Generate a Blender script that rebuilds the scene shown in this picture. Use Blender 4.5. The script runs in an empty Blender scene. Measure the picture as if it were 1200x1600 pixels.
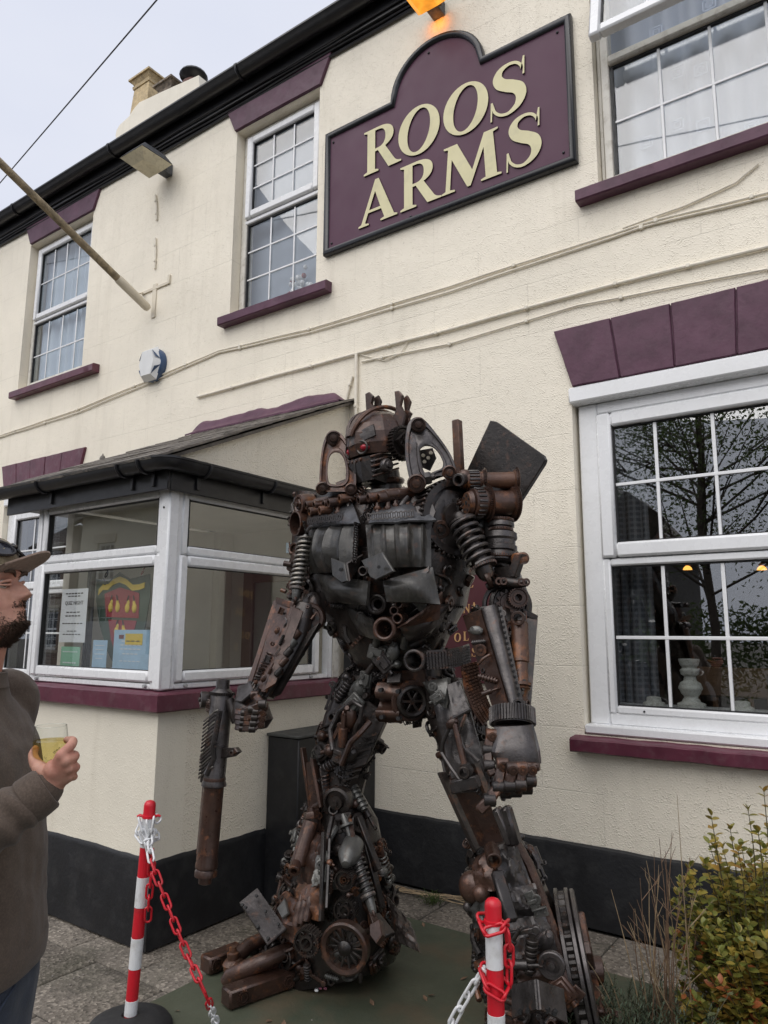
import bpy, bmesh, math, random
import numpy as np
from mathutils import Vector, Matrix, noise
random.seed(7)
R = math.radians
scene = bpy.context.scene
col = scene.collection

# ---------------------------------------------------------------- camera, sky, sun, exposure
CAM = Vector((0.0, 0.0, 1.6))
FOC = 1131.25                      # focal length measured on the photograph, in pixels of 1600
def cam_axes(yaw, pitch, roll):
    f = Vector((math.cos(pitch)*math.sin(yaw), math.cos(pitch)*math.cos(yaw), math.sin(pitch)))
    r = Vector((math.cos(yaw), -math.sin(yaw), 0)); u = r.cross(f)
    c, s = math.cos(roll), math.sin(roll)
    return c*r+s*u, -s*r+c*u, f
AX, AY, AZ = cam_axes(R(-35.0), R(9.48), R(0.282))
cd = bpy.data.cameras.new('camera'); cam = bpy.data.objects.new('camera', cd); col.objects.link(cam)
cd.sensor_fit = 'VERTICAL'; cd.sensor_height = 24.0; cd.lens = FOC/1600*24.0
cd.clip_start = 0.05; cd.clip_end = 2000
cam.matrix_world = Matrix(((AX.x, AY.x, -AZ.x, CAM.x), (AX.y, AY.y, -AZ.y, CAM.y), (AX.z, AY.z, -AZ.z, CAM.z), (0, 0, 0, 1)))
scene.camera = cam

SUN_AZ, SUN_EL = R(184), R(50)     # azimuth measured clockwise from +y: behind the camera, to the left
w = bpy.data.worlds.new('World'); scene.world = w; w.use_nodes = True
nt = w.node_tree; nt.nodes.clear()
sky = nt.nodes.new('ShaderNodeTexSky'); sky.sky_type = 'NISHITA'; sky.sun_disc = False
sky.sun_elevation = SUN_EL; sky.sun_rotation = SUN_AZ; sky.dust_density = 4.0; sky.air_density = 1.0
bg_sky = nt.nodes.new('ShaderNodeBackground'); bg_sky.inputs['Strength'].default_value = 0.06
tc = nt.nodes.new('ShaderNodeTexCoord')
nz = nt.nodes.new('ShaderNodeTexNoise'); nz.inputs['Scale'].default_value = 1.6; nz.inputs['Detail'].default_value = 4; nz.inputs['Roughness'].default_value = 0.5
mp = nt.nodes.new('ShaderNodeMapping'); mp.inputs['Scale'].default_value = (1, 1, 2.4)
rp = nt.nodes.new('ShaderNodeValToRGB')
rp.color_ramp.elements[0].position = 0.3; rp.color_ramp.elements[0].color = (0.70, 0.74, 0.87, 1)
rp.color_ramp.elements[1].position = 0.7; rp.color_ramp.elements[1].color = (0.83, 0.85, 0.93, 1)
bg_cl = nt.nodes.new('ShaderNodeBackground'); bg_cl.inputs['Strength'].default_value = 0.775
mx = nt.nodes.new('ShaderNodeMixShader'); mx.inputs[0].default_value = 0.92   # overcast: cloud over most of the blue
out = nt.nodes.new('ShaderNodeOutputWorld')
L_ = nt.links.new
L_(tc.outputs['Generated'], mp.inputs['Vector']); L_(mp.outputs['Vector'], nz.inputs['Vector']); L_(nz.outputs['Fac'], rp.inputs['Fac'])
L_(rp.outputs['Color'], bg_cl.inputs['Color']); L_(sky.outputs['Color'], bg_sky.inputs['Color'])
L_(bg_sky.outputs[0], mx.inputs[1]); L_(bg_cl.outputs[0], mx.inputs[2]); L_(mx.outputs[0], out.inputs['Surface'])
sd = bpy.data.lights.new('sun', 'SUN'); sd.energy = 1.5; sd.angle = R(70); sd.color = (1.0, 0.955, 0.90)
so = bpy.data.objects.new('sun', sd); col.objects.link(so)
sdir = Vector((math.sin(SUN_AZ)*math.cos(SUN_EL), math.cos(SUN_AZ)*math.cos(SUN_EL), math.sin(SUN_EL)))
so.rotation_euler = (-sdir).to_track_quat('-Z', 'Y').to_euler(); so.location = sdir*60
vs = scene.view_settings; vs.view_transform = 'Standard'; vs.look = 'None'; vs.gamma = 1.0; vs.use_curve_mapping = False
vs.exposure = 0.47
scene.cycles.max_bounces = 8; scene.cycles.transparent_max_bounces = 16
scene.cycles.caustics_reflective = False; scene.cycles.caustics_refractive = False

# ---------------------------------------------------------------- measuring: a point of the photograph on a real plane
def ray(px, py):
    return AX*((px-600)/FOC) + AY*((800-py)/FOC) + AZ
def at(px, py, y):                 # on the vertical plane y
    d = ray(px, py); return CAM + d*(y/d.y)
def at_z(px, py, z=0.0):
    d = ray(px, py); return CAM + d*((z-CAM.z)/d.z)
def at_x(px, py, x):
    d = ray(px, py); return CAM + d*(x/d.x)
def at_d(px, py, d):
    return CAM + ray(px, py)*d
# ---------------------------------------------------------------- helpers
def V(*a): return Vector(a)
def frame(axis, hint=None):
    w_ = Vector(axis).normalized()
    h = Vector(hint) if hint is not None else (Vector((0, 0, 1)) if abs(w_.z) < 0.9 else Vector((1, 0, 0)))
    u = h.cross(w_)
    if u.length < 1e-6: u = Vector((0, 1, 0)).cross(w_)
    u.normalize(); return u, w_.cross(u), w_
def hashf(*a):
    return noise.cell(Vector(tuple(float(x)*13.37+0.5 for x in (list(a)+[0, 0, 0])[:3])))

class MB:
    """collects shapes and links them as ONE mesh object"""
    def __init__(s): s.v = []; s.f = []; s.mi = []; s.cur = 0
    def add(s, vs, fs, mi=None):
        o = len(s.v); s.v.extend([tuple(p) for p in vs])
        for f in fs: s.f.append(tuple(i+o for i in f)); s.mi.append(s.cur if mi is None else mi)
        return s
    def box(s, a, b, bev=0.0, M=None):
        c = Vector([(a[i]+b[i])/2 for i in range(3)]); h = [abs(b[i]-a[i])/2 for i in range(3)]
        return s._cb(c, h, bev, M)
    def _cb(s, c, h, bev, M):
        bev = min(bev, min(h)*0.95)
        if bev <= 0:
            vs = [Vector((x*h[0], y*h[1], z*h[2])) for x in (-1, 1) for y in (-1, 1) for z in (-1, 1)]
            fs = [(0, 1, 3, 2), (4, 6, 7, 5), (0, 4, 5, 1), (2, 3, 7, 6), (0, 2, 6, 4), (1, 5, 7, 3)]
        else:
            vs = []; ix = {}
            for x in (-1, 1):
                for y in (-1, 1):
                    for z in (-1, 1):
                        sg = (x, y, z)
                        for k in range(3):
                            ix[(sg, k)] = len(vs)
                            vs.append(Vector([sg[i]*(h[i]-(0 if i == k else bev)) for i in range(3)]))
            fs = []
            for k in range(3):
                i, j = [q for q in range(3) if q != k]
                for sk in (-1, 1):
                    loop = []
                    for si, sj in ((-1, -1), (1, -1), (1, 1), (-1, 1)):
                        sg = [0]*3; sg[k] = sk; sg[i] = si; sg[j] = sj; loop.append(ix[(tuple(sg), k)])
                    fs.append(tuple(loop))
                for si in (-1, 1):
                    for sj in (-1, 1):
                        a_ = [0]*3; b_ = [0]*3
                        for t in (a_, b_): t[i] = si; t[j] = sj
                        a_[k] = -1; b_[k] = 1
                        fs.append((ix[(tuple(a_), i)], ix[(tuple(b_), i)], ix[(tuple(b_), j)], ix[(tuple(a_), j)]))
            for x in (-1, 1):
                for y in (-1, 1):
                    for z in (-1, 1): fs.append(tuple(ix[((x, y, z), k)] for k in range(3)))
        if M is not None: vs = [M @ p for p in vs]
        return s.add([p+c for p in vs], fs)
    def beam(s, p0, p1, wd, ht, hint=None, bev=0.0):
        p0, p1 = Vector(p0), Vector(p1); u, v, w_ = frame(p1-p0, hint)
        M = Matrix((u, v, w_)).transposed()
        return s._cb((p0+p1)/2, [wd/2, ht/2, (p1-p0).length/2], bev, M)
    def lathe(s, p0, axis, prof, n=16, caps=True, hint=None):
        p0 = Vector(p0); u, v, w_ = frame(axis, hint); vs = []; fs = []
        for (t, r) in prof:
            for k in range(n):
                a = 2*math.pi*k/n; vs.append(p0+w_*t+(u*math.cos(a)+v*math.sin(a))*r)
        m = len(prof)
        for j in range(m-1):
            for k in range(n):
                k2 = (k+1) % n; fs.append((j*n+k, j*n+k2, (j+1)*n+k2, (j+1)*n+k))
        if caps:
            fs.append(tuple(range(n))[::-1]); fs.append(tuple((m-1)*n+k for k in range(n)))
        return s.add(vs, fs)
    def cyl(s, p0, p1, r0, r1=None, n=14, bev=0.0, caps=True):
        p0, p1 = Vector(p0), Vector(p1); L = (p1-p0).length; r1 = r0 if r1 is None else r1
        if bev > 0: prof = [(0, r0-bev), (bev, r0), (L-bev, r1), (L, r1-bev)]
        else: prof = [(0, r0), (L, r1)]
        return s.lathe(p0, p1-p0, prof, n, caps)
    def pipe(s, p0, p1, r, ri, n=16):
        p0, p1 = Vector(p0), Vector(p1); L = (p1-p0).length; b = min(0.1*r, 0.2*(r-ri))
        return s.lathe(p0, p1-p0, [(0, ri), (0, r-b), (b, r), (L-b, r), (L, r-b), (L, ri), (0, ri)], n, caps=False)
    def tube(s, pts, r, n=8, closed=False, caps=True):
        pts = [Vector(p) for p in pts]; m = len(pts); vs = []; fs = []
        rs = r if isinstance(r, (list, tuple)) else [r]*m
        prev = None
        for i, p in enumerate(pts):
            a = pts[(i-1) % m] if (closed or i > 0) else p
            b = pts[(i+1) % m] if (closed or i < m-1) else p
            t = (b-a)
            if t.length < 1e-9: t = Vector((0, 0, 1))
            t.normalize()
            if prev is None: u, v, _ = frame(t)
            else:
                u = prev-t*prev.dot(t)
                if u.length < 1e-6: u = frame(t)[0]
                u.normalize(); v = t.cross(u)
            prev = u
            for k in range(n):
                an = 2*math.pi*k/n; vs.append(p+(u*math.cos(an)+v*math.sin(an))*rs[i])
        for i in range(m if closed else m-1):
            j = (i+1) % m
            for k in range(n):
                k2 = (k+1) % n; fs.append((i*n+k, i*n+k2, j*n+k2, j*n+k))
        if caps and not closed:
            fs.append(tuple(range(n))[::-1]); fs.append(tuple((m-1)*n+k for k in range(n)))
        return s.add(vs, fs)
    def ring(s, c, axis, Rr, r, n=20, m=8, hint=None):
        u, v, w_ = frame(axis, hint); c = Vector(c)
        return s.tube([c+(u*math.cos(2*math.pi*k/n)+v*math.sin(2*math.pi*k/n))*Rr for k in range(n)], r, m, closed=True)
    def sphere(s, c, r, n=14, m=9, sc=(1, 1, 1), M=None):
        vs = []; fs = []; c = Vector(c)
        for j in range(m+1):
            ph = math.pi*j/m
            for k in range(n):
                a = 2*math.pi*k/n
                p = Vector((math.sin(ph)*math.cos(a)*sc[0], math.sin(ph)*math.sin(a)*sc[1], math.cos(ph)*sc[2]))*r
                vs.append(c+(M @ p if M is not None else p))
        for j in range(m):
            for k in range(n):
                k2 = (k+1) % n
                if j == 0: fs.append((k, n+k, n+k2))
                elif j == m-1: fs.append((j*n+k, (j+1)*n+k, j*n+k2))
                else: fs.append((j*n+k, (j+1)*n+k, (j+1)*n+k2, j*n+k2))
        return s.add(vs, fs)
    def prism(s, poly, thick):
        poly = [Vector(p) for p in poly]; n = len(poly); t = Vector(thick)
        vs = poly+[p+t for p in poly]
        fs = [tuple(range(n))[::-1], tuple(range(n, 2*n))]+[(i, (i+1) % n, n+(i+1) % n, n+i) for i in range(n)]
        return s.add(vs, fs)
    def plate(s, poly, th):
        """a cut plate: outline in space, thickness th, edges slightly chamfered"""
        poly = [Vector(p) for p in poly]; n = len(poly)
        c = sum(poly, Vector())/n; nr = Vector()
        for i in range(n): nr += (poly[i]-c).cross(poly[(i+1) % n]-c)
        nr.normalize()
        if nr.dot(CAM-c) < 0: nr = -nr
        b = min(th*0.35, 0.004)
        ins = [p+(c-p).normalized()*b*1.3 for p in poly]
        rings = [[p-nr*th/2 for p in ins], [p-nr*(th/2-b) for p in poly], [p+nr*(th/2-b) for p in poly], [p+nr*th/2 for p in ins]]
        vs = [p for r in rings for p in r]; fs = [tuple(range(n))[::-1], tuple(range(3*n, 4*n))]
        for j in range(3): fs += [(j*n+i, j*n+(i+1) % n, (j+1)*n+(i+1) % n, (j+1)*n+i) for i in range(n)]
        return s.add(vs, fs)
    def patch(s, c00, c10, c11, c01, nx=10, ny=10, th=0.012, fn=None):
        """a pressed sheet: four corners, displaced along its normal by fn(u, v)"""
        c00, c10, c11, c01 = [Vector(q) for q in (c00, c10, c11, c01)]
        nr = (c11-c00).cross(c01-c10).normalized()
        if nr.dot(CAM-c00) < 0: nr = -nr
        g = []
        for j in range(ny+1):
            for i in range(nx+1):
                a, b = i/nx, j/ny
                p = c00*(1-a)*(1-b)+c10*a*(1-b)+c11*a*b+c01*(1-a)*b
                g.append(p+nr*(fn(a, b) if fn else 0))
        N = len(g); vs = g+[p-nr*th for p in g]; fs = []; W = nx+1
        for j in range(ny):
            for i in range(nx):
                q = (j*W+i, j*W+i+1, (j+1)*W+i+1, (j+1)*W+i); fs.append(q); fs.append(tuple(k+N for k in q[::-1]))
        border = [i for i in range(W)]+[j*W+nx for j in range(1, ny+1)]+[ny*W+i for i in range(nx-1, -1, -1)]+[j*W for j in range(ny-1, 0, -1)]
        for k in range(len(border)):
            a, b = border[k], border[(k+1) % len(border)]; fs.append((a, b, b+N, a+N))
        return s.add(vs, fs)
    def gear(s, c, axis, r, th, teeth=24, hole=0.3, depth=0.12, holes=0, hint=None):
        u, v, w_ = frame(axis, hint); c = Vector(c); n = teeth*4
        def rad(k): return r if (k % 4) in (0, 1) else r*(1-depth)
        rings = []
        ri = r*hole
        for (rr, z) in ((None, -th/2), (None, th/2)):
            rings.append([c+w_*z+(u*math.cos(2*math.pi*k/n)+v*math.sin(2*math.pi*k/n))*rad(k) for k in range(n)])
        def rn(q, z): return [c+w_*z+(u*math.cos(2*math.pi*k/n)+v*math.sin(2*math.pi*k/n))*q for k in range(n)]
        seq = [rn(ri, -th/2), rings[0], rings[1], rn(r*(1-depth)*0.93, th/2), rn(r*(1-depth)*0.86, th*0.28), rn(max(ri*1.5, r*0.42), th*0.28), rn(max(ri*1.45, r*0.38), th*0.55), rn(ri, th*0.55), rn(ri, -th/2)]
        vs = [p for q in seq for p in q]; fs = []
        for j in range(len(seq)-1):
            for k in range(n):
                k2 = (k+1) % n; fs.append((j*n+k, j*n+k2, (j+1)*n+k2, (j+1)*n+k))
        s.add(vs, fs)
        for h in range(holes):
            a = 2*math.pi*h/holes; p = c+(u*math.cos(a)+v*math.sin(a))*r*0.64
            s.pipe(p+w_*th*0.2, p+w_*th*0.5, r*0.16, r*0.10, 10)
        return s
    def spring(s, p0, p1, Rr, r, turns, n=14, m=6):
        p0, p1 = Vector(p0), Vector(p1); u, v, w_ = frame(p1-p0); L = (p1-p0).length; N = int(turns*n)
        pts = [p0+w_*(L*i/N)+(u*math.cos(2*math.pi*i/n)+v*math.sin(2*math.pi*i/n))*Rr for i in range(N+1)]
        return s.tube(pts, r, m)
    def hexnut(s, c, axis, r, th):
        u, v, w_ = frame(axis); c = Vector(c)
        s.lathe(c, axis, [(0, r), (th*0.75, r), (th, r*0.85)], 6)
        return s.lathe(c+w_*th, axis, [(0, r*0.5), (th*0.5, r*0.48), (th*0.6, r*0.35)], 10)
    def mesh(s, name, mats, ang=38):
        me = bpy.data.meshes.new(name); me.from_pydata(s.v, [], s.f)
        for m in (mats if isinstance(mats, (list, tuple)) else [mats]): me.materials.append(m)
        me.polygons.foreach_set('material_index', s.mi)
        bm = bmesh.new(); bm.from_mesh(me); bmesh.ops.recalc_face_normals(bm, faces=bm.faces); bm.to_mesh(me); bm.free()
        if ang:
            me.polygons.foreach_set('use_smooth', [True]*len(me.polygons)); me.set_sharp_from_angle(angle=R(ang))
        me.update(); return me
    def build(s, name, mats, parent=None, ang=38, **kw):
        return link(name, s.mesh(name, mats, ang), parent, **kw)

def link(name, me, parent=None, M=None, **kw):
    o = bpy.data.objects.new(name, me); col.objects.link(o)
    if parent is not None:
        o.parent = parent; o.matrix_parent_inverse = WORLD_INV[parent.name]
    if M is not None: o.matrix_basis = M
    WORLD_INV[o.name] = WORLD_INV[parent.name] if parent is not None else Matrix.Identity(4)
    if parent is not None: WORLD_INV[o.name] = Matrix.Identity(4) if M is None else M.inverted()
    for k, v in kw.items(): o[k] = v
    return o
WORLD_INV = {}
def empty(name, loc=(0, 0, 0), **kw):
    o = bpy.data.objects.new(name, None); col.objects.link(o); o.location = loc; o.empty_display_size = 0.1
    WORLD_INV[o.name] = Matrix.Translation(-Vector(loc))
    for k, v in kw.items(): o[k] = v
    return o
def tag(o, label, category, group=None):
    o['label'] = label; o['category'] = category
    if group: o['group'] = group
    return o

# ---------------------------------------------------------------- materials
def new_mat(name):
    m = bpy.data.materials.new(name); m.use_nodes = True
    return m, m.node_tree, m.node_tree.nodes['Principled BSDF']
def N(nt, t, **kw):
    n = nt.nodes.new(t)
    for k, v in kw.items():
        if k in n.inputs: n.inputs[k].default_value = v
        else: setattr(n, k, v)
    return n
def ramp(nt, fac, stops):
    r = nt.nodes.new('ShaderNodeValToRGB'); e = r.color_ramp.elements
    while len(e) < len(stops): e.new(0.5)
    for i, (p, c) in enumerate(stops):
        e[i].position = p; e[i].color = (c, c, c, 1) if isinstance(c, (int, float)) else (*c, 1)
    nt.links.new(fac, r.inputs['Fac']); return r.outputs['Color']
def pos(nt): return nt.nodes.new('ShaderNodeNewGeometry').outputs['Position']
def noise_(nt, vec, scale, detail=4, rough=0.55):
    n = N(nt, 'ShaderNodeTexNoise', Scale=scale, Detail=detail, Roughness=rough); nt.links.new(vec, n.inputs['Vector']); return n.outputs['Fac']
def mix(nt, fac, a, b, mode='MIX'):
    m = nt.nodes.new('ShaderNodeMix'); m.data_type = 'RGBA'; m.blend_type = mode
    for s, v in ((0, fac), (6, a), (7, b)):
        if hasattr(v, 'is_linked'): nt.links.new(v, m.inputs[s])
        elif s == 0: m.inputs[0].default_value = v
        else: m.inputs[s].default_value = (*v, 1)
    return m.outputs[2]
def bump(nt, bsdf, h, strength=0.3, dist=0.005, prev=None):
    b = N(nt, 'ShaderNodeBump', Strength=strength, Distance=dist); nt.links.new(h, b.inputs['Height'])
    if prev is not None: nt.links.new(prev, b.inputs['Normal'])
    nt.links.new(b.outputs[0], bsdf.inputs['Normal']); return b.outputs[0]
def paint(name, base, rough=0.5, var=0.12, scale=6, bmp=0.1, bscale=60, metal=0.0, dirt=None, dirt_amt=0.3, obj=False, bdist=0.003):
    m, nt, b = new_mat(name)
    p = pos(nt)
    if obj: p = nt.nodes.new('ShaderNodeTexCoord').outputs['Object']
    f = noise_(nt, p, scale, 5)
    lo = tuple(c*(1-var) for c in base); hi = tuple(min(1, c*(1+var)) for c in base)
    c = ramp(nt, f, [(0.3, lo), (0.7, hi)])
    if dirt:
        d = ramp(nt, noise_(nt, p, scale*2.7, 6, 0.65), [(0.5, 0.0), (0.72, dirt_amt)])
        c = mix(nt, d, c, dirt)
    nt.links.new(c, b.inputs['Base Color'])
    rr = ramp(nt, noise_(nt, p, scale*3, 3), [(0.3, max(0.02, rough*0.82)), (0.7, min(1, rough*1.15))]); nt.links.new(rr, b.inputs['Roughness'])
    b.inputs['Metallic'].default_value = metal
    if bmp: bump(nt, b, noise_(nt, p, bscale, 4), bmp, bdist)
    return m

def metal_mat(name, dark, light, rust, rust_amt, rough=0.42, metal=0.55, streak=False):
    m, nt, b = new_mat(name)
    p = pos(nt)
    oi = nt.nodes.new('ShaderNodeObjectInfo')
    a = noise_(nt, p, 9, 6, 0.62); c = ramp(nt, a, [(0.32, dark), (0.68, light)])
    if streak:
        mp_ = N(nt, 'ShaderNodeMapping'); mp_.inputs['Scale'].default_value = (70, 70, 5); nt.links.new(p, mp_.inputs['Vector'])
        s_ = ramp(nt, noise_(nt, mp_.outputs[0], 1.0, 5, 0.6), [(0.54, 0.0), (0.76, 0.34)])
        c = mix(nt, s_, c, tuple(min(1, x*2.6+0.02) for x in light))
    r_ = noise_(nt, p, 17, 7, 0.7)
    rf = ramp(nt, r_, [(0.62-rust_amt*0.3, 0.0), (0.74-rust_amt*0.3, 1.0)])
    c = mix(nt, rf, c, rust)
    r2 = ramp(nt, noise_(nt, p, 46, 4, 0.6), [(0.6, 0.0), (0.72, 0.55)])
    c = mix(nt, r2, c, tuple(x*0.35 for x in dark))
    vr = N(nt, 'ShaderNodeMapRange'); vr.inputs['To Min'].default_value = 0.65; vr.inputs['To Max'].default_value = 1.35
    nt.links.new(oi.outputs['Random'], vr.inputs['Value'])
    cc = nt.nodes.new('ShaderNodeCombineColor')
    for i in range(3): nt.links.new(vr.outputs[0], cc.inputs[i])
    c = mix(nt, 1.0, c, cc.outputs[0], 'MULTIPLY')
    nt.links.new(c, b.inputs['Base Color'])
    nt.links.new(ramp(nt, noise_(nt, p, 23, 4), [(0.3, rough*0.55), (0.7, min(1, rough*1.25))]), b.inputs['Roughness'])
    mt = ramp(nt, rf, [(0.0, metal), (1.0, metal*0.3)]); nt.links.new(mt, b.inputs['Metallic'])
    b.inputs['Coat Weight'].default_value = 0.32; b.inputs['Coat Roughness'].default_value = 0.18
    n1 = bump(nt, b, noise_(nt, p, 55, 5, 0.65), 0.40, 0.006)
    bump(nt, b, noise_(nt, p, 240, 3, 0.6), 0.25, 0.0015, n1)
    return m

def render_wall(name, base, grain=1.0, joints=True, swap='xz'):
    """painted roughcast with the blockwork joints faintly telegraphing through"""
    m, nt, b = new_mat(name); p = pos(nt)
    f = noise_(nt, p, 1.1, 5, 0.6)
    c = ramp(nt, f, [(0.28, tuple(x*0.90 for x in base)), (0.72, tuple(min(1, x*1.04) for x in base))])
    st = N(nt, 'ShaderNodeMapping'); st.inputs['Scale'].default_value = (7, 7, 0.55); nt.links.new(p, st.inputs['Vector'])
    d = ramp(nt, noise_(nt, st.outputs[0], 1.0, 6, 0.66), [(0.54, 0.0), (0.82, 0.34)])
    c = mix(nt, d, c, (base[0]*0.60, base[1]*0.58, base[2]*0.54))
    spk = ramp(nt, noise_(nt, p, 62, 3, 0.6), [(0.64, 0.0), (0.72, 0.5)])
    c = mix(nt, spk, c, (base[0]*0.62, base[1]*0.60, base[2]*0.55))
    big = ramp(nt, noise_(nt, p, 0.6, 3, 0.5), [(0.35, 0.55), (0.65, 1.0)])
    vo = N(nt, 'ShaderNodeTexVoronoi', Scale=95.0); vo.feature = 'SMOOTH_F1'; vo.inputs['Smoothness'].default_value = 0.4; nt.links.new(p, vo.inputs['Vector'])
    peb = ramp(nt, vo.outputs['Distance'], [(0.12, 1.0), (0.52, 0.0)]); cov = ramp(nt, noise_(nt, p, 26, 3, 0.6), [(0.34, 0.15), (0.66, 1.0)])
    g2 = mix(nt, 1.0, peb, cov, 'MULTIPLY')
    n0 = None
    if joints:
        sx = nt.nodes.new('ShaderNodeSeparateXYZ'); nt.links.new(p, sx.inputs[0])
        cx = nt.nodes.new('ShaderNodeCombineXYZ')
        nt.links.new(sx.outputs['X' if swap == 'xz' else 'Y'], cx.inputs[0]); nt.links.new(sx.outputs['Z'], cx.inputs[1])
        br = N(nt, 'ShaderNodeTexBrick', Scale=1.0); br.inputs['Brick Width'].default_value = 0.72; br.inputs['Row Height'].default_value = 0.353
        br.inputs['Mortar Size'].default_value = 0.004; br.inputs['Mortar Smooth'].default_value = 0.6
        nt.links.new(cx.outputs[0], br.inputs['Vector'])
        fade = ramp(nt, noise_(nt, p, 1.7, 3), [(0.4, 0.15), (0.62, 1.0)])
        mm = nt.nodes.new('ShaderNodeMath'); mm.operation = 'MULTIPLY'; nt.links.new(br.outputs['Fac'], mm.inputs[0]); nt.links.new(fade, mm.inputs[1])
        c = mix(nt, mm.outputs[0], c, tuple(x*0.86 for x in base))
        inv = nt.nodes.new('ShaderNodeMath'); inv.operation = 'SUBTRACT'; inv.inputs[0].default_value = 1.0; nt.links.new(mm.outputs[0], inv.inputs[1])
        n0 = bump(nt, b, inv.outputs[0], 0.5, 0.004)
    n1 = bump(nt, b, g2, 0.8*grain, 0.004, n0)
    bump(nt, b, noise_(nt, p, 9, 4), 0.25, 0.012, n1)
    nt.links.new(c, b.inputs['Base Color']); b.inputs['Roughness'].default_value = 0.62
    return m

def glass_mat(name, tint=(1, 1, 1), refl=1.35, min_refl=0.0):
    m = bpy.data.materials.new(name); m.use_nodes = True; nt = m.node_tree; nt.nodes.clear()
    t = N(nt, 'ShaderNodeBsdfTransparent'); t.inputs[0].default_value = (*tint, 1)
    g = N(nt, 'ShaderNodeBsdfGlossy'); g.inputs['Roughness'].default_value = 0.004
    n = noise_(nt, pos(nt), 1.3, 2); bp = N(nt, 'ShaderNodeBump', Strength=0.03, Distance=0.02); nt.links.new(n, bp.inputs['Height']); nt.links.new(bp.outputs[0], g.inputs['Normal'])
    lw = N(nt, 'ShaderNodeLayerWeight', Blend=0.5)          # Schlick's curve, the same from either side of the thin pane
    pw = N(nt, 'ShaderNodeMath', operation='POWER'); pw.inputs[1].default_value = 5.0; nt.links.new(lw.outputs['Facing'], pw.inputs[0])
    fr = N(nt, 'ShaderNodeMath', operation='MULTIPLY_ADD'); fr.inputs[1].default_value = 0.96; fr.inputs[2].default_value = 0.04; nt.links.new(pw.outputs[0], fr.inputs[0])
    mu = N(nt, 'ShaderNodeMath', operation='MULTIPLY_ADD'); mu.inputs[1].default_value = refl; mu.inputs[2].default_value = min_refl; mu.use_clamp = True
    nt.links.new(fr.outputs[0], mu.inputs[0])
    mx_ = N(nt, 'ShaderNodeMixShader'); nt.links.new(mu.outputs[0], mx_.inputs[0]); nt.links.new(t.outputs[0], mx_.inputs[1]); nt.links.new(g.outputs[0], mx_.inputs[2])
    o = N(nt, 'ShaderNodeOutputMaterial'); nt.links.new(mx_.outputs[0], o.inputs[0]); return m

CREAM = (0.89, 0.828, 0.695)
M_wall = render_wall('cream_roughcast', CREAM, 1.0)
M_bayf = render_wall('cream_smooth_render', (0.81, 0.76, 0.64), 0.35, joints=False)
M_bayr = render_wall('cream_rough_render', (0.79, 0.735, 0.615), 1.25, joints=False)
M_purple = paint('purple_gloss_paint', (0.100, 0.043, 0.070), 0.42, 0.20, 5, 0.45, 32, dirt=(0.055, 0.020, 0.036), dirt_amt=0.6)
M_purple.node_tree.nodes['Principled BSDF'].inputs['Specular IOR Level'].default_value = 0.28
M_maroon = paint('maroon_gloss_paint', (0.100, 0.022, 0.040), 0.36, 0.22, 6, 0.45, 30, dirt=(0.17, 0.11, 0.12), dirt_amt=0.40)
M_signp = paint('purple_sign_paint', (0.094, 0.040, 0.068), 0.40, 0.05, 2, 0.05, 200)
M_signp.node_tree.nodes['Principled BSDF'].inputs['Specular IOR Level'].default_value = 0.2
M_black = paint('black_masonry_paint', (0.0090, 0.0096, 0.0118), 0.55, 0.3, 3, 0.4, 45, dirt=(0.055, 0.055, 0.055), dirt_amt=0.35, bdist=0.006)
M_blackpl = paint('black_plastic', (0.012, 0.012, 0.014), 0.35, 0.25, 5, 0.06, 90, dirt=(0.06, 0.06, 0.055), dirt_amt=0.25)
M_upvc = paint('white_upvc', (0.80, 0.81, 0.82), 0.28, 0.03, 5, 0.03, 200, dirt=(0.45, 0.43, 0.38), dirt_amt=0.09)
M_upvc_old = paint('weathered_white_frame', (0.66, 0.64, 0.58), 0.42, 0.08, 6, 0.1, 90, dirt=(0.30, 0.26, 0.20), dirt_amt=0.6)
M_seal = paint('black_rubber_seal', (0.015, 0.015, 0.016), 0.6, 0.1)
M_glass = glass_mat('window_glass', (0.96, 0.97, 0.97), 1.0, 0.07)
M_glass_dark = glass_mat('bar_window_glass', (0.88, 0.90, 0.90), 1.0, 0.15)
M_glass_p = glass_mat('porch_glass', (0.97, 0.98, 0.97), 1.0, 0.07)
M_cable = paint('cream_painted_cable', (0.76, 0.71, 0.60), 0.55, 0.1, 20, 0.1, 100)
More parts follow.
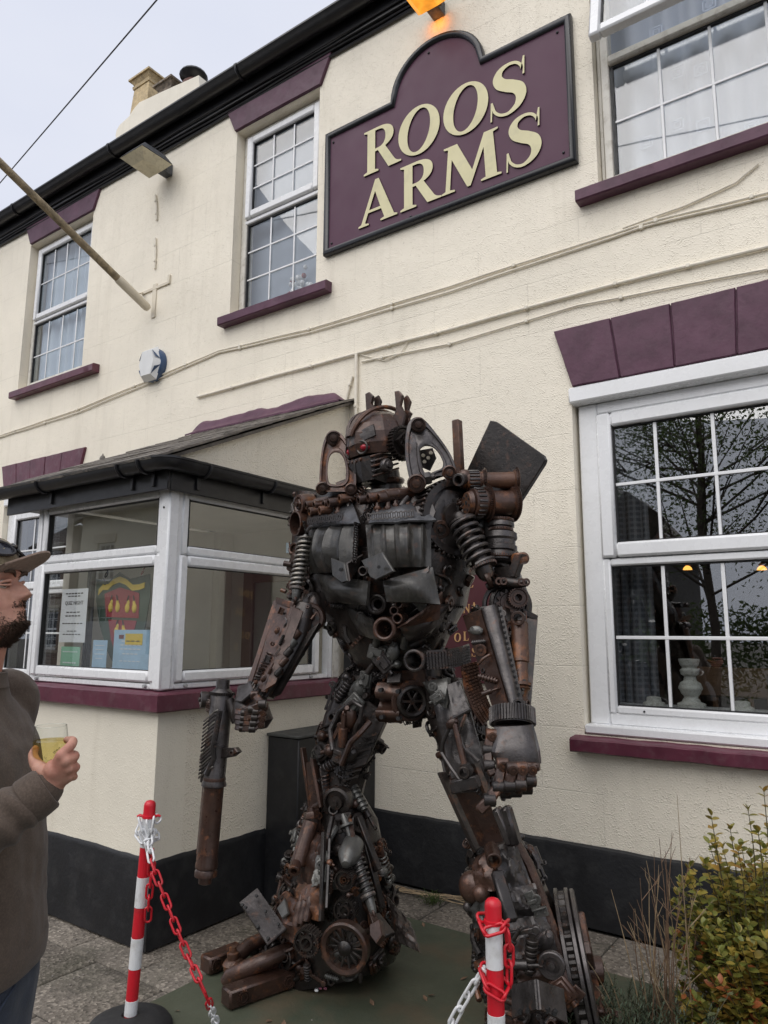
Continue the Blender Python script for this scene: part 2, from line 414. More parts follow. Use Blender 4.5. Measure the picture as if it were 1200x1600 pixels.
# ---------------------------------------------------------------- the ground, pavement, road
def ground_mat(name, lo, hi, speck, scale=120, bmp=0.5, moss=None, rough=0.85):
    m, nt, b = new_mat(name); p = pos(nt)
    c = ramp(nt, noise_(nt, p, 3.1, 6, 0.6), [(0.3, lo), (0.7, hi)])
    vo = N(nt, 'ShaderNodeTexVoronoi', Scale=scale); nt.links.new(p, vo.inputs['Vector'])
    sep = nt.nodes.new('ShaderNodeSeparateColor'); nt.links.new(vo.outputs['Color'], sep.inputs[0])
    c = mix(nt, ramp(nt, sep.outputs[0], [(0.55, 0.0), (0.95, 0.75)]), c, speck)
    c = mix(nt, ramp(nt, sep.outputs[1], [(0.6, 0.0), (0.98, 0.6)]), c, tuple(x*0.3 for x in lo))
    if moss: c = mix(nt, ramp(nt, noise_(nt, p, 1.9, 5, 0.65), [(0.5, 0.0), (0.72, 0.65)]), c, moss)
    st = ramp(nt, noise_(nt, p, 2.6, 4, 0.6), [(0.55, 0.0), (0.7, 0.45)]); c = mix(nt, st, c, tuple(x*0.5 for x in lo))
    oi = nt.nodes.new('ShaderNodeObjectInfo'); vr = N(nt, 'ShaderNodeMapRange'); vr.inputs['To Min'].default_value = .84; vr.inputs['To Max'].default_value = 1.14
    nt.links.new(oi.outputs['Random'], vr.inputs['Value']); cc = nt.nodes.new('ShaderNodeCombineColor')
    for i in range(3): nt.links.new(vr.outputs[0], cc.inputs[i])
    c = mix(nt, 1.0, c, cc.outputs[0], 'MULTIPLY')
    nt.links.new(c, b.inputs['Base Color']); b.inputs['Roughness'].default_value = rough
    n1 = bump(nt, b, vo.outputs['Distance'], bmp, 0.006); bump(nt, b, noise_(nt, p, 14, 4), 0.3, 0.01, n1)
    return m
M_slab = ground_mat('aggregate_paving', (0.115, 0.098, 0.080), (0.200, 0.175, 0.145), (0.34, 0.30, 0.25), 75, 0.6, (0.05, 0.052, 0.03))
M_joint = ground_mat('gritty_joint', (0.035, 0.030, 0.024), (0.07, 0.062, 0.05), (0.12, 0.11, 0.09), 150, 0.7, (0.03, 0.04, 0.015))
M_asph = ground_mat('asphalt', (0.042, 0.042, 0.044), (0.062, 0.062, 0.064), (0.11, 0.11, 0.11), 160, 0.4)
M_green, nt, b = new_mat('green_painted_base'); p = pos(nt)
c = ramp(nt, noise_(nt, p, 1.6, 5, 0.6), [(0.30, (0.050, 0.062, 0.040)), (0.70, (0.085, 0.092, 0.060))])
c = mix(nt, ramp(nt, noise_(nt, p, 2.3, 6, 0.65), [(0.47, 0.0), (0.68, 0.85)]), c, (0.115, 0.085, 0.052))
c = mix(nt, ramp(nt, noise_(nt, p, 60, 4, 0.7), [(0.55, 0.0), (0.75, 0.35)]), c, (0.03, 0.03, 0.02))
nt.links.new(c, b.inputs['Base Color']); nt.links.new(ramp(nt, noise_(nt, p, 5, 3), [(0.3, .45), (0.7, .8)]), b.inputs['Roughness'])
bump(nt, b, noise_(nt, p, 70, 5, 0.6), 0.35, 0.004)
M_soil = ground_mat('dark_soil', (0.022, 0.018, 0.013), (0.045, 0.036, 0.027), (0.09, 0.075, 0.055), 60, 0.9)
gnd = MB().add([(-160, -160, -.135), (160, -160, -.135), (160, 160, -.135), (-160, 160, -.135)], [(0, 1, 2, 3)]).build('ground', M_joint, ang=0, kind='structure')
MB().add([(-160, -7.6, -.130), (160, -7.6, -.130), (160, -1.6, -.130), (-160, -1.6, -.130)], [(0, 1, 2, 3)]).build('road', M_asph, ang=0, kind='structure')
kb = empty('kerb', (0, -1.6, 0)); kb['kind'] = 'structure'
M_kerb = ground_mat('concrete_kerb', (0.20, 0.19, 0.175), (0.29, 0.28, 0.26), (0.36, 0.35, 0.33), 110, 0.3)
kbm = MB().box((-.455, -.075, -.13), (.455, .075, .012), .014).mesh('kerb_stone', M_kerb)
for i in range(26):
    link('kerb_stone', kbm, kb, Matrix.Translation((-15+i*.92, -1.60, 0)))
pv = empty('pavement', (0, 1, 0)); pv['kind'] = 'structure'
MB().box((-60, -1.525, -.13), (60, 4.21, -.018)).build('pavement_bed', M_joint, pv, ang=0)
slabs = []
for q in range(6):
    m_ = MB(); n = 7; hx, hy = .248, .222; vs = []; rr = random.Random(q)
    def loop(ins, z):
        r = []
        for e, (a, b_) in enumerate((((-hx, -hy), (hx, -hy)), ((hx, -hy), (hx, hy)), ((hx, hy), (-hx, hy)), ((-hx, hy), (-hx, -hy)))):
            for k in range(n):
                t = k/n; x = a[0]+(b_[0]-a[0])*t; y = a[1]+(b_[1]-a[1])*t
                j = .004*noise.noise(Vector((x*14+q*3, y*14, ins*30)))
                s_ = 1-ins/.25; r.append((x*s_+j, y*s_+j, z+.0015*noise.noise(Vector((x*8, y*8+q, 1)))))
        return r
    rr_ = [loop(0, -.05), loop(0.0005, -.006), loop(.006, 0.0)]; k4 = 4*n
    vs = [p for l in rr_ for p in l]; fs = []
    for j in range(2): fs += [(j*k4+e, j*k4+(e+1) % k4, (j+1)*k4+(e+1) % k4, (j+1)*k4+e) for e in range(k4)]
    fs.append(tuple(range(2*k4, 3*k4))); slabs.append(m_.add(vs, fs).mesh('paving_slab', M_slab, 50))
rs = random.Random(3)
for j in range(10):
    y = 4.215-.025-.225-j*.45
    for i in range(15):
        x = -5.66+i*.5035+(.25 if j % 2 else 0)
        if x-.25 > .5: continue
        inmat = x-.25 > -2.80 and x+.25 < 1.2 and y+.225 < 3.70
        inbay = x+.25 < -3.28+.0 and x-.25 > -4.6 and y-.225 > 2.6
        if inmat or inbay: continue
        link('paving_slab', slabs[rs.randrange(6)], pv, Matrix.Translation((x, y, -.002+.004*rs.random()-.012)) @ Matrix.Rotation(R(rs.uniform(-.35, .35)), 4, 'X') @ Matrix.Rotation(R(rs.choice((0, 180))), 4, 'Z'))
# far strip of pavement beyond the slabs that are laid singly
MB().box((-60, -1.52, -.12), (-5.93, 4.2, -.010)).build('pavement_strip', M_slab, pv, ang=0); MB().box((.66, -1.52, -.12), (60, 4.2, -.010)).build('pavement_strip', M_slab, pv, ang=0)
MB().box((-5.92, -1.52, -.12), (.65, -.31, -.010)).build('pavement_strip', M_slab, pv, ang=0)
# green painted base under the statue
m_ = MB(); o = [(-2.815, -.2), (-1.0, -.25), (.55, -.2), (.55, 3.70), (-1.2, 3.715), (-2.5, 3.725), (-2.825, 3.72), (-2.82, 2.2)]
m_.prism([(x, y, -.05) for x, y in o], (0, 0, .054)); m_.build('statue_base', M_green, ang=0, kind='structure')
# soil of the planting bed at the right
m_ = MB(); n = 36; ctr = (-.15, 3.15); vs = [(ctr[0], ctr[1], .06)]; fs = []
for k in range(n):
    a = 2*math.pi*k/n; r = 1+.08*noise.noise(Vector((math.cos(a)*2, math.sin(a)*2, 3)))
    for q, (s, z) in enumerate(((.55, .055), (.85, .035), (1.0, .006))): vs.append((ctr[0]+math.cos(a)*.98*r*s, ctr[1]+math.sin(a)*.92*r*s, z+.015*noise.noise(Vector((math.cos(a)*4*s, math.sin(a)*4*s, 9)))*(q < 2)))
for k in range(n):
    k2 = (k+1) % n; fs.append((0, 1+k*3, 1+k2*3))
    for q in range(2): fs.append((1+k*3+q, 2+k*3+q, 2+k2*3+q, 1+k2*3+q))
m_.add(vs, fs).build('planting_soil', M_soil, kind='structure')

# ---------------------------------------------------------------- across the street: what the panes reflect
def brick_mat(name, c1, c2, mortar):
    m, nt, b = new_mat(name); p = pos(nt); sx = nt.nodes.new('ShaderNodeSeparateXYZ'); nt.links.new(p, sx.inputs[0])
    cx = nt.nodes.new('ShaderNodeCombineXYZ'); nt.links.new(sx.outputs['X'], cx.inputs[0]); nt.links.new(sx.outputs['Z'], cx.inputs[1])
    br = N(nt, 'ShaderNodeTexBrick', Scale=1.0); br.inputs['Brick Width'].default_value = .225; br.inputs['Row Height'].default_value = .075; br.inputs['Mortar Size'].default_value = .006
    br.inputs['Color1'].default_value = (*c1, 1); br.inputs['Color2'].default_value = (*c2, 1); br.inputs['Mortar'].default_value = (*mortar, 1)
    nt.links.new(cx.outputs[0], br.inputs['Vector']); nt.links.new(br.outputs['Color'], b.inputs['Base Color']); b.inputs['Roughness'].default_value = .85; return m
M_brick = brick_mat('brown_brick', (.16, .10, .075), (.22, .15, .11), (.30, .27, .23))
M_cwall = render_wall('far_cream_render', (.80, .76, .62), .6, joints=False)
M_tile = paint('dark_roof_tile', (.075, .065, .06), .8, .3, 5, .4, 20)
FY = -10.5
def house(x0, x1, h, m, wins, label, ridge=2.6):
    hs = tag(empty('house', ((x0+x1)/2, FY, 0)), label, 'house')
    holes = [(a, b, c, d) for a, b, c, d in wins]
    wb = MB(); wall_grid2(wb, x0, x1, h, holes); wb.build('wall', m, hs, ang=0)
    rb = MB(); rb.prism([(x0-.2, FY+.35, h-.1), (x1+.2, FY+.35, h-.1), (x1+.2, FY-4, h+ridge), (x0-.2, FY-4, h+ridge)], (0, 0, .12)); rb.prism([(x0-.2, FY-8.3, h-.1), (x1+.2, FY-8.3, h-.1), (x1+.2, FY-4, h+ridge), (x0-.2, FY-4, h+ridge)], (0, 0, .12)); rb.build('roof', M_tile, hs)
    for a, b, c, d in holes:
        f = MB(); y = FY-.09
        for (p, q) in (((a, c), (a+.09, d)), ((b-.09, c), (b, d)), ((a+.09, d-.09), (b-.09, d)), ((a+.09, c), (b-.09, c+.1)), ((a+.09, (c+d)/2-.04), (b-.09, (c+d)/2+.04))): f.box((p[0], y-.05, p[1]), (q[0], y, q[1]))
        for k in (1, 2): f.box((a+.09+(b-a-.18)*k/3-.015, y-.04, c+.1), (a+.09+(b-a-.18)*k/3+.015, y-.01, d-.09))
        for t in (.25, .75): f.box((a+.09, y-.04, c+(d-c)*t-.015), (b-.09, y-.012, c+(d-c)*t+.015))
        fo = f.build('window', M_upvc, hs); MB().box((a+.05, y-.06, c+.05), (b-.05, y-.055, d-.05)).build('window_pane', M_dkglass, fo, ang=0)
        MB().box((a-.12, FY+.004, d), (b+.12, FY+.05, d+.32)).build('lintel', M_lint, hs); MB().box((a-.1, FY+.003, c-.1), (b+.1, FY+.09, c)).build('window_sill', M_lint, hs)
    return hs
def wall_grid2(mb, x0, x1, h, holes):
    xs = sorted({x0, x1, *[q[0] for q in holes], *[q[1] for q in holes]}); zs = sorted({0, h, *[q[2] for q in holes], *[q[3] for q in holes]})
    for i in range(len(xs)-1):
        for j in range(len(zs)-1):
            cx, cz = (xs[i]+xs[i+1])/2, (zs[j]+zs[j+1])/2
            if any(q[0] < cx < q[1] and q[2] < cz < q[3] for q in holes): continue
            mb.add([(xs[i], FY, zs[j]), (xs[i+1], FY, zs[j]), (xs[i+1], FY, zs[j+1]), (xs[i], FY, zs[j+1])], [(3, 2, 1, 0)])
    for a, b, c, d in holes:
        for (p, q) in (((a, c), (b, c)), ((b, c), (b, d)), ((b, d), (a, d)), ((a, d), (a, c))): mb.add([(p[0], FY, p[1]), (q[0], FY, q[1]), (q[0], FY-.12, q[1]), (p[0], FY-.12, p[1])], [(0, 1, 2, 3)])
    mb.add([(x0, FY, 0), (x0, FY-8, 0), (x0, FY-8, h), (x0, FY, h)], [(0, 1, 2, 3)]); mb.add([(x1, FY, 0), (x1, FY-8, 0), (x1, FY-8, h), (x1, FY, h)], [(0, 1, 2, 3)])
M_grey0 = paint('wheel_grey', (.3, .31, .32), .4)
M_dkglass = paint('far_dark_pane', (.03, .035, .04), .08, .2, 2, 0); M_lint = paint('stone_lintel', (.55, .50, .40), .7, .1, 5)
house(-34, -25.2, 5.6, M_brick, [(-33, -31.8, .9, 2.5), (-30, -28.8, .9, 2.5), (-27.4, -26.2, .9, 2.5), (-33, -31.8, 3.3, 4.7), (-30, -28.8, 3.3, 4.7), (-27.4, -26.2, 3.3, 4.7)], 'brown brick terrace house with white sash windows across the street')
house(-25.0, -14.5, 5.9, M_cwall, [(-24.2, -22.8, .9, 2.5), (-19.5, -18.1, .9, 2.5), (-16.6, -15.4, .9, 2.5), (-24.0, -22.9, 3.4, 4.8), (-20.4, -19.2, 3.4, 4.8), (-16.8, -15.6, 3.4, 4.8)], 'long cream rendered house across the street')
# small gabled house; the darkness of its silhouette is put into the wall colour
bn = tag(empty('gable_house', (-7.5, -15, 0)), 'small gabled house in dark silhouette colour standing behind the hedge across the street', 'gable_house')
m_ = MB(); m_.prism([(-9.0, -14, 0), (-5.6, -14, 0), (-5.6, -14, 4.2), (-7.3, -14, 6.2), (-9.0, -14, 4.2)], (0, -5, 0)); m_.build('wall', paint('silhouette_wall', (.05, .045, .04), .8, .2, 4, .3, 20), bn, ang=0)
m_ = MB(); m_.prism([(-9.3, -13.7, 4.0), (-7.3, -13.7, 6.35), (-7.3, -13.7, 6.5), (-9.3, -13.7, 4.15)], (0, -5.6, 0)); m_.prism([(-5.3, -13.7, 4.0), (-7.3, -13.7, 6.35), (-7.3, -13.7, 6.5), (-5.3, -13.7, 4.15)], (0, -5.6, 0)); m_.build('roof', M_tile, bn, ang=0)
# white van parked opposite
M_van = paint('white_van_paint', (.74, .76, .77), .25, .03, 2, 0); M_tyre = paint('tyre_rubber', (.014, .014, .014), .8, .2)
vn = tag(empty('parked_van', (-13.5, -5.8, -.13)), 'white van parked along the far side of the road', 'van')
pr_ = [(-2.6, .35), (2.5, .35), (2.6, .6), (2.55, .95), (1.75, 1.12), (1.15, 1.80), (.8, 1.95), (-2.45, 1.98), (-2.62, 1.7)]
m_ = MB(); m_.prism([(-13.5+a, -6.75, b-.13) for a, b in pr_], (0, 1.85, 0)); m_.build('body', M_van, vn, ang=25)
for sx in (-1.65, 1.65):
    for y in (-6.78, -5.02):
        wv = MB().ring((-13.5+sx, y+.06, .21), (0, 1, 0), .25, .09, 20, 8).build('wheel', M_tyre, vn); MB().cyl((-13.5+sx, y, .21), (-13.5+sx, y+.12, .21), .2).build('wheel_rim', M_grey0, wv)
MB().add([(-13.5+.15, -4.895, 1.12), (-13.5+1.55, -4.895, 1.12), (-13.5+1.1, -4.895, 1.66), (-13.5+.15, -4.895, 1.70)], [(0, 1, 2, 3)]).build('side_window', M_dkglass, vn)
MB().box((-13.4+2.35, -6.4, .5), (-13.5+2.63, -5.3, .66), .02).build('bumper', M_tyre, vn)
# trees and hedge opposite: leaf cards over limbs
def leaf_mat(name, c1, c2, c3=None, trans=0.25):
    m, nt, b = new_mat(name); oi = pos(nt); f = noise_(nt, oi, 3.0, 3); f2 = noise_(nt, oi, 37, 2)
    c = ramp(nt, f2, [(0.35, c1), (0.65, c2)])
    if c3: c = mix(nt, ramp(nt, f, [(0.52, 0.0), (0.68, 0.9)]), c, c3)
    nt.links.new(c, b.inputs['Base Color']); b.inputs['Roughness'].default_value = .45
    tr = N(nt, 'ShaderNodeBsdfTranslucent'); nt.links.new(c, tr.inputs[0]); mx_ = N(nt, 'ShaderNodeMixShader'); mx_.inputs[0].default_value = trans
    o = nt.nodes['Material Output']; nt.links.new(b.outputs[0], mx_.inputs[1]); nt.links.new(tr.outputs[0], mx_.inputs[2]); nt.links.new(mx_.outputs[0], o.inputs[0]); return m
M_leaf = leaf_mat('tree_leaf', (.070, .11, .032), (.12, .16, .05)); M_bark = paint('bark', (.07, .055, .042), .85, .3, 12, .6, 30)
def leafcloud(mb, blobs, n, size, rnd):
    for _ in range(n):
        c, r = rnd.choice(blobs); d = Vector((rnd.gauss(0, 1), rnd.gauss(0, 1), rnd.gauss(0, 1))).normalized()*r*(rnd.random()**.4)
        p = Vector(c)+d; u = Vector((rnd.gauss(0, 1), rnd.gauss(0, 1), rnd.gauss(0, 1))).normalized(); v = u.orthogonal().normalized(); s = size*rnd.uniform(.6, 1.3)
        mb.add([p-u*s, p+v*s*.45, p+u*s, p-v*s*.45], [(0, 1, 2, 3)])
def far_tree(x, y, h, label, seed, dens=5200):
    rnd = random.Random(seed); t = tag(empty('tree', (x, y, -.13)), label, 'tree')
    tb = MB(); tb.tube([(x, y, -.13), (x+.1, y, h*.2), (x-.05, y+.1, h*.45), (x+.1, y, h*.75)], [.11, .09, .07, .03], 8); blobs = []
    for k in range(26):
        a = rnd.uniform(0, 6.28); z0 = rnd.uniform(.25, .7)*h; L = h*rnd.uniform(.18, .36); p0 = Vector((x, y, z0)); p1 = p0+Vector((math.cos(a)*L, math.sin(a)*L, L*rnd.uniform(.3, .9)))
        tb.tube([p0, (p0+p1)/2+Vector((0, 0, -.1)), p1], [.034, .024, .010], 5); blobs.append((p1, h*.10)); blobs.append(((p0+p1)/2, h*.08))
        for _ in range(3):
            q = p1+Vector((rnd.gauss(0, .5), rnd.gauss(0, .5), rnd.gauss(0, .4))); tb.tube([(p0+p1)/2, q], [.02, .006], 4); blobs.append((q, h*.07))
    tb.build('trunk', M_bark, t); lb = MB(); leafcloud(lb, blobs, dens, .046, rnd); lb.build('crown', M_leaf, t, ang=0)
far_tree(-3.2, -7.9, 8.6, 'leafy young tree opposite the bar window', 11, 11000); far_tree(1.5, -9.2, 7.5, 'small rounded tree across the street by the hedge', 12, 5000)
rnd = random.Random(5); hb = MB(); blobs = [((-8.5+i*.5+rnd.uniform(-.1, .1), -9.2+rnd.uniform(-.3, .3), .3+rnd.uniform(0, 1.9)), .5) for i in range(30) for _ in range(4)]
leafcloud(hb, blobs, 15000, .07, rnd); hb2 = hb.build('hedge', M_leaf, None, ang=0); tag(hb2, 'thick green hedge along the far pavement', 'hedge')
# ---------------------------------------------------------------- the pub building
WY = 4.215                                   # face of the main wall
pub = tag(empty('pub_building', (-3.3, WY, 0)), 'cream rendered pub with purple lintels, white windows and a black painted base', 'building')

def wall_grid(mb, x0, x1, z0, z1, holes, fn, depth):
    """wall face with openings and their reveals; fn(x, d, z) -> point, d = depth behind the face"""
    xs = sorted({x0, x1, *[h[0] for h in holes], *[h[1] for h in holes]}); zs = sorted({z0, z1, *[h[2] for h in holes], *[h[3] for h in holes]})
    for i in range(len(xs)-1):
        for j in range(len(zs)-1):
            cx, cz = (xs[i]+xs[i+1])/2, (zs[j]+zs[j+1])/2
            if any(h[0] < cx < h[1] and h[2] < cz < h[3] for h in holes): continue
            mb.add([fn(xs[i], 0, zs[j]), fn(xs[i+1], 0, zs[j]), fn(xs[i+1], 0, zs[j+1]), fn(xs[i], 0, zs[j+1])], [(0, 1, 2, 3)])
            mb.add([fn(xs[i], depth, zs[j]), fn(xs[i+1], depth, zs[j]), fn(xs[i+1], depth, zs[j+1]), fn(xs[i], depth, zs[j+1])], [(3, 2, 1, 0)])
    for h in holes:
        a, b, c, d = h
        for (p, q) in (((a, c), (b, c)), ((b, c), (b, d)), ((b, d), (a, d)), ((a, d), (a, c))):
            mb.add([fn(p[0], 0, p[1]), fn(q[0], 0, q[1]), fn(q[0], depth, q[1]), fn(p[0], depth, p[1])], [(0, 1, 2, 3)])

# openings: x0, x1, z0, z1
W_BAR = (-1.530, 0.30, 1.03, 3.11); W_LOW = (-8.28, -6.80, 1.03, 3.11)
W_UR = (-1.300, 0.22, 4.40, 6.22); W_UM = (-4.655, -3.645, 4.40, 6.23); W_UL = (-8.22, -6.93, 4.40, 6.23)
mb = MB()
wall_grid(mb, -13.0, 5.0, 0, 6.62, [W_BAR, W_LOW, W_UR, W_UM, W_UL], lambda x, d, z: (x, WY+d, z), 0.30)
mb.add([(-13, WY, 0), (-13, WY+7, 0), (-13, WY+7, 6.62), (-13, WY, 6.62)], [(0, 1, 2, 3)])
mb.add([(5, WY, 0), (5, WY+7, 0), (5, WY+7, 6.62), (5, WY, 6.62)], [(3, 2, 1, 0)])
mb.add([(-13, WY+7, 0), (5, WY+7, 0), (5, WY+7, 6.62), (-13, WY+7, 6.62)], [(3, 2, 1, 0)])
mb.build('wall', M_wall, pub, ang=0)
# plinth
def rough_edge(x, z, a=0.006): return z+a*noise.noise(Vector((x*5, z*3, 1.7)))+a*0.6*noise.noise(Vector((x*19, z, 4)))
def plinth_mb(x0, x1, y, sgn, along='x', top=0.43, out=0.022, n=90):
    m_ = MB(); prof = [(0.0, 0.0), (out, 0.0), (out, None), (0.0, None)]
    vs = []; fs = []
    for i in range(n+1):
        t = x0+(x1-x0)*i/n
        for k, (o, z) in enumerate([(out, 0.0), (out, top-0.03), (out*0.8, top-0.012), (-0.002, top)]):
            zz = z if k == 0 else rough_edge(t, z)
            oo = o+(0.004*noise.noise(Vector((t*4, zz*4, 7))) if 0 < k < 3 else 0)
            vs.append((t, y+sgn*oo, zz) if along == 'x' else (y+sgn*oo, t, zz))
    for i in range(n):
        for k in range(3): fs.append((i*4+k, (i+1)*4+k, (i+1)*4+k+1, i*4+k+1))
    return m_.add(vs, fs)
plinth_mb(-3.245, 5.0, WY, -1).build('plinth', M_black, pub)
plinth_mb(-13.0, -4.64, WY, -1).build('plinth', M_black, pub)

# lintels of separate blocks over the ground floor windows, plain ones above
def lintel(x0t, x1t, x0b, x1b, zt, zb, joints, m, out=0.03, name='lintel'):
    root = None; n = len(joints)+1
    xs_t = [x0t]+[j[0] for j in joints]+[x1t]; xs_b = [x0b]+[j[1] for j in joints]+[x1b]
    par = MB().prism([(xs_b[0]+.01, WY+.01, zb+.012), (xs_b[-1]-.01, WY+.01, zb+.012), (xs_t[-1]-.01, WY+.01, zt-.012), (xs_t[0]+.01, WY+.01, zt-.012)], (0, -out+0.004, 0)).build('lintel', m, pub)
    for i in range(n):
        g = 0.0035
        q = [(xs_b[i]+(g if i else 0), zb), (xs_b[i+1]-(g if i < n-1 else 0), zb), (xs_t[i+1]-(g if i < n-1 else 0), zt), (xs_t[i]+(g if i else 0), zt)]
        m_ = MB(); nx = 8; vs = []; b = 0.006; o2 = out+0.003*hashf(i, x0t)
        cx = sum(p[0] for p in q)/4; cz = (zt+zb)/2
        def rg(ins, y):
            r = []
            for e in range(4):
                a_, b_ = q[e], q[(e+1) % 4]
                for k in range(nx):
                    t = k/nx; x = a_[0]+(b_[0]-a_[0])*t; z = a_[1]+(b_[1]-a_[1])*t
                    jx = 0.0022*noise.noise(Vector((x*14, z*14, i))); jz = 0.003*noise.noise(Vector((x*14+9, z*14, i)))
                    d = Vector((cx-x, cz-z)).normalized()*ins
                    r.append((x+d.x+jx, y, z+d.y+jz))
            return r
        rr = [rg(0, WY+0.012), rg(0, WY-o2+b), rg(b, WY-o2)]
        k4 = 4*nx; vs = [p for r in rr for p in r]+[(cx, WY-o2-0.001, cz)]; fs = []
        for j in range(2): fs += [(j*k4+e, j*k4+(e+1) % k4, (j+1)*k4+(e+1) % k4, (j+1)*k4+e) for e in range(k4)]
        fs += [(2*k4+e, 2*k4+(e+1) % k4, 3*k4) for e in range(k4)]
        m_.add(vs, fs).build('lintel_block', m, par)
J4 = [(-1.261, -1.218), (-0.909, -0.905), (-0.560, -0.580), (-0.21, -0.26), (0.14, 0.07)]
lintel(-1.621, 0.49, -1.512, 0.38, 3.500, 3.112, J4, M_purple)
lintel(-8.36, -6.72, -8.25, -6.83, 3.485, 3.112, [(-8.05, -8.0), (-7.75, -7.72), (-7.45, -7.45), (-7.13, -7.16)], M_maroon)
lintel(-4.79, -3.50, -4.665, -3.625, 6.50, 6.235, [], M_purple)
lintel(-8.33, -6.79, -8.20, -6.91, 6.50, 6.235, [], M_purple)
lintel(-1.42, 0.36, -1.29, 0.21, 6.50, 6.225, [], M_purple)

def sill(x0, x1, z, h, m, y0=WY-0.085, y1=WY+0.06, name='window_sill', par=None, back=None):
    m_ = MB(); n = 40; vs = []; fs = []
    prof = [(y1, z), (y0+0.012, z-0.008), (y0, z-0.018), (y0, z-h+0.008), (y0+0.008, z-h), (y1, z-h)]
    for i in range(n+1):
        x = x0+(x1-x0)*i/n
        for (y, zz) in prof:
            j = 0.0035*noise.noise(Vector((x*11, zz*20, y*20))) ; vs.append((x, y+j, zz+j*1.2))
    P_ = len(prof)
    for i in range(n):
        for k in range(P_): k2 = (k+1) % P_; fs.append((i*P_+k, (i+1)*P_+k, (i+1)*P_+k2, i*P_+k2))
    fs.append(tuple(range(P_))); fs.append(tuple(n*P_+k for k in range(P_))[::-1])
    return m_.add(vs, fs).build(name, m, par or pub)

def rect_frame(mb, x0, x1, z0, z1, w, y0, y1, bev=0.006, wt=None, wb=None):
    """four mitred looking bars round an opening; y0 front, y1 back"""
    wt = wt or w; wb = wb or w
    mb.box((x0, y0, z0), (x0+w, y1, z1), bev); mb.box((x1-w, y0, z0), (x1, y1, z1), bev)
    mb.box((x0+w-.001, y0+.0005, z1-wt), (x1-w+.001, y1, z1), bev); mb.box((x0+w-.001, y0+.0005, z0), (x1-w+.001, y1, z0+wb), bev)

def pane_and_bars(par, x0, x1, z0, z1, y, vbars, hbars, glass, bw=0.018, mbar=None, tilt=None, seal=True):
    if seal:
        s_ = MB(); rect_frame(s_, x0-.006, x1+.006, z0-.006, z1+.006, 0.012, y-.014, y+.01, 0)
        o = s_.build('window_seal', M_seal, par)
        if tilt is not None: o.matrix_basis = tilt
    p = MB().box((x0, y, z0), (x1, y+.006, z1)).build('window_pane', glass, par, ang=0)
    if tilt is not None: p.matrix_basis = tilt
    for xv in vbars:
        o = MB().box((xv-bw/2, y-.009, z0), (xv+bw/2, y-.001, z1), 0.003).build('glazing_bar', mbar or M_upvc, par)
        if tilt is not None: o.matrix_basis = tilt
    for zh in hbars:
        o = MB().box((x0, y-.0105, zh-bw/2), (x1, y-.0015, zh+bw/2), 0.003).build('glazing_bar', mbar or M_upvc, par)
        if tilt is not None: o.matrix_basis = tilt

# --- big bar window, right of the statue
m_ = MB(); x0, x1 = W_BAR[0]-0.012, W_BAR[1]+0.012
m_.box((x0, WY-.030, 3.005), (x1, WY+.16, 3.109), 0.012)                      # head box
rect_frame(m_, -1.512, 0.282, 1.085, 3.004, 0.118, WY+.055, WY+.15, 0.008, 0.07, 0.07)
m_.box((-1.527, WY-.012, 1.034), (0.297, WY+.15, 1.088), 0.010)               # bottom cill
bar = m_.build('window', M_upvc, pub, label='large white bar window with small square panes')
s_ = MB(); rect_frame(s_, -1.398, 0.168, 2.045, 2.928, 0.088, WY+.030, WY+.12, 0.014); s_.build('window_sash', M_upvc, bar)
s_ = MB(); rect_frame(s_, -1.398, 0.168, 1.150, 2.040, 0.045, WY+.050, WY+.12, 0.010); s_.build('window_sash', M_upvc, bar)
pane_and_bars(bar, -1.308, 0.078, 2.135, 2.838, WY+.078, [-1.060+0.0, -0.745, -0.43, -0.115], [2.483], M_glass_dark, 0.020)
pane_and_bars(bar, -1.352, 0.122, 1.197, 1.992, WY+.085, [-1.063, -0.748, -0.43, -0.115], [1.580], M_glass_dark, 0.020)
MB().cyl((-1.20, WY+.046, 1.172), (-1.20, WY+.052, 1.172), 0.006, n=8).build('drain_cap', M_seal, bar)
sill(-1.585, 0.37, 1.026, 0.086, M_maroon, WY-.10)
# the same kind of window half hidden behind the porch
m_ = MB(); m_.box((-8.27, WY-.02, 3.005), (-6.81, WY+.16, 3.109), 0.012); rect_frame(m_, -8.27, -6.81, 1.085, 3.004, 0.10, WY+.055, WY+.15, 0.008)
m_.box((-8.275, WY-.012, 1.034), (-6.805, WY+.15, 1.088), 0.010); low = m_.build('window', M_upvc, pub)
s_ = MB(); rect_frame(s_, -8.16, -6.92, 2.045, 2.92, 0.085, WY+.030, WY+.12, 0.014); rect_frame(s_, -8.16, -6.92, 1.150, 2.04, 0.05, WY+.050, WY+.12, 0.010); s_.build('window_sash', M_upvc, low)
pane_and_bars(low, -8.075, -7.005, 2.13, 2.835, WY+.078, [-7.72, -7.36], [2.48], M_glass_dark); pane_and_bars(low, -8.11, -6.97, 1.20, 1.99, WY+.085, [-7.72, -7.36], [1.58], M_glass_dark)
sill(-8.36, -6.72, 1.026, 0.086, M_maroon, WY-.10)

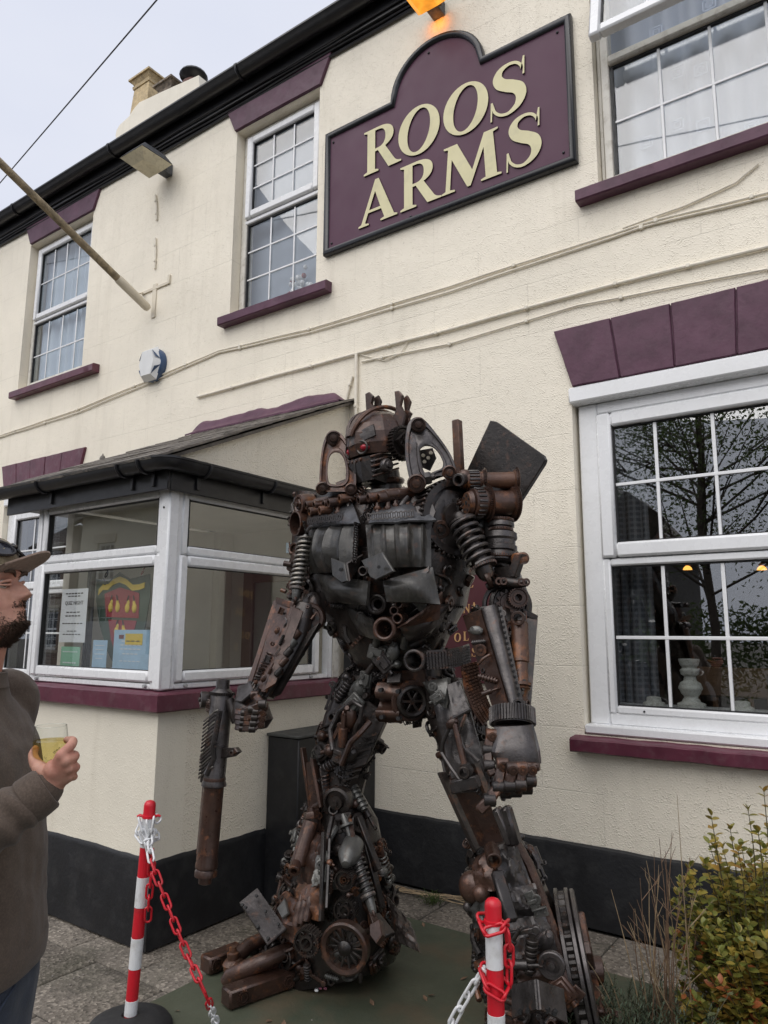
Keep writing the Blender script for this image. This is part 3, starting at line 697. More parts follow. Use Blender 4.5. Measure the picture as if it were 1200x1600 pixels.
# --- upstairs windows
def upstairs(x0, x1, vb, hb_t, hb_b, zt=6.20, ztr=5.345):
    m_ = MB(); rect_frame(m_, x0+.03, x1-.005, 4.44, zt+.02, 0.05, WY+.09, WY+.18, 0.006)
    m_.box((x0+.004, WY+.10, 4.41), (x0+.032, WY+.17, zt+.02), 0.004)
    f = m_.build('window', M_upvc_old, pub)
    s2 = MB(); rect_frame(s2, x0+.07, x1-.05, ztr+.004, zt-.025, 0.072, WY+.06, WY+.14, 0.012); s2.build('window_sash', M_upvc, f)
    MB().box((x0+.06, WY+.085, ztr-.042), (x1-.04, WY+.15, ztr-.002), 0.008).build('window_transom', M_upvc, f)
    a, b = x0+.142, x1-.122
    pane_and_bars(f, a, b, ztr+.075, zt-.098, WY+.10, [a+(b-a)*t for t in vb], [ztr+.075+(zt-ztr-.173)*t for t in hb_t], M_glass, 0.017)
    a, b = x0+.09, x1-.07
    pane_and_bars(f, a, b, 4.485, ztr-.05, WY+.115, [a+(b-a)*t for t in vb], [4.485+(ztr-4.535)*t for t in hb_b], M_glass, 0.017)
    return f
upstairs(W_UM[0], W_UM[1], (1/3, 2/3), (1/3, 2/3), (1/3, 2/3))
upstairs(W_UL[0], W_UL[1], (.25, .5, .75), (.5,), (.45,), ztr=5.26)
sill(-4.72, -3.475, 4.385, 0.092, M_purple); sill(-8.25, -6.60, 4.365, 0.092, M_maroon); sill(-1.425, 0.40, 4.395, 0.092, M_purple)
# right upstairs window with its top sash open
m_ = MB(); rect_frame(m_, -1.27, 0.20, 4.43, 6.20, 0.055, WY+.06, WY+.15, 0.006); m_.box((-1.296, WY+.075, 4.41), (-1.272, WY+.14, 6.20), .004)
m_.box((-1.216, WY+.035, 5.272), (0.146, WY+.13, 5.335), 0.012)
ur = m_.build('window', M_upvc_old, pub, label='upstairs window with its top light hinged open')
pane_and_bars(ur, -1.198, 0.128, 4.465, 5.262, WY+.085, [-0.906, -0.606, -0.30, 0.0], [4.862], M_glass, 0.019)
MB().box((-1.21, WY+.06, 4.438), (0.14, WY+.12, 4.466), .004).build('window_bead', M_upvc, ur)
s2 = MB(); rect_frame(s2, -1.262, 0.192, 5.300, 6.17, 0.072, WY+.0, WY+.07, 0.012)
T = Matrix.Translation((0, WY+.03, 6.17)) @ Matrix.Rotation(R(-13), 4, 'X') @ Matrix.Translation((0, -WY-.03, -6.17))
sash = s2.build('window_sash', M_upvc, ur); sash.matrix_basis = T
pane_and_bars(ur, -1.188, 0.118, 5.375, 6.09, WY+.035, [-0.906, -0.606, -0.30, 0.0], [5.73], M_glass, 0.019, tilt=T)

# --- eaves: fascia, gutter, roof, chimney
m_ = MB(); m_.box((-13.1, WY-.06, 6.50), (5.1, WY+.02, 6.70), 0.004); m_.box((-13.1, WY-.012, 6.47), (5.1, WY+.02, 6.505), 0.004); m_.build('fascia', M_blackpl, pub)
m_ = MB(); n = 12; vs = []; fs = []
GY, GZ, GR = WY-.135, 6.70, 0.075
prof = [(GR*math.cos(math.pi+math.pi*k/n), GR*1.0*math.sin(math.pi+math.pi*k/n)) for k in range(n+1)]
prof = [(-GR-.012, .012), (-GR-.012, -.004)]+prof[1:]+[(GR, .01), (GR-.006, .01)]+[(p[0]*.93, p[1]*.93+.002) for p in prof[::-1][1:-1]]+[(-GR+.002, .012)]
for x in (-13.1, 5.1):
    for (a, b) in prof: vs.append((x, GY+a, GZ+b))
k = len(prof)
fs = [(i, (i+1) % k, k+(i+1) % k, k+i) for i in range(k)]+[tuple(range(k)), tuple(range(k, 2*k))[::-1]]
m_.add(vs, fs).build('gutter', M_blackpl, pub)
for i in range(9):
    x = -12.2+i*1.93
    m_ = MB(); m_.tube([(x, GY+math.cos(math.pi+math.pi*q/10)*(GR+.008), GZ+math.sin(math.pi+math.pi*q/10)*(GR+.008)) for q in range(11)], 0.012, 6)
    m_.box((x-.02, GY-GR-.016, GZ-.006), (x+.02, GY-GR+.004, GZ+.018), .003); m_.build('gutter_bracket', M_blackpl, pub)
M_slate = paint('grey_brown_roof_slate', (0.135, 0.120, 0.105), 0.75, 0.35, 7, 0.5, 50, dirt=(0.30, 0.27, 0.21), dirt_amt=0.5, bdist=0.006)
m_ = MB(); m_.prism([(-13.2, WY-.08, 6.72), (5.2, WY-.08, 6.72), (5.2, WY+3.5, 9.1), (-13.2, WY+3.5, 9.1)], (0, 0, 0.04))
m_.prism([(-13.2, WY+3.5, 9.1), (5.2, WY+3.5, 9.1), (5.2, WY+7.1, 6.72), (-13.2, WY+7.1, 6.72)], (0, 0, 0.04)); m_.build('roof', M_slate, pub)
M_pot = paint('buff_clay_pot', (0.52, 0.40, 0.22), 0.7, 0.25, 9, 0.25, 30, dirt=(0.12, 0.10, 0.08), dirt_amt=0.6)
M_potd = paint('sooty_clay_pot', (0.20, 0.16, 0.12), 0.8, 0.5, 12, 0.25, 30, dirt=(0.04, 0.04, 0.04), dirt_amt=0.9)
M_terra = paint('dark_red_clay_pot', (0.10, 0.04, 0.03), 0.7, 0.3, 9)
CY = 8.0
m_ = MB()
m_.box((-11.85, CY-.30, 8.3), (-9.5, CY+.40, 11.02), 0.04)
prof = [(-11.8, 11.0), (-11.93, 11.2), (-12.04, 11.38), (-12.09, 11.54), (-12.07, 11.64), (-11.98, 11.72), (-11.82, 11.75), (-11.68, 11.78), (-11.5, 11.90), (-11.36, 11.95), (-10.6, 11.85), (-9.6, 11.7), (-9.5, 11.0)]
m_.prism([(x, CY-.30, z) for x, z in prof], (0, .70, 0))
ch = m_.build('chimney', M_bayf, pub)
def square_pot(x, y, z0, z1, w0, w1, m):
    p = MB(); n = 4
    for (za, zb, wa, wb) in ((z0, z1-.22, w0, w1), (z1-.22, z1-.16, w1+.02, w1+.03), (z1-.16, z1-.04, w1-.01, w1+.06), (z1-.04, z1, w1+.09, w1+.09)):
        p.add([(x+sx*wa, y+sy*wa, za) for sx, sy in ((-1, -1), (1, -1), (1, 1), (-1, 1))]+[(x+sx*wb, y+sy*wb, zb) for sx, sy in ((-1, -1), (1, -1), (1, 1), (-1, 1))],
              [(0, 3, 2, 1), (4, 5, 6, 7)]+[(i, (i+1) % 4, 4+(i+1) % 4, 4+i) for i in range(4)])
    return p.build('chimney_pot', m, ch)
square_pot(-11.42, CY, 11.85, 12.62, .27, .235, M_pot)
square_pot(-10.72, CY, 11.9, 12.16, .22, .19, M_potd)
p = MB(); p.lathe((-10.12, CY, 11.7), (0, 0, 1), [(0, .17), (.16, .17), (.18, .21), (.24, .21), (.26, .15), (.34, .14)], 18); p.build('chimney_pot', M_terra, ch)
p = MB(); p.lathe((-10.12, CY, 12.0), (0, 0, 1), [(0, .13), (.05, .17), (.09, .25), (.13, .27), (.17, .25), (.18, .1)], 18); p.build('chimney_cowl', M_blackpl, ch)

# ---------------------------------------------------------------- porch built against the wall
BX0, BX1, BY = -4.63, -3.27, 2.58
m_ = MB()
m_.box((BX0, BY, 0), (BX1, BY+.2, 1.178)); m_.build('porch_wall', M_bayf, pub, ang=0)
for a_, b_ in ((BX1-.2, BX1), (BX0, BX0+.2)): MB().box((a_, BY+.2, 0), (b_, WY-.001, 1.177)).build('porch_wall', M_bayr, pub, ang=0)
for a_, b_ in ((BX1-.16, BX1-.012), (BX0+.012, BX0+.16)): MB().box((a_, 4.06, 1.28), (b_, WY-.001, 2.42)).build('porch_pier', M_bayr, pub, ang=0)
def roofz(y): return 2.545+(y-2.45)*0.46
for x in (BX1-.16, BX0+.012): MB().prism([(x, BY+.02, 2.42), (x, WY-.001, 2.42), (x, WY-.001, roofz(WY)-.03), (x, BY+.02, roofz(BY+.02)-.03)], (.148, 0, 0)).build('porch_gable', M_bayr, pub, ang=0)
pl = plinth_mb(BX0-.005, BX1+.010, BY, -1, 'x', 0.443, 0.010, 40); pl.build('plinth', M_black, pub)
plinth_mb(BY-.008, 3.42, BX1, 1, 'y', 0.425, 0.010, 40).build('plinth', M_black, pub)
# black meter box in the corner
M_bbox = paint('black_painted_box', (0.0085, 0.009, 0.011), 0.48, 0.3, 5, 0.2, 30, dirt=(0.05, 0.05, 0.05), dirt_amt=0.3)
m_ = MB(); m_.box((BX1+.002, 3.42, 0), (-3.012, WY-.002, 0.965), 0.006); m_.build('meter_cupboard', M_bbox, pub)
m_ = MB(); m_.box((BX1+.002, 3.405, 0.967), (-2.998, WY-.002, 0.984), 0.004); m_.build('cupboard_lid', paint('grey_black_lid', (0.045, 0.047, 0.045), 0.7, 0.35, 8, 0.2, 40), pub)  # lid coloured a lighter grey than the box below
# purple sill band
m_ = MB(); o = 0.055; n = 24; prof = [(-.05, 1.288), (o-.012, 1.276), (o, 1.266), (o, 1.186), (o-.008, 1.178), (-.05, 1.178)]
path = [(BX0-.001, WY-.002, -1, 0), (BX0, BY, -1, -1), (BX1, BY, 1, -1), (BX1+.001, WY-.002, 1, 0)]
vs = []; fs = []; sub = []
for i in range(3):
    for q in range(n+(1 if i == 2 else 0)):
        t = q/n; a, b = path[i], path[i+1]
        sub.append((a[0]+(b[0]-a[0])*t, a[1]+(b[1]-a[1])*t, *( (a[2], a[3]) if q == 0 else ((b[2], b[3]) if q == n else {0: (-1, 0), 1: (0, -1), 2: (1, 0)}[i]))))
for (x, y, dx, dy) in sub:
    for (oo, z) in prof:
        j = 0.0025*noise.noise(Vector((x*9, y*9, z*20))); vs.append((x+dx*(oo+j), y+dy*(oo+j), z+j))
k = len(prof)
for i in range(len(sub)-1):
    for e in range(k): fs.append((i*k+e, (i+1)*k+e, (i+1)*k+(e+1) % k, i*k+(e+1) % k))
m_.add(vs, fs).build('porch_sill', M_maroon, pub)
# white frames: front light, corner post, return light
def porch_light(mapf, a0, a1, g0, g1):
    """a: along the wall; mapf(a, depth, z)"""
    class Q(MB):
        pass
    def conv(m__):
        m__.v = [mapf(*p) for p in m__.v]; return m__
    f_ = MB(); rect_frame(f_, a0, a1, 1.288, 2.415, 0.045, .012, .075, .006, .03, .03)
    fo = conv(f_).build('porch_window', M_upvc, pub)
    s_ = MB(); rect_frame(s_, g0-.062, g1+.062, 1.325, 2.018+.012, 0.062, -.002, .06, .012); conv(s_).build('window_sash', M_upvc, fo)
    s_ = MB(); rect_frame(s_, g0-.055, g1+.055, 2.034, 2.405, 0.050, .006, .06, .010); conv(s_).build('window_sash', M_upvc, fo)
    for (z0, z1) in ((1.385, 1.97), (2.083, 2.356)):
        q = MB(); rect_frame(q, g0-.004, g1+.004, z0-.004, z1+.004, .009, .016, .05, 0); conv(q).build('window_seal', M_seal, fo)
        q = MB(); q.box((g0, .03, z0), (g1, .036, z1)); conv(q).build('window_pane', M_glass_p, fo, ang=0)
    for s in (g0+.02, g1-.02):
        q = MB(); q.cyl((s, -.006, 1.306), (s, .02, 1.306), .010, n=10); conv(q).build('drain_cap', paint('grey_cap', (.35, .36, .36), .5), fo)
    return fo
pf = porch_light(lambda a, d, z: (a, BY+d, z), BX0, BX1-.062, -4.505, -3.385)
pr = porch_light(lambda a, d, z: (BX1-d, a, z), BY+.062, 4.06, 2.735, 3.845)
m_ = MB(); m_.box((BX1-.072, BY-.004, 1.287), (BX1+.004, BY+.072, 2.418), .010); m_.build('corner_post', M_upvc, pub)
MB().cyl((BX1-.042, BY-.008, 2.29), (BX1-.042, BY, 2.29), .006, n=8).build('screw_cap', M_seal, pub)
m_ = MB(); m_.box((BX1-.05, 4.06, 1.288), (BX1+.002, 4.115, 2.41), .006); m_.build('window_trim', M_upvc_old, pub)
# fascia, gutters
m_ = MB(); m_.box((-4.90, 2.515, 2.375), (BX1+.055, 2.535, 2.500), .003); m_.box((BX1+.036, 2.535, 2.375), (BX1+.056, WY-.002, 2.500), .003)
m_.box((-4.90, 2.535, 2.419), (BX1+.036, WY-.01, 2.430)); m_.build('porch_fascia', M_blackpl, pub)
def half_gutter(path, r=.055, seg=10):
    m__ = MB(); pts = []
    prof = [(-r-.006, .014), (-r-.006, .002)]+[(r*math.cos(math.pi+math.pi*k/seg), r*math.sin(math.pi+math.pi*k/seg)) for k in range(seg+1)]+[(r, .008), (r-.005, .008)]+[(r*.92*math.cos(2*math.pi-math.pi*k/seg), r*.92*math.sin(2*math.pi-math.pi*k/seg)+.002) for k in range(1, seg)]+[(-r+.003, .014)]
    k = len(prof); vs = []; fs = []
    for (x, y, nx_, ny_) in path:
        for (a, b) in prof: vs.append((x-nx_*a, y-ny_*a, 2.526+b))
    for i in range(len(path)-1):
        for e in range(k): fs.append((i*k+e, (i+1)*k+e, (i+1)*k+(e+1) % k, i*k+(e+1) % k))
    fs.append(tuple(range(k))); fs.append(tuple((len(path)-1)*k+e for e in range(k))[::-1])
    return m__.add(vs, fs)
gx, gy = BX1+.115, 2.455
pth = [(-5.15, gy, 0, -1), (gx-.06, gy, 0, -1), (gx-.025, gy+.008, .38, -.92), (gx-.008, gy+.025, .92, -.38), (gx, gy+.06, 1, 0), (gx, WY-.10, 1, 0)]
half_gutter(pth).build('porch_gutter', M_blackpl, pub)
for (x, y, ax) in ((-5.05, gy, 0), (-4.35, gy, 0), (-3.52, gy, 0), (-3.33, gy, 0), (gx, 2.72, 1), (gx, 3.25, 1), (gx, 3.8, 1)):
    arc = [(math.cos(math.pi+math.pi*q/10)*.062, math.sin(math.pi+math.pi*q/10)*.062) for q in range(11)]
    m_ = MB(); m_.tube([(x, y+a, 2.528+b) if ax == 0 else (x-a, y, 2.528+b) for a, b in arc], .010, 6)
    m_.box((x-.012, y+.045, 2.40) if ax == 0 else (x-.06, y-.012, 2.40), (x+.012, y+.06, 2.53) if ax == 0 else (x-.045, y+.012, 2.53), .002); m_.build('gutter_bracket', M_blackpl, pub)
m_ = MB(); m_.box((-3.245, WY-.085, 0.985), (-3.155, WY-.012, 2.50), .012); m_.box((-3.250, WY-.09, 1.62), (-3.150, WY-.01, 1.66), .004); m_.build('downpipe', M_blackpl, pub)
# slate roof of the porch, slate by slate
rf = MB().prism([(-5.02, 2.42, roofz(2.42)-.035), (BX1+.03, 2.42, roofz(2.42)-.035), (BX1+.03, WY-.002, roofz(WY)-.035), (-5.02, WY-.002, roofz(WY)-.035)], (0, 0, .022)).build('porch_roof', M_slate, pub)
rows = 13; dy = (WY-2.40)/rows
sl_mesh = []
for q in range(5):
    m_ = MB(); wv = .125
    nx = 6; vs = []
    for (yy, zz) in ((0, -.004), (0, .010), (dy*1.75, .010), (dy*1.75, -.002)):
        for i in range(nx+1): vs.append((-wv/1+2*wv*i/nx, yy+(.008*noise.noise(Vector((i*1.3, q*7.1, 0))) if yy == 0 else 0), zz+.002*noise.noise(Vector((i*.9, q*3.3, yy*9)))))
    W_ = nx+1; fs = []
    for a_, b_ in ((0, 1), (1, 2), (2, 3), (3, 0)):
        for i in range(nx): fs.append((a_*W_+i, a_*W_+i+1, b_*W_+i+1, b_*W_+i))
    fs += [(0, W_, 2*W_, 3*W_), (nx, 3*W_+nx, 2*W_+nx, W_+nx)]
    sl_mesh.append(m_.add(vs, fs).mesh('slate', M_slate, 30))
sl = math.atan(0.46)
for r in range(rows):
    y = 2.395+r*dy; x = -5.04+(.125 if r % 2 else 0)
    while x < BX1+.04:
        c = x+.125; jz = .004*hashf(r, c); jr = .02*(hashf(c, r, 2))
        wsc = min(1.0, (BX1+.055-x)/.25)
        if wsc > .15:
            M = Matrix.Translation((x+.125*wsc, y, roofz(y)+.006+jz)) @ Matrix.Rotation(sl-.02+jr*.4, 4, 'X') @ Matrix.Rotation(jr*.6, 4, 'Z') @ Matrix.Diagonal((.985*wsc, 1, 1, 1))
            link('roof_slate', sl_mesh[(r*7+int(c*10)) % 5], rf, M)
        x += .25
# lead and mortar flashing painted purple along the wall
m_ = MB(); vs = []; fs = []; n = 60
for i in range(n+1):
    x = -5.06+(1.755)*i/n; t = i/n
    top = 3.445+.028*noise.noise(Vector((x*3.1, 0, 0)))+.012*noise.noise(Vector((x*11, 3, 0)))+(.03 if t > .93 else 0)*0
    e = min(1, min(t, 1-t)*14); top = 3.355+(top-3.355)*e
    bot = 3.345+.006*noise.noise(Vector((x*9, 5, 0)))
    for (yy, zz) in ((WY+.002, top+.012*e), (WY-.02, top+.004), (WY-.045, top-.02*e), (WY-.05-.012*abs(noise.noise(Vector((x*6, 8, 0)))), (top+bot)/2), (WY-.10, bot), (WY-.10, bot-.015)): vs.append((x, yy, zz))
for i in range(n):
    for k in range(5): fs.append((i*6+k, (i+1)*6+k, (i+1)*6+k+1, i*6+k+1))
m_.add(vs, fs).build('flashing', M_purple, pub)
m_ = MB(); m_.lathe(at(160, 722, 3.6), (0, 0, 1), [(-.05, .012), (0, .014), (.01, .022), (.03, .026), (.05, .018), (.06, .008), (.075, .003)], 12); m_.build('roof_finial', M_slate, pub)
# rooms behind the glass, so that panes look into depth
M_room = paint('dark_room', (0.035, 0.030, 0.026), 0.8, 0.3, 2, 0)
M_roomp = paint('porch_interior_paint', (0.74, 0.71, 0.62), 0.7, 0.1, 2, 0.05)
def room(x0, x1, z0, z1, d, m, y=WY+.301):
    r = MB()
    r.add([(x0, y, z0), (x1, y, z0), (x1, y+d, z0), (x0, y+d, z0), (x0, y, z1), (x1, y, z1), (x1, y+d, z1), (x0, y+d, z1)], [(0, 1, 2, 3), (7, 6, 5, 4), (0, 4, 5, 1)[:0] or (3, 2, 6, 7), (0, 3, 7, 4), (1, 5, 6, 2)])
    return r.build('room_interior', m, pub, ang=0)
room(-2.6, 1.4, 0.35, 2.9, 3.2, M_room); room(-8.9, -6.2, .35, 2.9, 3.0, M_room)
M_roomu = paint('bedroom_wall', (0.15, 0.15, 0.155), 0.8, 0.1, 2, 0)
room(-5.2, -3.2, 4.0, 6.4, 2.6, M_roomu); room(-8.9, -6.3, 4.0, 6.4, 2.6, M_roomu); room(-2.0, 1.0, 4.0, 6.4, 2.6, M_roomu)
m_ = MB(); m_.box((BX0+.2, 2.8, -.002), (BX1-.2, WY-.002, .012)); m_.build('porch_floor', paint('porch_mat', (.10, .09, .08), .9), pub)
m_ = MB(); m_.box((BX0+.08, WY-.016, .012), (BX1-.17, WY-.003, 2.418)); m_.box((BX0+.18, BY+.1, 2.405), (BX1-.18, WY-.02, 2.418)); m_.box((BX0+.018, BY+.21, 1.29), (BX0+.09, 4.05, 2.40)); m_.build('porch_lining', M_roomp, pub)
# inner door of the porch with glazed panel
M_brown = paint('brown_door_paint', (0.22, 0.165, 0.125), 0.4, 0.2, 5, 0.1, 40)
d_ = MB(); rect_frame(d_, -4.30, -3.50, .02, 2.10, .11, WY-.06, WY-.02, .008); d_.box((-4.19, WY-.058, .75), (-3.61, WY-.022, .86), .005); dr = d_.build('inner_door', M_brown, pub)
MB().box((-4.19, WY-.044, .13), (-3.61, WY-.036, .75)).build('door_panel', M_brown, dr); MB().box((-4.19, WY-.044, .86), (-3.61, WY-.038, 1.99)).build('door_pane', M_glass_dark, dr, ang=0)
# ---------------------------------------------------------------- things fixed to the wall
M_letter = paint('cream_letter_paint', (0.66, 0.61, 0.36), 0.45, 0.05, 3, 0.04, 90, dirt=(0.35, 0.33, 0.22), dirt_amt=0.3)
M_ledge = paint('dark_letter_edge', (0.015, 0.010, 0.012), 0.5, 0.1)
M_moul = paint('black_moulding', (0.014, 0.015, 0.019), 0.30, 0.2, 4, 0.05, 90)
def bez(p, c1, c2, q, n=9):
    r = []
    for i in range(1, n+1):
        t = i/n; a = (1-t)
        r.append((a**3*p[0]+3*a*a*t*c1[0]+3*a*t*t*c2[0]+t**3*q[0], a**3*p[1]+3*a*a*t*c1[1]+3*a*t*t*c2[1]+t**3*q[1]))
    return r
def path(seq):
    pts = []
    for s in seq:
        if len(s) == 2: pts.append(s)
        else: pts += bez(pts[-1], s[0:2], s[2:4], s[4:6])
    return pts
def ell(cx, cy, rx, ry, tilt=0, n=40):
    c, s = math.cos(tilt), math.sin(tilt)
    return [(cx+rx*math.cos(2*math.pi*k/n)*c-ry*math.sin(2*math.pi*k/n)*s, cy+rx*math.cos(2*math.pi*k/n)*s+ry*math.sin(2*math.pi*k/n)*c) for k in range(n)]
def s_shape():
    ctr = [(.50, .74), (.485, .84), (.41, .935), (.29, .965), (.165, .91), (.115, .78), (.17, .645), (.30, .545), (.43, .44), (.475, .29), (.42, .13), (.28, .035), (.15, .06), (.06, .16), (.035, .27)]
    wd = [.035, .045, .05, .06, .10, .15, .19, .215, .20, .165, .11, .06, .05, .045, .035]
    P_ = []; Wd = []
    n = len(ctr)
    for i in range(n-1):
        p0, p1, p2, p3 = ctr[max(0, i-1)], ctr[i], ctr[i+1], ctr[min(n-1, i+2)]
        for k in range(6):
            t = k/6
            P_.append(tuple(0.5*((2*p1[j])+(-p0[j]+p2[j])*t+(2*p0[j]-5*p1[j]+4*p2[j]-p3[j])*t*t+(-p0[j]+3*p1[j]-3*p2[j]+p3[j])*t**3) for j in (0, 1)))
            Wd.append(wd[i]*(1-t)+wd[i+1]*t)
    P_.append(ctr[-1]); Wd.append(wd[-1]); a = []; b = []
    for i in range(len(P_)):
        q, r = P_[max(0, i-1)], P_[min(len(P_)-1, i+1)]; d = Vector((r[0]-q[0], r[1]-q[1])).normalized()
        a.append((P_[i][0]-d.y*Wd[i]/2, P_[i][1]+d.x*Wd[i]/2)); b.append((P_[i][0]+d.y*Wd[i]/2, P_[i][1]-d.x*Wd[i]/2))
    top = [(.515, .66), (.535, .66), (.55, 1.0), (.525, 1.0)]
    bot = [(.02, .36), (.0, .36), (-.015, .0), (.01, .0)]
    return a, b, top, bot
GLYPH = {
 'R': ([(0, 0), (0, .035), (.085, .065), (.085, .935), (0, .965), (0, 1), (.37, 1), (.60, 1, .72, .90, .72, .745), (.72, .62, .63, .545, .52, .505), (.74, .13), (.78, .07, .82, .05, .90, .035), (.90, 0), (.60, 0), (.345, .465), (.275, .465), (.275, .065), (.36, .035), (.36, 0)],
       [[(.275, .525), (.275, .94), (.35, .94), (.47, .94, .525, .865, .525, .735), (.525, .60, .46, .525, .34, .525)]]),
 'A': ([(0, 0), (0, .035), (.065, .06), (.375, 1.0), (.455, 1.0), (.80, .06), (.87, .035), (.87, 0), (.50, 0), (.50, .035), (.585, .06), (.515, .275), (.22, .275), (.15, .06), (.235, .035), (.235, 0)], [[(.242, .335), (.495, .335), (.375, .73)]]),
 'M': ([(0, 0), (0, .035), (.075, .06), (.135, .94), (.05, .965), (.05, 1), (.315, 1), (.60, .32), (.83, 1), (1.09, 1), (1.09, .965), (1.0, .94), (1.06, .06), (1.14, .035), (1.14, 0), (.76, 0), (.76, .035), (.85, .06), (.82, .70), (.565, 0), (.50, 0), (.205, .70), (.165, .06), (.26, .035), (.26, 0)], []),
 'O': (ell(.44, .5, .44, .525), [ell(.44, .5, .235, .455, R(-9))[::-1]]),
 'E': ([(0, 0), (0, .035), (.085, .065), (.085, .935), (0, .965), (0, 1), (.62, 1), (.63, .76), (.595, .76), (.54, .94), (.275, .94), (.275, .545), (.40, .545), (.44, .64), (.475, .64), (.475, .38), (.44, .38), (.40, .475), (.275, .475), (.275, .06), (.56, .06), (.64, .27), (.675, .27), (.65, 0)], []),
 'L': ([(0, 0), (0, .035), (.085, .065), (.085, .935), (0, .965), (0, 1), (.36, 1), (.36, .965), (.275, .935), (.275, .06), (.53, .06), (.60, .27), (.635, .27), (.61, 0)], []),
}
def s_outline():
    a, b, top, bot = s_shape()
    # one closed outline: upper serif, outer edge, lower serif, inner edge
    left = a[2:-3]; right = b[2:-3]
    return [(.545, 1.0), (.52, 1.0)]+left+[(.012, .0), (-.012, .0), (.0, .36), (.03, .36)]+right[::-1]+[(.505, .66), (.535, .66)]
GLYPH['S'] = (s_outline(), [])
def letter_mesh(ch, x0, x1, z0, z1, th, name='letter', mats=None):
    out_, holes = GLYPH[ch]
    pts = path(out_) if ch != 'O' and ch != 'S' else out_
    loops = [pts]+[path(h) if ch != 'O' else h for h in holes]
    xs = [p[0] for p in pts]; zs = [p[1] for p in pts]; ax, bx, az, bz = min(xs), max(xs), min(zs), max(zs)
    cu = bpy.data.curves.new(name, 'CURVE'); cu.dimensions = '2D'; cu.fill_mode = 'BOTH'; cu.extrude = th/2; cu.bevel_depth = 0
    for lp in loops:
        sp = cu.splines.new('POLY'); sp.points.add(len(lp)-1); sp.use_cyclic_u = True
        for i, p in enumerate(lp): sp.points[i].co = (x0+(p[0]-ax)/(bx-ax)*(x1-x0), z0+(p[1]-az)/(bz-az)*(z1-z0), 0, 1)
    ob = bpy.data.objects.new('t', cu); me = bpy.data.meshes.new_from_object(ob); bpy.data.objects.remove(ob)
    me.name = name; me.transform(Matrix.Rotation(R(90), 4, 'X'))
    me.materials.clear()
    for m in (mats or [M_letter, M_ledge]): me.materials.append(m)
    me.polygons.foreach_set('material_index', [0 if p.normal.y < -0.7 else min(1, len(me.materials)-1) for p in me.polygons]); me.update()
    return me
SX0, SX1, SZ0, SZ1 = -3.54, -1.418, 4.612, 5.705
acx, arx, arz, az0 = -2.475, 0.405, 0.375, SZ1
def sign_outline(ins):
    pts = [(SX0+ins, SZ0+ins), (SX1-ins, SZ0+ins), (SX1-ins, SZ1-ins), (acx+arx-ins*.6, SZ1-ins)]
    for k in range(1, 20):
        a = math.pi*k/20; pts.append((acx+(arx-ins)*math.cos(a), SZ1-ins*.2+(arz-ins*.8)*math.sin(a)))
    return pts+[(acx-arx+ins*.6, SZ1-ins), (SX0+ins, SZ1-ins)]
sign = tag(empty('pub_sign', (-2.48, WY, SZ0)), 'purple sign board with arched top and black frame reading ROOS ARMS', 'sign')
o_ = sign_outline(.02); MB().prism([(x, WY-.004, z) for x, z in o_], (0, -.024, 0)).build('sign_board', M_signp, sign)
def mould(ins0, ins1, ins2):
    rings = []
    for (i_, y) in ((0, -.003), (0, -.038), (.010, -.052), (.030, -.056), (.045, -.046), (.050, -.027)): rings.append([(x, WY+y, z) for x, z in sign_outline(i_)])
    n = len(rings[0]); vs = [p for r in rings for p in r]; fs = []
    for j in range(len(rings)-1): fs += [(j*n+i, j*n+(i+1) % n, (j+1)*n+(i+1) % n, (j+1)*n+i) for i in range(n)]
    return MB().add(vs, fs)
mould(0, 0, 0).build('sign_frame', M_moul, sign, ang=50)
for chs, spans, z0, z1 in (('ROOS', [(-3.135, -2.780), (-2.806, -2.437), (-2.406, -2.037), (-2.024, -1.748)], 5.163, 5.545), ('ARMS', [(-3.182, -2.815), (-2.787, -2.428), (-2.425, -1.948), (-1.912, -1.652)], 4.730, 5.098)):
    for c_, (a, b) in zip(chs, spans):
        e = 0.012 if c_ in 'OS' else 0
        me = letter_mesh(c_, a, b, z0-e, z1+e, .011)
        o = link('letter', me, sign); o.location = (0, WY-.0342, 0)
for (x, z) in ((SX0+.08, SZ0+.09), (SX1-.09, SZ0+.10), (SX0+.08, SZ1-.10), (SX1-.10, SZ1-.09), (acx-.06, SZ1+.27), (-2.7, SZ0+.06)):
    MB().sphere((x, WY-.029, z), .010, 8, 5).build('screw', M_moul, sign)

# menu board partly hidden behind the statue
M_mboard = paint('dark_red_board', (0.085, 0.020, 0.026), 0.4, 0.1, 4)
M_gold = paint('gold_lettering', (0.60, 0.36, 0.16), 0.4, 0.1)
mbd = tag(empty('menu_board', (-2.35, WY, 1.55)), 'dark red board with gold capitals on the wall behind the statue', 'sign')
xa, xb = at(672, 950, WY-.02).x, at(772, 950, WY-.02).x
zt, zb = at(735, 872, WY-.02).z, at(735, 1062, WY-.02).z
MB().box((xa, WY-.024, zb), (xb, WY-.004, zt), .003).build('board', M_mboard, mbd)
s_ = MB(); rect_frame(s_, xa-.02, xb+.02, zb-.02, zt+.02, .022, WY-.03, WY-.003, .004); s_.build('board_frame', M_mboard, mbd)
GLYPH['F'] = (GLYPH['E'][0][:16]+[(.40, .475), (.275, .475), (.275, .065), (.37, .035), (.37, 0)], []); GLYPH['I'] = ([(0, 0), (0, .035), (.085, .065), (.085, .935), (0, .965), (0, 1), (.36, 1), (.36, .965), (.275, .935), (.275, .065), (.36, .035), (.36, 0)], [])
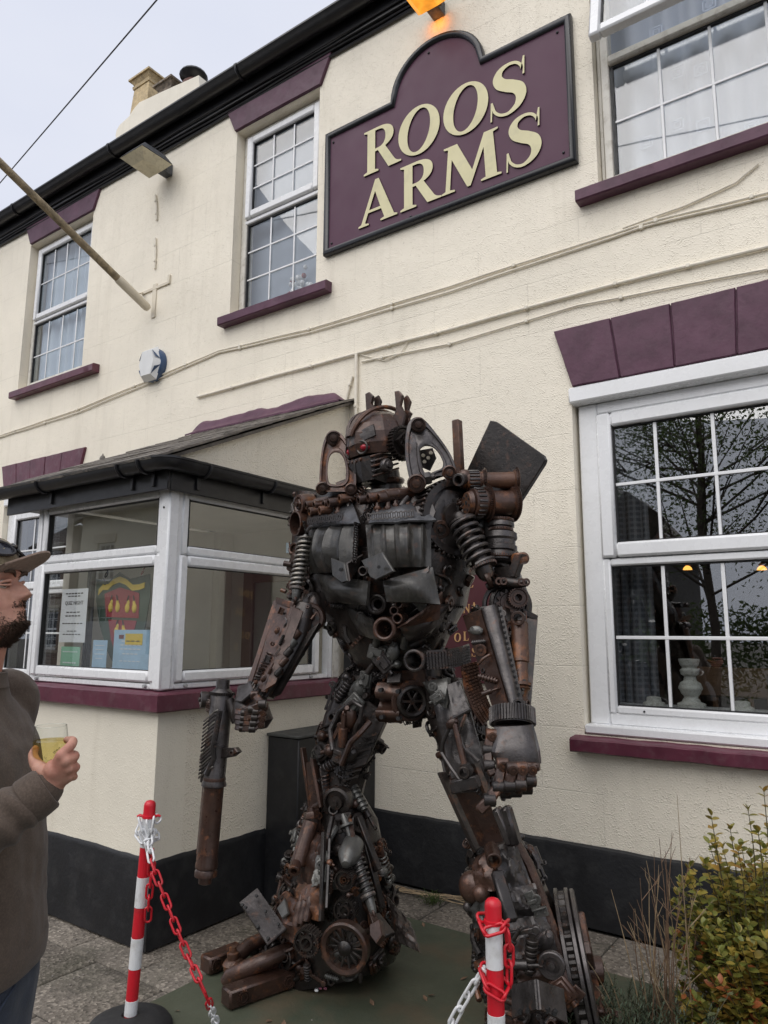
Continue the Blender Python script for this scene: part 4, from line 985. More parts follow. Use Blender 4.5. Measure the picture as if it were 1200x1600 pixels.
GLYPH['N'] = ([(0, 0), (0, .035), (.08, .06), (.08, .94), (0, .965), (0, 1), (.24, 1), (.72, .28), (.72, .94), (.64, .965), (.64, 1), (.90, 1), (.90, .965), (.82, .94), (.82, 0), (.74, 0), (.18, .80), (.18, .06), (.26, .035), (.26, 0)], [])
for ch_, px, py, h in (('E', 735, 911, .058), ('N', 724, 914, .058), ('I', 716, 917, .058), ('F', 709, 919, .058), ('A', 741, 948, .058), ('N', 729, 951, .058), ('L', 728, 994, .058), ('O', 715, 996, .058), ('S', 741, 1019, .058)):
    c = at(px, py, WY-.026); wd = {'E': .04, 'A': .05, 'L': .038, 'O': .05, 'S': .036, 'R': .05, 'F': .038, 'I': .022, 'N': .05}[ch_]
    o = link('letter', letter_mesh(ch_, c.x-wd/2, c.x+wd/2, c.z-h/2, c.z+h/2, .004, mats=[M_gold, M_gold]), mbd); o.location = (0, WY-.026, 0)

# cables and conduits
def wall_run(name, pts, r, label, off=.012, clips=0, n=6, cat='cable'):
    P_ = []
    for i in range(len(pts)-1):
        for k in range(8):
            t = k/8; x = pts[i][0]+(pts[i+1][0]-pts[i][0])*t; z = pts[i][1]+(pts[i+1][1]-pts[i][1])*t
            P_.append((x, WY-off-.002*abs(noise.noise(Vector((x*5, z*5, r*99)))), z+.006*noise.noise(Vector((x*2.3, z, r*50)))))
    P_.append((pts[-1][0], WY-off, pts[-1][1]))
    r *= .8
    o = MB().tube(P_, r, n).build(name, M_cable, None)
    tag(o, label, cat)
    if clips:
        for k in range(clips):
            p = P_[int((k+.5)/clips*(len(P_)-1))]
            MB().box((p[0]-.012, p[1]-r-.005, p[2]-.014), (p[0]+.012, WY-.001, p[2]+.014), .004).build('cable_clip', M_cable, o)
    return o
A1 = [(-8.6, 3.88), (-6.92, 3.93), (-5.65, 4.02), (-4.76, 4.09), (-3.70, 4.035), (-2.39, 4.03), (-1.05, 4.05), (-.36, 4.01), (1.5, 3.99)]
wall_run('cable', A1, .009, 'upper of the two cream cables running below the upstairs windows', clips=11)
wall_run('cable', [(x, z-.030-.012*math.sin(x*1.7)) for x, z in A1], .008, 'lower cream cable sagging just under the upper wall cable', clips=6)
wall_run('conduit', [(-5.02, 3.705), (-3.21, 3.715), (-2.39, 3.705), (-1.22, 3.715), (-.38, 3.69), (1.5, 3.68)], .014, 'cream conduit pipe running level above the porch roof and bar window', .016, 9, 8, 'conduit')
wall_run('cable', [(-3.16, 3.64), (-2.39, 3.60), (-1.46, 3.64), (-.39, 3.565), (1.5, 3.55)], .008, 'cream cable sagging under the conduit above the purple window lintel', clips=6)
wall_run('cable', [(-1.16, 4.065), (-.80, 4.08), (-.52, 4.13), (-.40, 4.20)], .008, 'loose cream cable tail curling up under the right upstairs window')
wall_run('cable', [(-3.17, 3.70), (-2.95, 3.60), (-2.80, 3.62), (-2.74, 3.70)], .005, 'thin cream cable loop hanging beside the conduit corner')
wall_run('conduit', [(-3.203, 3.71), (-3.200, 2.6), (-3.20, 2.0), (-3.13, 1.60), (-3.13, 1.0)], .017, 'upright cream pipe dropping from the conduit behind the statue', .020, 5, 8, 'conduit')
wall_run('cable', [(-3.24, 3.54), (-3.275, 3.46), (-3.30, 3.36), (-3.335, 3.20), (-3.33, 3.05), (-3.34, 2.4)], .013, 'cream pipe bending round the end of the purple flashing', .014, 3, 8)
for i, (p, q) in enumerate((((243, 305), (245, 344)), ((243, 372), (242, 420)))):
    a, b = at(*p, WY-.01), at(*q, WY-.01)
    wall_run('conduit', [(a.x, a.z), ((a.x+b.x)/2+.01, (a.z+b.z)/2), (b.x, b.z)], .014, ('short cream conduit stub under the grey floodlight', 'short cream conduit stub above the flagpole bracket')[i], .012, 2, 8, 'conduit')
# cables along the fascia
for k, (z, y) in enumerate(((6.535, .075), (6.487, .03), (6.456, .02))):
    P_ = [(-13+i*.5, WY-y-.004*math.sin(i*2.1+k), z+.007*math.sin(i*1.3+k*2)) for i in range(37)]
    tag(MB().tube(P_, .010+.002*k, 6).build('cable', M_blackpl), ('black cable clipped along the fascia just under the gutter', 'black cable along the top edge of the wall', 'lowest black cable along the eaves over the purple lintels')[k], 'cable')

# alarm box
M_alw = paint('white_alarm_plastic', (0.72, 0.73, 0.72), 0.4, 0.05, 9); M_alb = paint('blue_alarm_plastic', (0.035, 0.075, 0.16), 0.35, 0.05, 9)
c = at(237, 570, WY-.05); al = tag(empty('alarm_box', (c.x, WY, c.z)), 'rounded white and blue burglar alarm box on the upper wall', 'alarm box')
m_ = MB(); m_.lathe((c.x, WY-.001, c.z), (0, -1, 0), [(0, .165), (.03, .168), (.06, .155), (.062, .0)], 28, hint=(0, 0, 1)); m_.build('alarm_base', M_alb, al)
m_ = MB(); top = [(-.085, .145), (.085, .145), (.125, 0), (.085, -.145), (-.085, -.145), (-.125, 0)]; bot_ = [(-.09, .165), (.09, .165), (.155, 0), (.09, -.165), (-.09, -.165), (-.155, 0)]
vs = [(c.x+a*1.0, WY-.055, c.z+b) for a, b in bot_]+[(c.x+a*.84, WY-.115, c.z+b*.84) for a, b in top]
m_.add(vs, [tuple(range(6, 12))]+[(i, (i+1) % 6, 6+(i+1) % 6, 6+i) for i in range(6)]); m_.build('alarm_cover', M_alw, al)
m_ = MB()
for sx, sz in ((1, 1), (1, -1), (-1, 1), (-1, -1)):
    m_.add([(c.x+sx*.142, WY-.063, c.z+sz*.03), (c.x+sx*.03, WY-.063, c.z+sz*.155), (c.x+sx*.078, WY-.112, c.z+sz*.118), (c.x+sx*.118, WY-.108, c.z+sz*.052)], [(0, 1, 2, 3)])
m_.build('alarm_lens', M_alb, al)
# floodlight under the gutter
M_grey = paint('grey_cast_metal', (0.07, 0.075, 0.085), 0.5, 0.3, 12, 0.2, 60, dirt=(0.22, 0.22, 0.2), dirt_amt=0.5)
M_lens = paint('yellowed_lamp_lens', (0.60, 0.55, 0.40), 0.35, 0.1, 9, 0.1, 40, dirt=(0.25, 0.2, 0.12), dirt_amt=0.5)
def floodlight(name, c, label, lensmat, s=1.0):
    fl = tag(empty(name, (c.x, WY, c.z)), label, 'floodlight')
    b = MB(); w_, h_ = .20*s, .115*s; y0, y1 = WY-.10, WY-.10-.42*s
    rings = [[(x, yy, zz) for (x, zz) in ((c.x-w0, z0), (c.x+w0, z0), (c.x+w0, z1), (c.x-w0, z1))] for (yy, w0, z0, z1) in ()]
    z = c.z
    b.add([(c.x-w_, y0, z), (c.x+w_, y0, z), (c.x+w_, y1, z), (c.x-w_, y1, z), (c.x-w_*.62, y0-.05, z+h_), (c.x+w_*.62, y0-.05, z+h_), (c.x+w_*.62, y1+.09*s, z+h_), (c.x-w_*.62, y1+.09*s, z+h_)],
          [(4, 5, 6, 7), (0, 1, 5, 4), (1, 2, 6, 5), (2, 3, 7, 6), (3, 0, 4, 7), (0, 3, 2, 1)]); b.build('lamp_body', M_grey, fl, ang=20)
    q = MB(); q.add([(c.x-w_*.98, y0-.004, z-.004), (c.x+w_*.98, y0-.004, z-.004), (c.x+w_*.98, y1+.004, z-.004), (c.x-w_*.98, y1+.004, z-.004), (c.x-w_*.55, y0-.08*s, z-.10*s), (c.x+w_*.55, y0-.08*s, z-.10*s), (c.x+w_*.55, y1+.10*s, z-.085*s), (c.x-w_*.55, y1+.10*s, z-.085*s)],
              [(7, 6, 5, 4), (4, 5, 1, 0), (5, 6, 2, 1), (6, 7, 3, 2), (7, 4, 0, 3), (0, 1, 2, 3)]); q.build('lamp_lens', lensmat, fl, ang=20)
    q = MB(); q.box((c.x-.05, WY-.12, z-.02), (c.x+.05, WY-.001, z+.10), .006); q.beam((c.x, WY-.02, z+.12), (c.x, y0+.02, z+.06), .03, .05); q.cyl((c.x+.06, WY-.09, z), (c.x+.06, WY-.09, z+.06), .012); q.build('lamp_bracket', M_grey, fl)
    return fl
c = at(226, 250, WY-.30); floodlight('floodlight', c, 'weathered grey floodlight with yellowed lens beneath the gutter', M_lens, .86)
c = at(661, -9, WY-.24)
M_glow, nt, b = new_mat('lit_sodium_lens'); b.inputs['Base Color'].default_value = (.75, .35, .05, 1); b.inputs['Emission Color'].default_value = (1, .36, .03, 1)
gl_n = ramp(nt, noise_(nt, pos(nt), 11, 3), [(0.3, 0.45), (0.7, 0.95)]); nt.links.new(gl_n, b.inputs['Emission Strength'])
fl2 = floodlight('floodlight', c, 'lit orange lamp glowing on the wall above the pub sign', M_glow, .64)
ld = bpy.data.lights.new('lamp_glow', 'SPOT'); ld.energy = 0.75; ld.color = (1, .30, .03); ld.shadow_soft_size = .03; ld.spot_size = R(125); ld.spot_blend = 1.0
lo = bpy.data.objects.new('lamp_glow', ld); col.objects.link(lo); lo.location = (-2.455, WY-.11, 6.215)
lo.rotation_euler = (Vector((-.05, .95, -.20))).to_track_quat('-Z', 'Y').to_euler(); lo.parent = fl2; lo.matrix_parent_inverse = WORLD_INV[fl2.name]
# flagpole and its bracket
M_polep = paint('weathered_flagpole', (0.30, 0.24, 0.15), 0.7, 0.4, 14, 0.3, 50, dirt=(0.07, 0.06, 0.04), dirt_amt=0.8); M_cream2 = paint('cream_metal', (0.66, 0.60, 0.48), 0.5, 0.08, 9)
fp = tag(empty('flagpole', (-5.75, WY, 4.73)), 'bare weathered flagpole slanting out from its cream wall bracket', 'flagpole')
pb = Vector((-5.75, WY-.06, 4.735)); dv = (Vector((-5.75, 2.64, 5.43))-pb).normalized()
MB().lathe(pb+dv*.32, dv, [(0, .034), (.02, .036), (1.2, .034), (3.2, .030), (3.25, .02)], 12).build('pole', M_polep, fp)
MB().lathe(pb, dv, [(0, .03), (.02, .042), (.36, .044), (.40, .040)], 14).build('pole_socket', M_cream2, fp)
m_ = MB(); m_.box((-5.775, WY-.012, 4.66), (-5.715, WY-.001, 5.02), .003); m_.box((-5.95, WY-.014, 4.955), (-5.52, WY-.002, 4.985), .003); m_.box((-5.54, WY-.02, 4.955), (-5.51, WY-.001, 5.05), .003)
m_.beam((-5.93, WY-.02, 4.97), (-5.83, WY-.17, 4.86), .02, .012); m_.build('pole_bracket', M_cream2, fp)
# overhead wire across the street
a, b = at_d(-60, 350, 9.0), at_d(300, -75, 5.0)
d_ = b-a
P_ = [a+d_*(-1.6+i*.28)+Vector((0, 0, -.06*(1-((i-8)/8)**2))) for i in range(16)]
tag(MB().tube(P_, .006, 6).build('overhead_wire', M_seal), 'thin dark overhead wire slanting across the pale sky', 'wire')
# ---------------------------------------------------------------- the scrap metal figure
M_steel = metal_mat('worn_dark_steel', (0.031, 0.027, 0.026), (0.098, 0.088, 0.086), (0.085, 0.040, 0.023), 0.20, 0.40, 0.6)
M_plate = metal_mat('weathered_plate', (0.019, 0.018, 0.016), (0.050, 0.047, 0.042), (0.060, 0.032, 0.020), 0.16, 0.46, 0.35, streak=True)
M_rust = metal_mat('brown_rusted_steel', (0.034, 0.018, 0.013), (0.078, 0.041, 0.029), (0.145, 0.055, 0.023), 0.28, 0.45, 0.4)
M_orange = metal_mat('orange_rust', (0.050, 0.022, 0.013), (0.105, 0.048, 0.026), (0.19, 0.070, 0.022), 0.35, 0.55, 0.25)
M_iron = metal_mat('oily_black_iron', (0.016, 0.013, 0.012), (0.046, 0.037, 0.033), (0.080, 0.034, 0.018), 0.22, 0.42, 0.5)
M_bright = metal_mat('worn_spring_steel', (0.13, 0.12, 0.105), (0.30, 0.28, 0.25), (0.085, 0.045, 0.025), 0.12, 0.35, 0.8)
M_alloy = metal_mat('grey_alloy_casting', (0.060, 0.060, 0.056), (0.150, 0.148, 0.138), (0.06, 0.035, 0.022), 0.12, 0.48, 0.5)
M_redp = paint('faded_red_paint', (0.22, 0.035, 0.028), 0.5, 0.3, 20, 0.2, 60)
M_eye, nt_, b_ = new_mat('red_lens'); b_.inputs['Base Color'].default_value = (.30, .008, .02, 1); b_.inputs['Roughness'].default_value = .12
M_galv = metal_mat('dull_galvanised_sheet', (0.060, 0.061, 0.065), (0.120, 0.122, 0.130), (0.11, 0.05, 0.025), 0.10, 0.46, 0.5)
MM = {'g': M_galv, 's': M_steel, 'p': M_plate, 'r': M_rust, 'o': M_orange, 'i': M_iron, 'b': M_bright, 'a': M_alloy}
rob = tag(empty('robot_statue', (-2.0, 3.0, 0)), 'tall rusty robot statue welded from gears, springs and scrap car parts', 'statue')
rr = random.Random(42)
def part(name, mb, m, parent=None, **kw):
    return mb.build(name, MM[m] if isinstance(m, str) else m, parent or rob, **kw)
def A(t): return at(*t)                        # (px, py, y)

# ---- dark cores that the scrap is welded onto
def core(name, rings, n=18, m='i', lump=.02, pinch=0.0):
    """rings: (left point, right point, half depth) ; section between the two points"""
    mb = MB(); vs = []; fs = []; K = len(rings)
    rs = [(A(a), A(b), d) for a, b, d in rings]
    for i, (a, b, d) in enumerate(rs):
        c = (a+b)/2; h = (b-a)/2
        nx_ = (rs[min(K-1, i+1)][0]+rs[min(K-1, i+1)][1])/2-(rs[max(0, i-1)][0]+rs[max(0, i-1)][1])/2
        dp = nx_.cross(h).normalized()*d
        for k in range(n):
            t = 2*math.pi*k/n; ct, st_ = math.cos(t), math.sin(t)
            e = .75
            p = c+h*(abs(ct)**e*(1 if ct > 0 else -1))+dp*(abs(st_)**e*(1 if st_ > 0 else -1))
            p += (p-c).normalized()*lump*noise.noise(p*9); vs.append(p)
    for i in range(K-1):
        for k in range(n): k2 = (k+1) % n; fs.append((i*n+k, i*n+k2, (i+1)*n+k2, (i+1)*n+k))
    fs.append(tuple(range(n))[::-1]); fs.append(tuple((K-1)*n+k for k in range(n)))
    mb.add(vs, fs); part(name, mb, m, ang=50); return mb
c_torso = core('torso_core', [((505, 775, 3.0), (735, 772, 3.0), .20), ((490, 820, 3.0), (735, 815, 3.0), .25), ((492, 890, 3.0), (728, 890, 3.0), .26), ((516, 950, 3.0), (716, 945, 3.0), .25), ((548, 995, 3.0), (694, 995, 3.0), .21), ((572, 1040, 3.02), (676, 1040, 3.02), .15)], 22)
c_pelv = core('pelvis_core', [((578, 1030, 3.05), (690, 1030, 3.05), .14), ((566, 1075, 3.05), (700, 1070, 3.05), .16), ((592, 1125, 3.05), (672, 1122, 3.05), .11)], 16)
c_thR = core('thigh_core', [((548, 1060, 3.0), (610, 1060, 3.0), .13), ((522, 1120, 2.97), (598, 1120, 2.97), .14), ((505, 1180, 2.93), (570, 1185, 2.93), .13), ((503, 1240, 2.90), (556, 1245, 2.90), .11)], 16)
c_thL = core('thigh_core', [((664, 1060, 3.02), (722, 1060, 3.02), .12), ((676, 1120, 3.0), (748, 1110, 3.0), .12), ((696, 1185, 2.97), (765, 1175, 2.97), .11), ((712, 1240, 2.95), (776, 1235, 2.95), .09)], 16)
c_shR = core('shin_core', [((500, 1240, 2.90), (556, 1240, 2.90), .10), ((478, 1300, 2.92), (578, 1290, 2.92), .16), ((462, 1370, 2.95), (592, 1360, 2.95), .20), ((440, 1430, 2.96), (602, 1420, 2.96), .23), ((425, 1480, 2.97), (608, 1470, 2.97), .25), ((438, 1535, 2.95), (600, 1512, 2.97), .24)], 22)
c_shL = core('shin_core', [((742, 1320, 2.98), (812, 1310, 2.98), .09), ((736, 1380, 2.98), (836, 1370, 2.98), .13), ((752, 1440, 2.98), (866, 1430, 2.98), .15), ((766, 1510, 2.98), (888, 1500, 2.98), .17), ((775, 1570, 2.98), (905, 1560, 2.98), .19), ((780, 1680, 2.98), (915, 1670, 2.98), .20)], 20)
c_shdR = core('shoulder_core', [((470, 772, 3.0), (515, 775, 3.0), .10), ((468, 830, 2.98), (505, 830, 2.98), .10), ((462, 890, 2.93), (497, 890, 2.93), .08), ((462, 950, 2.86), (500, 945, 2.86), .08)], 12)
c_shdL = core('shoulder_core', [((735, 765, 3.05), (795, 760, 3.05), .10), ((742, 830, 3.05), (790, 825, 3.05), .08), ((768, 890, 3.02), (812, 890, 3.02), .07), ((780, 935, 2.98), (822, 930, 2.98), .08)], 12)

# ---- small scrap welded over the cores: shared meshes, single objects
def variants():
    out = {}
    def put(k, mb): out.setdefault(k, []).append(mb)
    for t, h, hl in ((18, .35, 0), (26, .25, 6), (34, .5, 0), (14, .3, 5)): put('gear', MB().gear((0, 0, 0), (0, 0, 1), 1, .42, t, h, .14, hl))
    put('hex_nut', MB().hexnut((0, 0, -.15), (0, 0, 1), .55, .5)); put('hex_nut', MB().pipe((0, 0, -.2), (0, 0, .35), .6, .3, 6))
    put('pipe_stub', MB().pipe((0, 0, -.3), (0, 0, 1.0), .5, .34, 14)); q = MB(); q.tube([(-1.3, 0, .1), (-.7, 0, .4), (0, .12, .48), (.7, 0, .4), (1.3, -.1, .05)], .26, 8); put('pipe_bend', q)
    q = MB(); q.tube([(-1.2, -.3, .2), (-.3, .1, .35), (.5, 0, .3), (1.0, .5, .2), (1.1, 1.1, .0)], [.22, .24, .2, .2, .16], 8); put('pipe_bend', q)
    q = MB(); q.box((-1, -.5, -.1), (1, .5, .12), .04); q.cyl((-.6, 0, .1), (-.6, 0, .22), .2, n=8); q.cyl((.6, 0, .1), (.6, 0, .22), .2, n=8); q.box((-.2, -.5, .1), (.2, .5, .34), .05); put('bracket', q)
    q = MB(); q.box((-.9, -.6, -.1), (.9, .6, .08), .03); q.box((-.9, .46, -.1), (.9, .6, .62), .03); q.hexnut((.5, -.1, .08), (0, 0, 1), .18, .14); q.hexnut((-.5, -.1, .08), (0, 0, 1), .18, .14); put('bracket', q)
    put('coil_spring', MB().spring((-1.2, 0, .35), (1.2, 0, .35), .36, .085, 7, 12, 5))
    put('ring', MB().ring((0, 0, .1), (0, 0, 1), .75, .2, 20, 8)); q = MB(); q.lathe((0, 0, -.2), (0, 0, 1), [(0, 1), (.35, 1), (.42, .93), (.42, .62), (.22, .58), (.22, .3), (.5, .26), (.52, .0)], 22); put('pulley', q)
    q = MB()
    for k in range(6): q.cyl((-1.1+k*.4, 0, .3), (-.85+k*.4, 0, .3), .48, n=14, bev=.04)
    q.cyl((-1.3, 0, .3), (1.4, 0, .3), .3, n=12); put('ribbed_cylinder', q)
    q = MB(); q.cyl((-1.3, 0, .3), (.3, 0, .3), .42, n=14, bev=.05); q.cyl((.3, 0, .3), (1.4, 0, .3), .2, n=10, bev=.02); q.ring((1.5, 0, .3), (0, 1, 0), .22, .09, 12, 6); put('piston', q)
    q = MB(); q.sphere((0, 0, .25), .55, 14, 8); q.cyl((0, 0, .2), (0, .9, .35), .2, n=10, bev=.03); put('ball_joint', q)
    q = MB(); q.beam((-1.2, 0, .15), (1.2, 0, .15), .34, .3, None, .05); q.cyl((-1.2, 0, -.1), (-1.2, 0, .42), .36, n=12, bev=.05); q.cyl((1.2, 0, -.1), (1.2, 0, .42), .28, n=12, bev=.05); put('connecting_rod', q)
    q = MB()
    for k in range(7): q.cyl((-1.2+k*.4, .14, .2), (-1.2+k*.4, -.14, .2), .14, n=8); q.box((-1.2+k*.4-.02, (.1 if k % 2 else .16), .1), (-.8+k*.4+.02, (.16 if k % 2 else .22), .3), .02); q.box((-1.2+k*.4-.02, (-.16 if k % 2 else -.22), .1), (-.8+k*.4+.02, (-.1 if k % 2 else -.16), .3), .02)
    put('chain_piece', q)
    q = MB(); q.box((-.9, -.7, -.1), (.9, .7, .35), .12); q.box((-.6, -.5, .3), (.7, .3, .62), .1); q.cyl((.3, .2, .55), (.3, .2, .85), .22, n=12, bev=.03); q.cyl((-.45, -.2, .55), (-.45, -.2, .74), .13, n=8); q.cyl((-.9, 0, .1), (-1.25, 0, .1), .2, n=10); put('casting', q)
    q = MB(); q.sphere((0, 0, 0), .9, 16, 9, (1.1, .75, .5)); q.cyl((.6, 0, .2), (.8, 0, .62), .2, n=10, bev=.03); q.cyl((-.5, .3, .2), (-.5, .3, .5), .16, n=8); q.beam((-1.1, -.2, .1), (1, .3, .32), .14, .12, None, .02); put('casting', q)
    return out
VAR = variants(); VM = {}
def small(kind, p, nrm, s, m, spin=None, k=None):
    i = rr.randrange(len(VAR[kind])) if k is None else k
    key = (kind, i, m)
    if key not in VM: VM[key] = VAR[kind][i].mesh(kind, MM[m], 40)
    u, v, w_ = frame(nrm); a = rr.uniform(0, 6.28) if spin is None else spin
    u2 = u*math.cos(a)+v*math.sin(a); v2 = w_.cross(u2)
    M = Matrix(((u2.x*s, v2.x*s, w_.x*s, p.x), (u2.y*s, v2.y*s, w_.y*s, p.y), (u2.z*s, v2.z*s, w_.z*s, p.z), (0, 0, 0, 1)))
    return link(kind, VM[key], rob, M)
def encrust(mb, n, s0, s1, kinds, mats, front=True, lift=0.0):
    tris = []
    for f in mb.f:
        if len(f) > 4: continue
        ps = [Vector(mb.v[i]) for i in f]; c = sum(ps, Vector())/len(ps); nr = (ps[1]-ps[0]).cross(ps[2]-ps[1])
        if nr.length > 1e-9: tris.append((c, nr.normalized(), nr.length, ps))
    cc = sum((t[0] for t in tris), Vector())/len(tris)
    tot = []
    for c, nr, a, ps in tris:
        # outward, local axis test
        near = sum((t[0] for t in tris if abs(t[0].z-c.z) < .06), Vector()); cnt = sum(1 for t in tris if abs(t[0].z-c.z) < .06)
        ax = near/max(1, cnt)
        if nr.dot(c-ax) < 0: nr = -nr
        w_ = a*(1.0 if nr.y < .25 else .12)
        tot.append((w_, c, nr, ps))
    ws = [t[0] for t in tot]
    for _ in range(n):
        _, c, nr, ps = rr.choices(tot, ws)[0]
        a, b = rr.random(), rr.random(); p = ps[0]*(1-a)*(1-b)+ps[1]*a*(1-b)+ps[2]*a*b+(ps[3] if len(ps) > 3 else ps[2])*(1-a)*b
        k = rr.choice(kinds); s = rr.uniform(s0, s1)
        small(k, p+nr*(lift+s*.05), nr+Vector((rr.gauss(0, .18), rr.gauss(0, .18), rr.gauss(0, .18))), s, rr.choice(mats))
KA = ['gear', 'hex_nut', 'pipe_stub', 'pipe_bend', 'bracket', 'coil_spring', 'ring', 'pulley', 'ribbed_cylinder', 'piston', 'ball_joint', 'connecting_rod', 'chain_piece', 'casting', 'casting']
encrust(c_torso, 110, .026, .055, KA, 'iiisrr'); encrust(c_pelv, 60, .025, .050, KA, 'iiirrs')
encrust(c_thR, 95, .020, .052, KA, 'rriiisa'); encrust(c_thL, 75, .019, .045, KA, 'rriiss')
encrust(c_shR, 230, .020, .060, KA, 'rrriiisao'); encrust(c_shL, 190, .019, .050, KA, 'rriiisss')
encrust(c_shdR, 30, .022, .042, KA, 'rriio'); encrust(c_shdL, 36, .022, .042, KA, 'rriisa')

# ---- chest and belly plates
def ribs(k, amp, w=.10, axis=0, ph=0.0, bulge=.03, ns=.006, seed=0):
    def f(u, v):
        t = (u if axis == 0 else v)*k+ph; r = amp*max(0, 1-abs((t % 1)-.5)/w*.5) if k else 0
        e = min(1, min(u, 1-u, v, 1-v)*9)
        return bulge*math.sin(math.pi*u)*math.sin(math.pi*min(1, v*.9+.05))+r*e+ns*noise.noise(Vector((u*4+seed, v*4, seed)))+ns*.5*noise.noise(Vector((u*11, v*11+seed, 3)))
    return f
def pressed(name, c00, c10, c11, c01, m, fn, th=.010, nx=18, ny=14):
    return part(name, MB().patch(A(c00), A(c10), A(c11), A(c01), nx, ny, th, fn), m, ang=32)
pressed('chest_plate', (484, 896, 2.74), (553, 893, 2.62), (558, 818, 2.66), (482, 822, 2.78), 'p', ribs(4, .016, .10, 0, .2, .060, .004, 1), .014, 28, 20)
pressed('chest_plate', (577, 889, 2.60), (674, 886, 2.74), (673, 813, 2.78), (571, 820, 2.64), 'p', ribs(5, .016, .09, 0, .1, .065, .004, 2), .014, 34, 20)
pressed('chest_cover', (483, 824, 2.73), (562, 817, 2.63), (547, 778, 2.79), (499, 785, 2.86), 'g', ribs(0, 0, .1, 0, 0, .012, .006, 3))
pressed('chest_cover', (576, 817, 2.61), (682, 812, 2.75), (634, 772, 2.85), (588, 779, 2.76), 'g', ribs(0, 0, .1, 0, 0, .012, .006, 4))
part('bent_plate', MB().plate([A(t) for t in ((648, 792, 2.76), (676, 786, 2.80), (682, 800, 2.80), (677, 812, 2.78), (654, 812, 2.74))], .010), 's')
part('bent_plate', MB().plate([A(t) for t in ((650, 776, 2.86), (676, 763, 2.92), (678, 770, 2.92), (668, 781, 2.88), (640, 786, 2.84))], .010), 's')
part('bent_plate', MB().plate([A(t) for t in ((544, 792, 2.78), (573, 770, 2.88), (571, 802, 2.80), (560, 806, 2.76))], .010), 's')
# rows of roller chain under the chest covers and between the plates
def roller_chain(name, p0, p1, n, w_, up, m, r=None):
    q = MB(); p0, p1 = Vector(p0), Vector(p1); d = (p1-p0)/n; u = Vector(up).normalized(); sd = d.normalized().cross(u).normalized(); r = r or d.length*.30
    for k in range(n+1):
        c = p0+d*k; q.cyl(c-sd*w_*.5, c+sd*w_*.5, r*.75, n=7)
        if k < n:
            for s in (-1, 1): q.beam(c+sd*s*(w_*.42+(.002 if k % 2 else .006)), c+d+sd*s*(w_*.42+(.002 if k % 2 else .006)), r*1.9, .004, u)
    return part(name, q, m)
for k, (p, q, n) in enumerate((((488, 815, 2.755), (541, 809, 2.665), 16), ((580, 809, 2.635), (652, 804, 2.745), 20), ((563, 818, 2.64), (560, 880, 2.62), 16), ((571, 815, 2.64), (592, 786, 2.76), 10))):
    a, b = A(p)+V(0, -.03, 0), A(q)+V(0, -.03, 0); part('roller_chain', MB(), 'i') if False else roller_chain('roller_chain', a, b, n, .022, (0, -1, .15) if k < 2 else (1, 0, 0), 'i' if k != 3 else 's')
# folded flaps
def flap(pts, m='p', th=.014, holes=()):
    o = part('bent_plate', MB().plate([A(t) for t in pts], th), m)
    for h in holes:
        c = A(h); n_ = (CAM-c).normalized(); MB().cyl(c-n_*.01, c+n_*.0105, .008, n=8).build('hole_disc', M_seal, o)  # raised black discs stand in for the dark inside the holes
    return o
flap([(519, 872, 2.63), (540, 880, 2.57), (545, 908, 2.56), (537, 911, 2.57), (521, 899, 2.62)], 'p', .016, ((532, 890, 2.575),)); flap([(540, 880, 2.57), (566, 866, 2.66), (557, 893, 2.66), (545, 908, 2.56)], 'i', .014)
flap([(566, 876, 2.60), (599, 863, 2.56), (603, 870, 2.55), (617, 893, 2.52), (589, 907, 2.54), (580, 902, 2.58)], 'p', .016, ((592, 886, 2.52),))
pressed('belly_plate', (512, 940, 2.72), (572, 946, 2.61), (575, 908, 2.62), (495, 896, 2.74), 'p', ribs(0, 0, .1, 0, 0, .045, .004, 6), .014)
flap([(495, 896, 2.75), (523, 908, 2.69), (512, 912, 2.72), (501, 908, 2.75)], 's', .01)
pressed('belly_plate', (604, 940, 2.58), (688, 944, 2.68), (676, 886, 2.71), (598, 908, 2.58), 'p', ribs(0, 0, .1, 0, 0, .05, .004, 7), .014)
flap([(637, 912, 2.625), (672, 884, 2.70), (671, 893, 2.69), (640, 917, 2.62)], 's', .01)
pressed('side_plate', (690, 925, 2.84), (716, 892, 2.96), (700, 860, 2.96), (676, 838, 2.86), 'p', ribs(0, 0, .1, 0, 0, .01, .008, 8), .010)
flap([(677, 840, 2.86), (715, 888, 2.95), (699, 923, 2.90), (677, 893, 2.84)], 'p', .01, ((692, 893, 2.87),)); flap([(692, 850, 2.90), (722, 858, 3.0), (728, 884, 3.02), (717, 889, 2.97)], 'i', .01)
pressed('belly_band', (638, 1003, 2.74), (684, 988, 2.84), (702, 944, 2.84), (620, 974, 2.66), 'i', ribs(0, 0, .1, 0, 0, .03, .006, 9), .012); pressed('belly_band', (622, 982, 2.66), (686, 968, 2.78), (692, 926, 2.78), (660, 958, 2.68), 'r', ribs(0, 0, .1, 0, 0, .01, .005, 10), .012, 10, 8)
pressed('belly_band', (562, 992, 2.76), (592, 1000, 2.70), (580, 968, 2.66), (536, 944, 2.78), 'p', ribs(0, 0, .1, 0, 0, .02, .006, 11), .012, 10, 8)
flap([(684, 945, 2.86), (700, 944, 2.90), (684, 985, 2.92), (678, 1000, 2.92), (672, 985, 2.88)], 'i', .012); flap([(548, 944, 2.79), (566, 938, 2.74), (560, 955, 2.76), (552, 957, 2.78)], 'a', .012)
flap([(648, 944, 2.70), (662, 925, 2.70), (668, 950, 2.72), (656, 957, 2.72)], 'a', .012); flap([(655, 920, 2.68), (684, 920, 2.76), (682, 946, 2.78), (664, 950, 2.74)], 'p', .01)

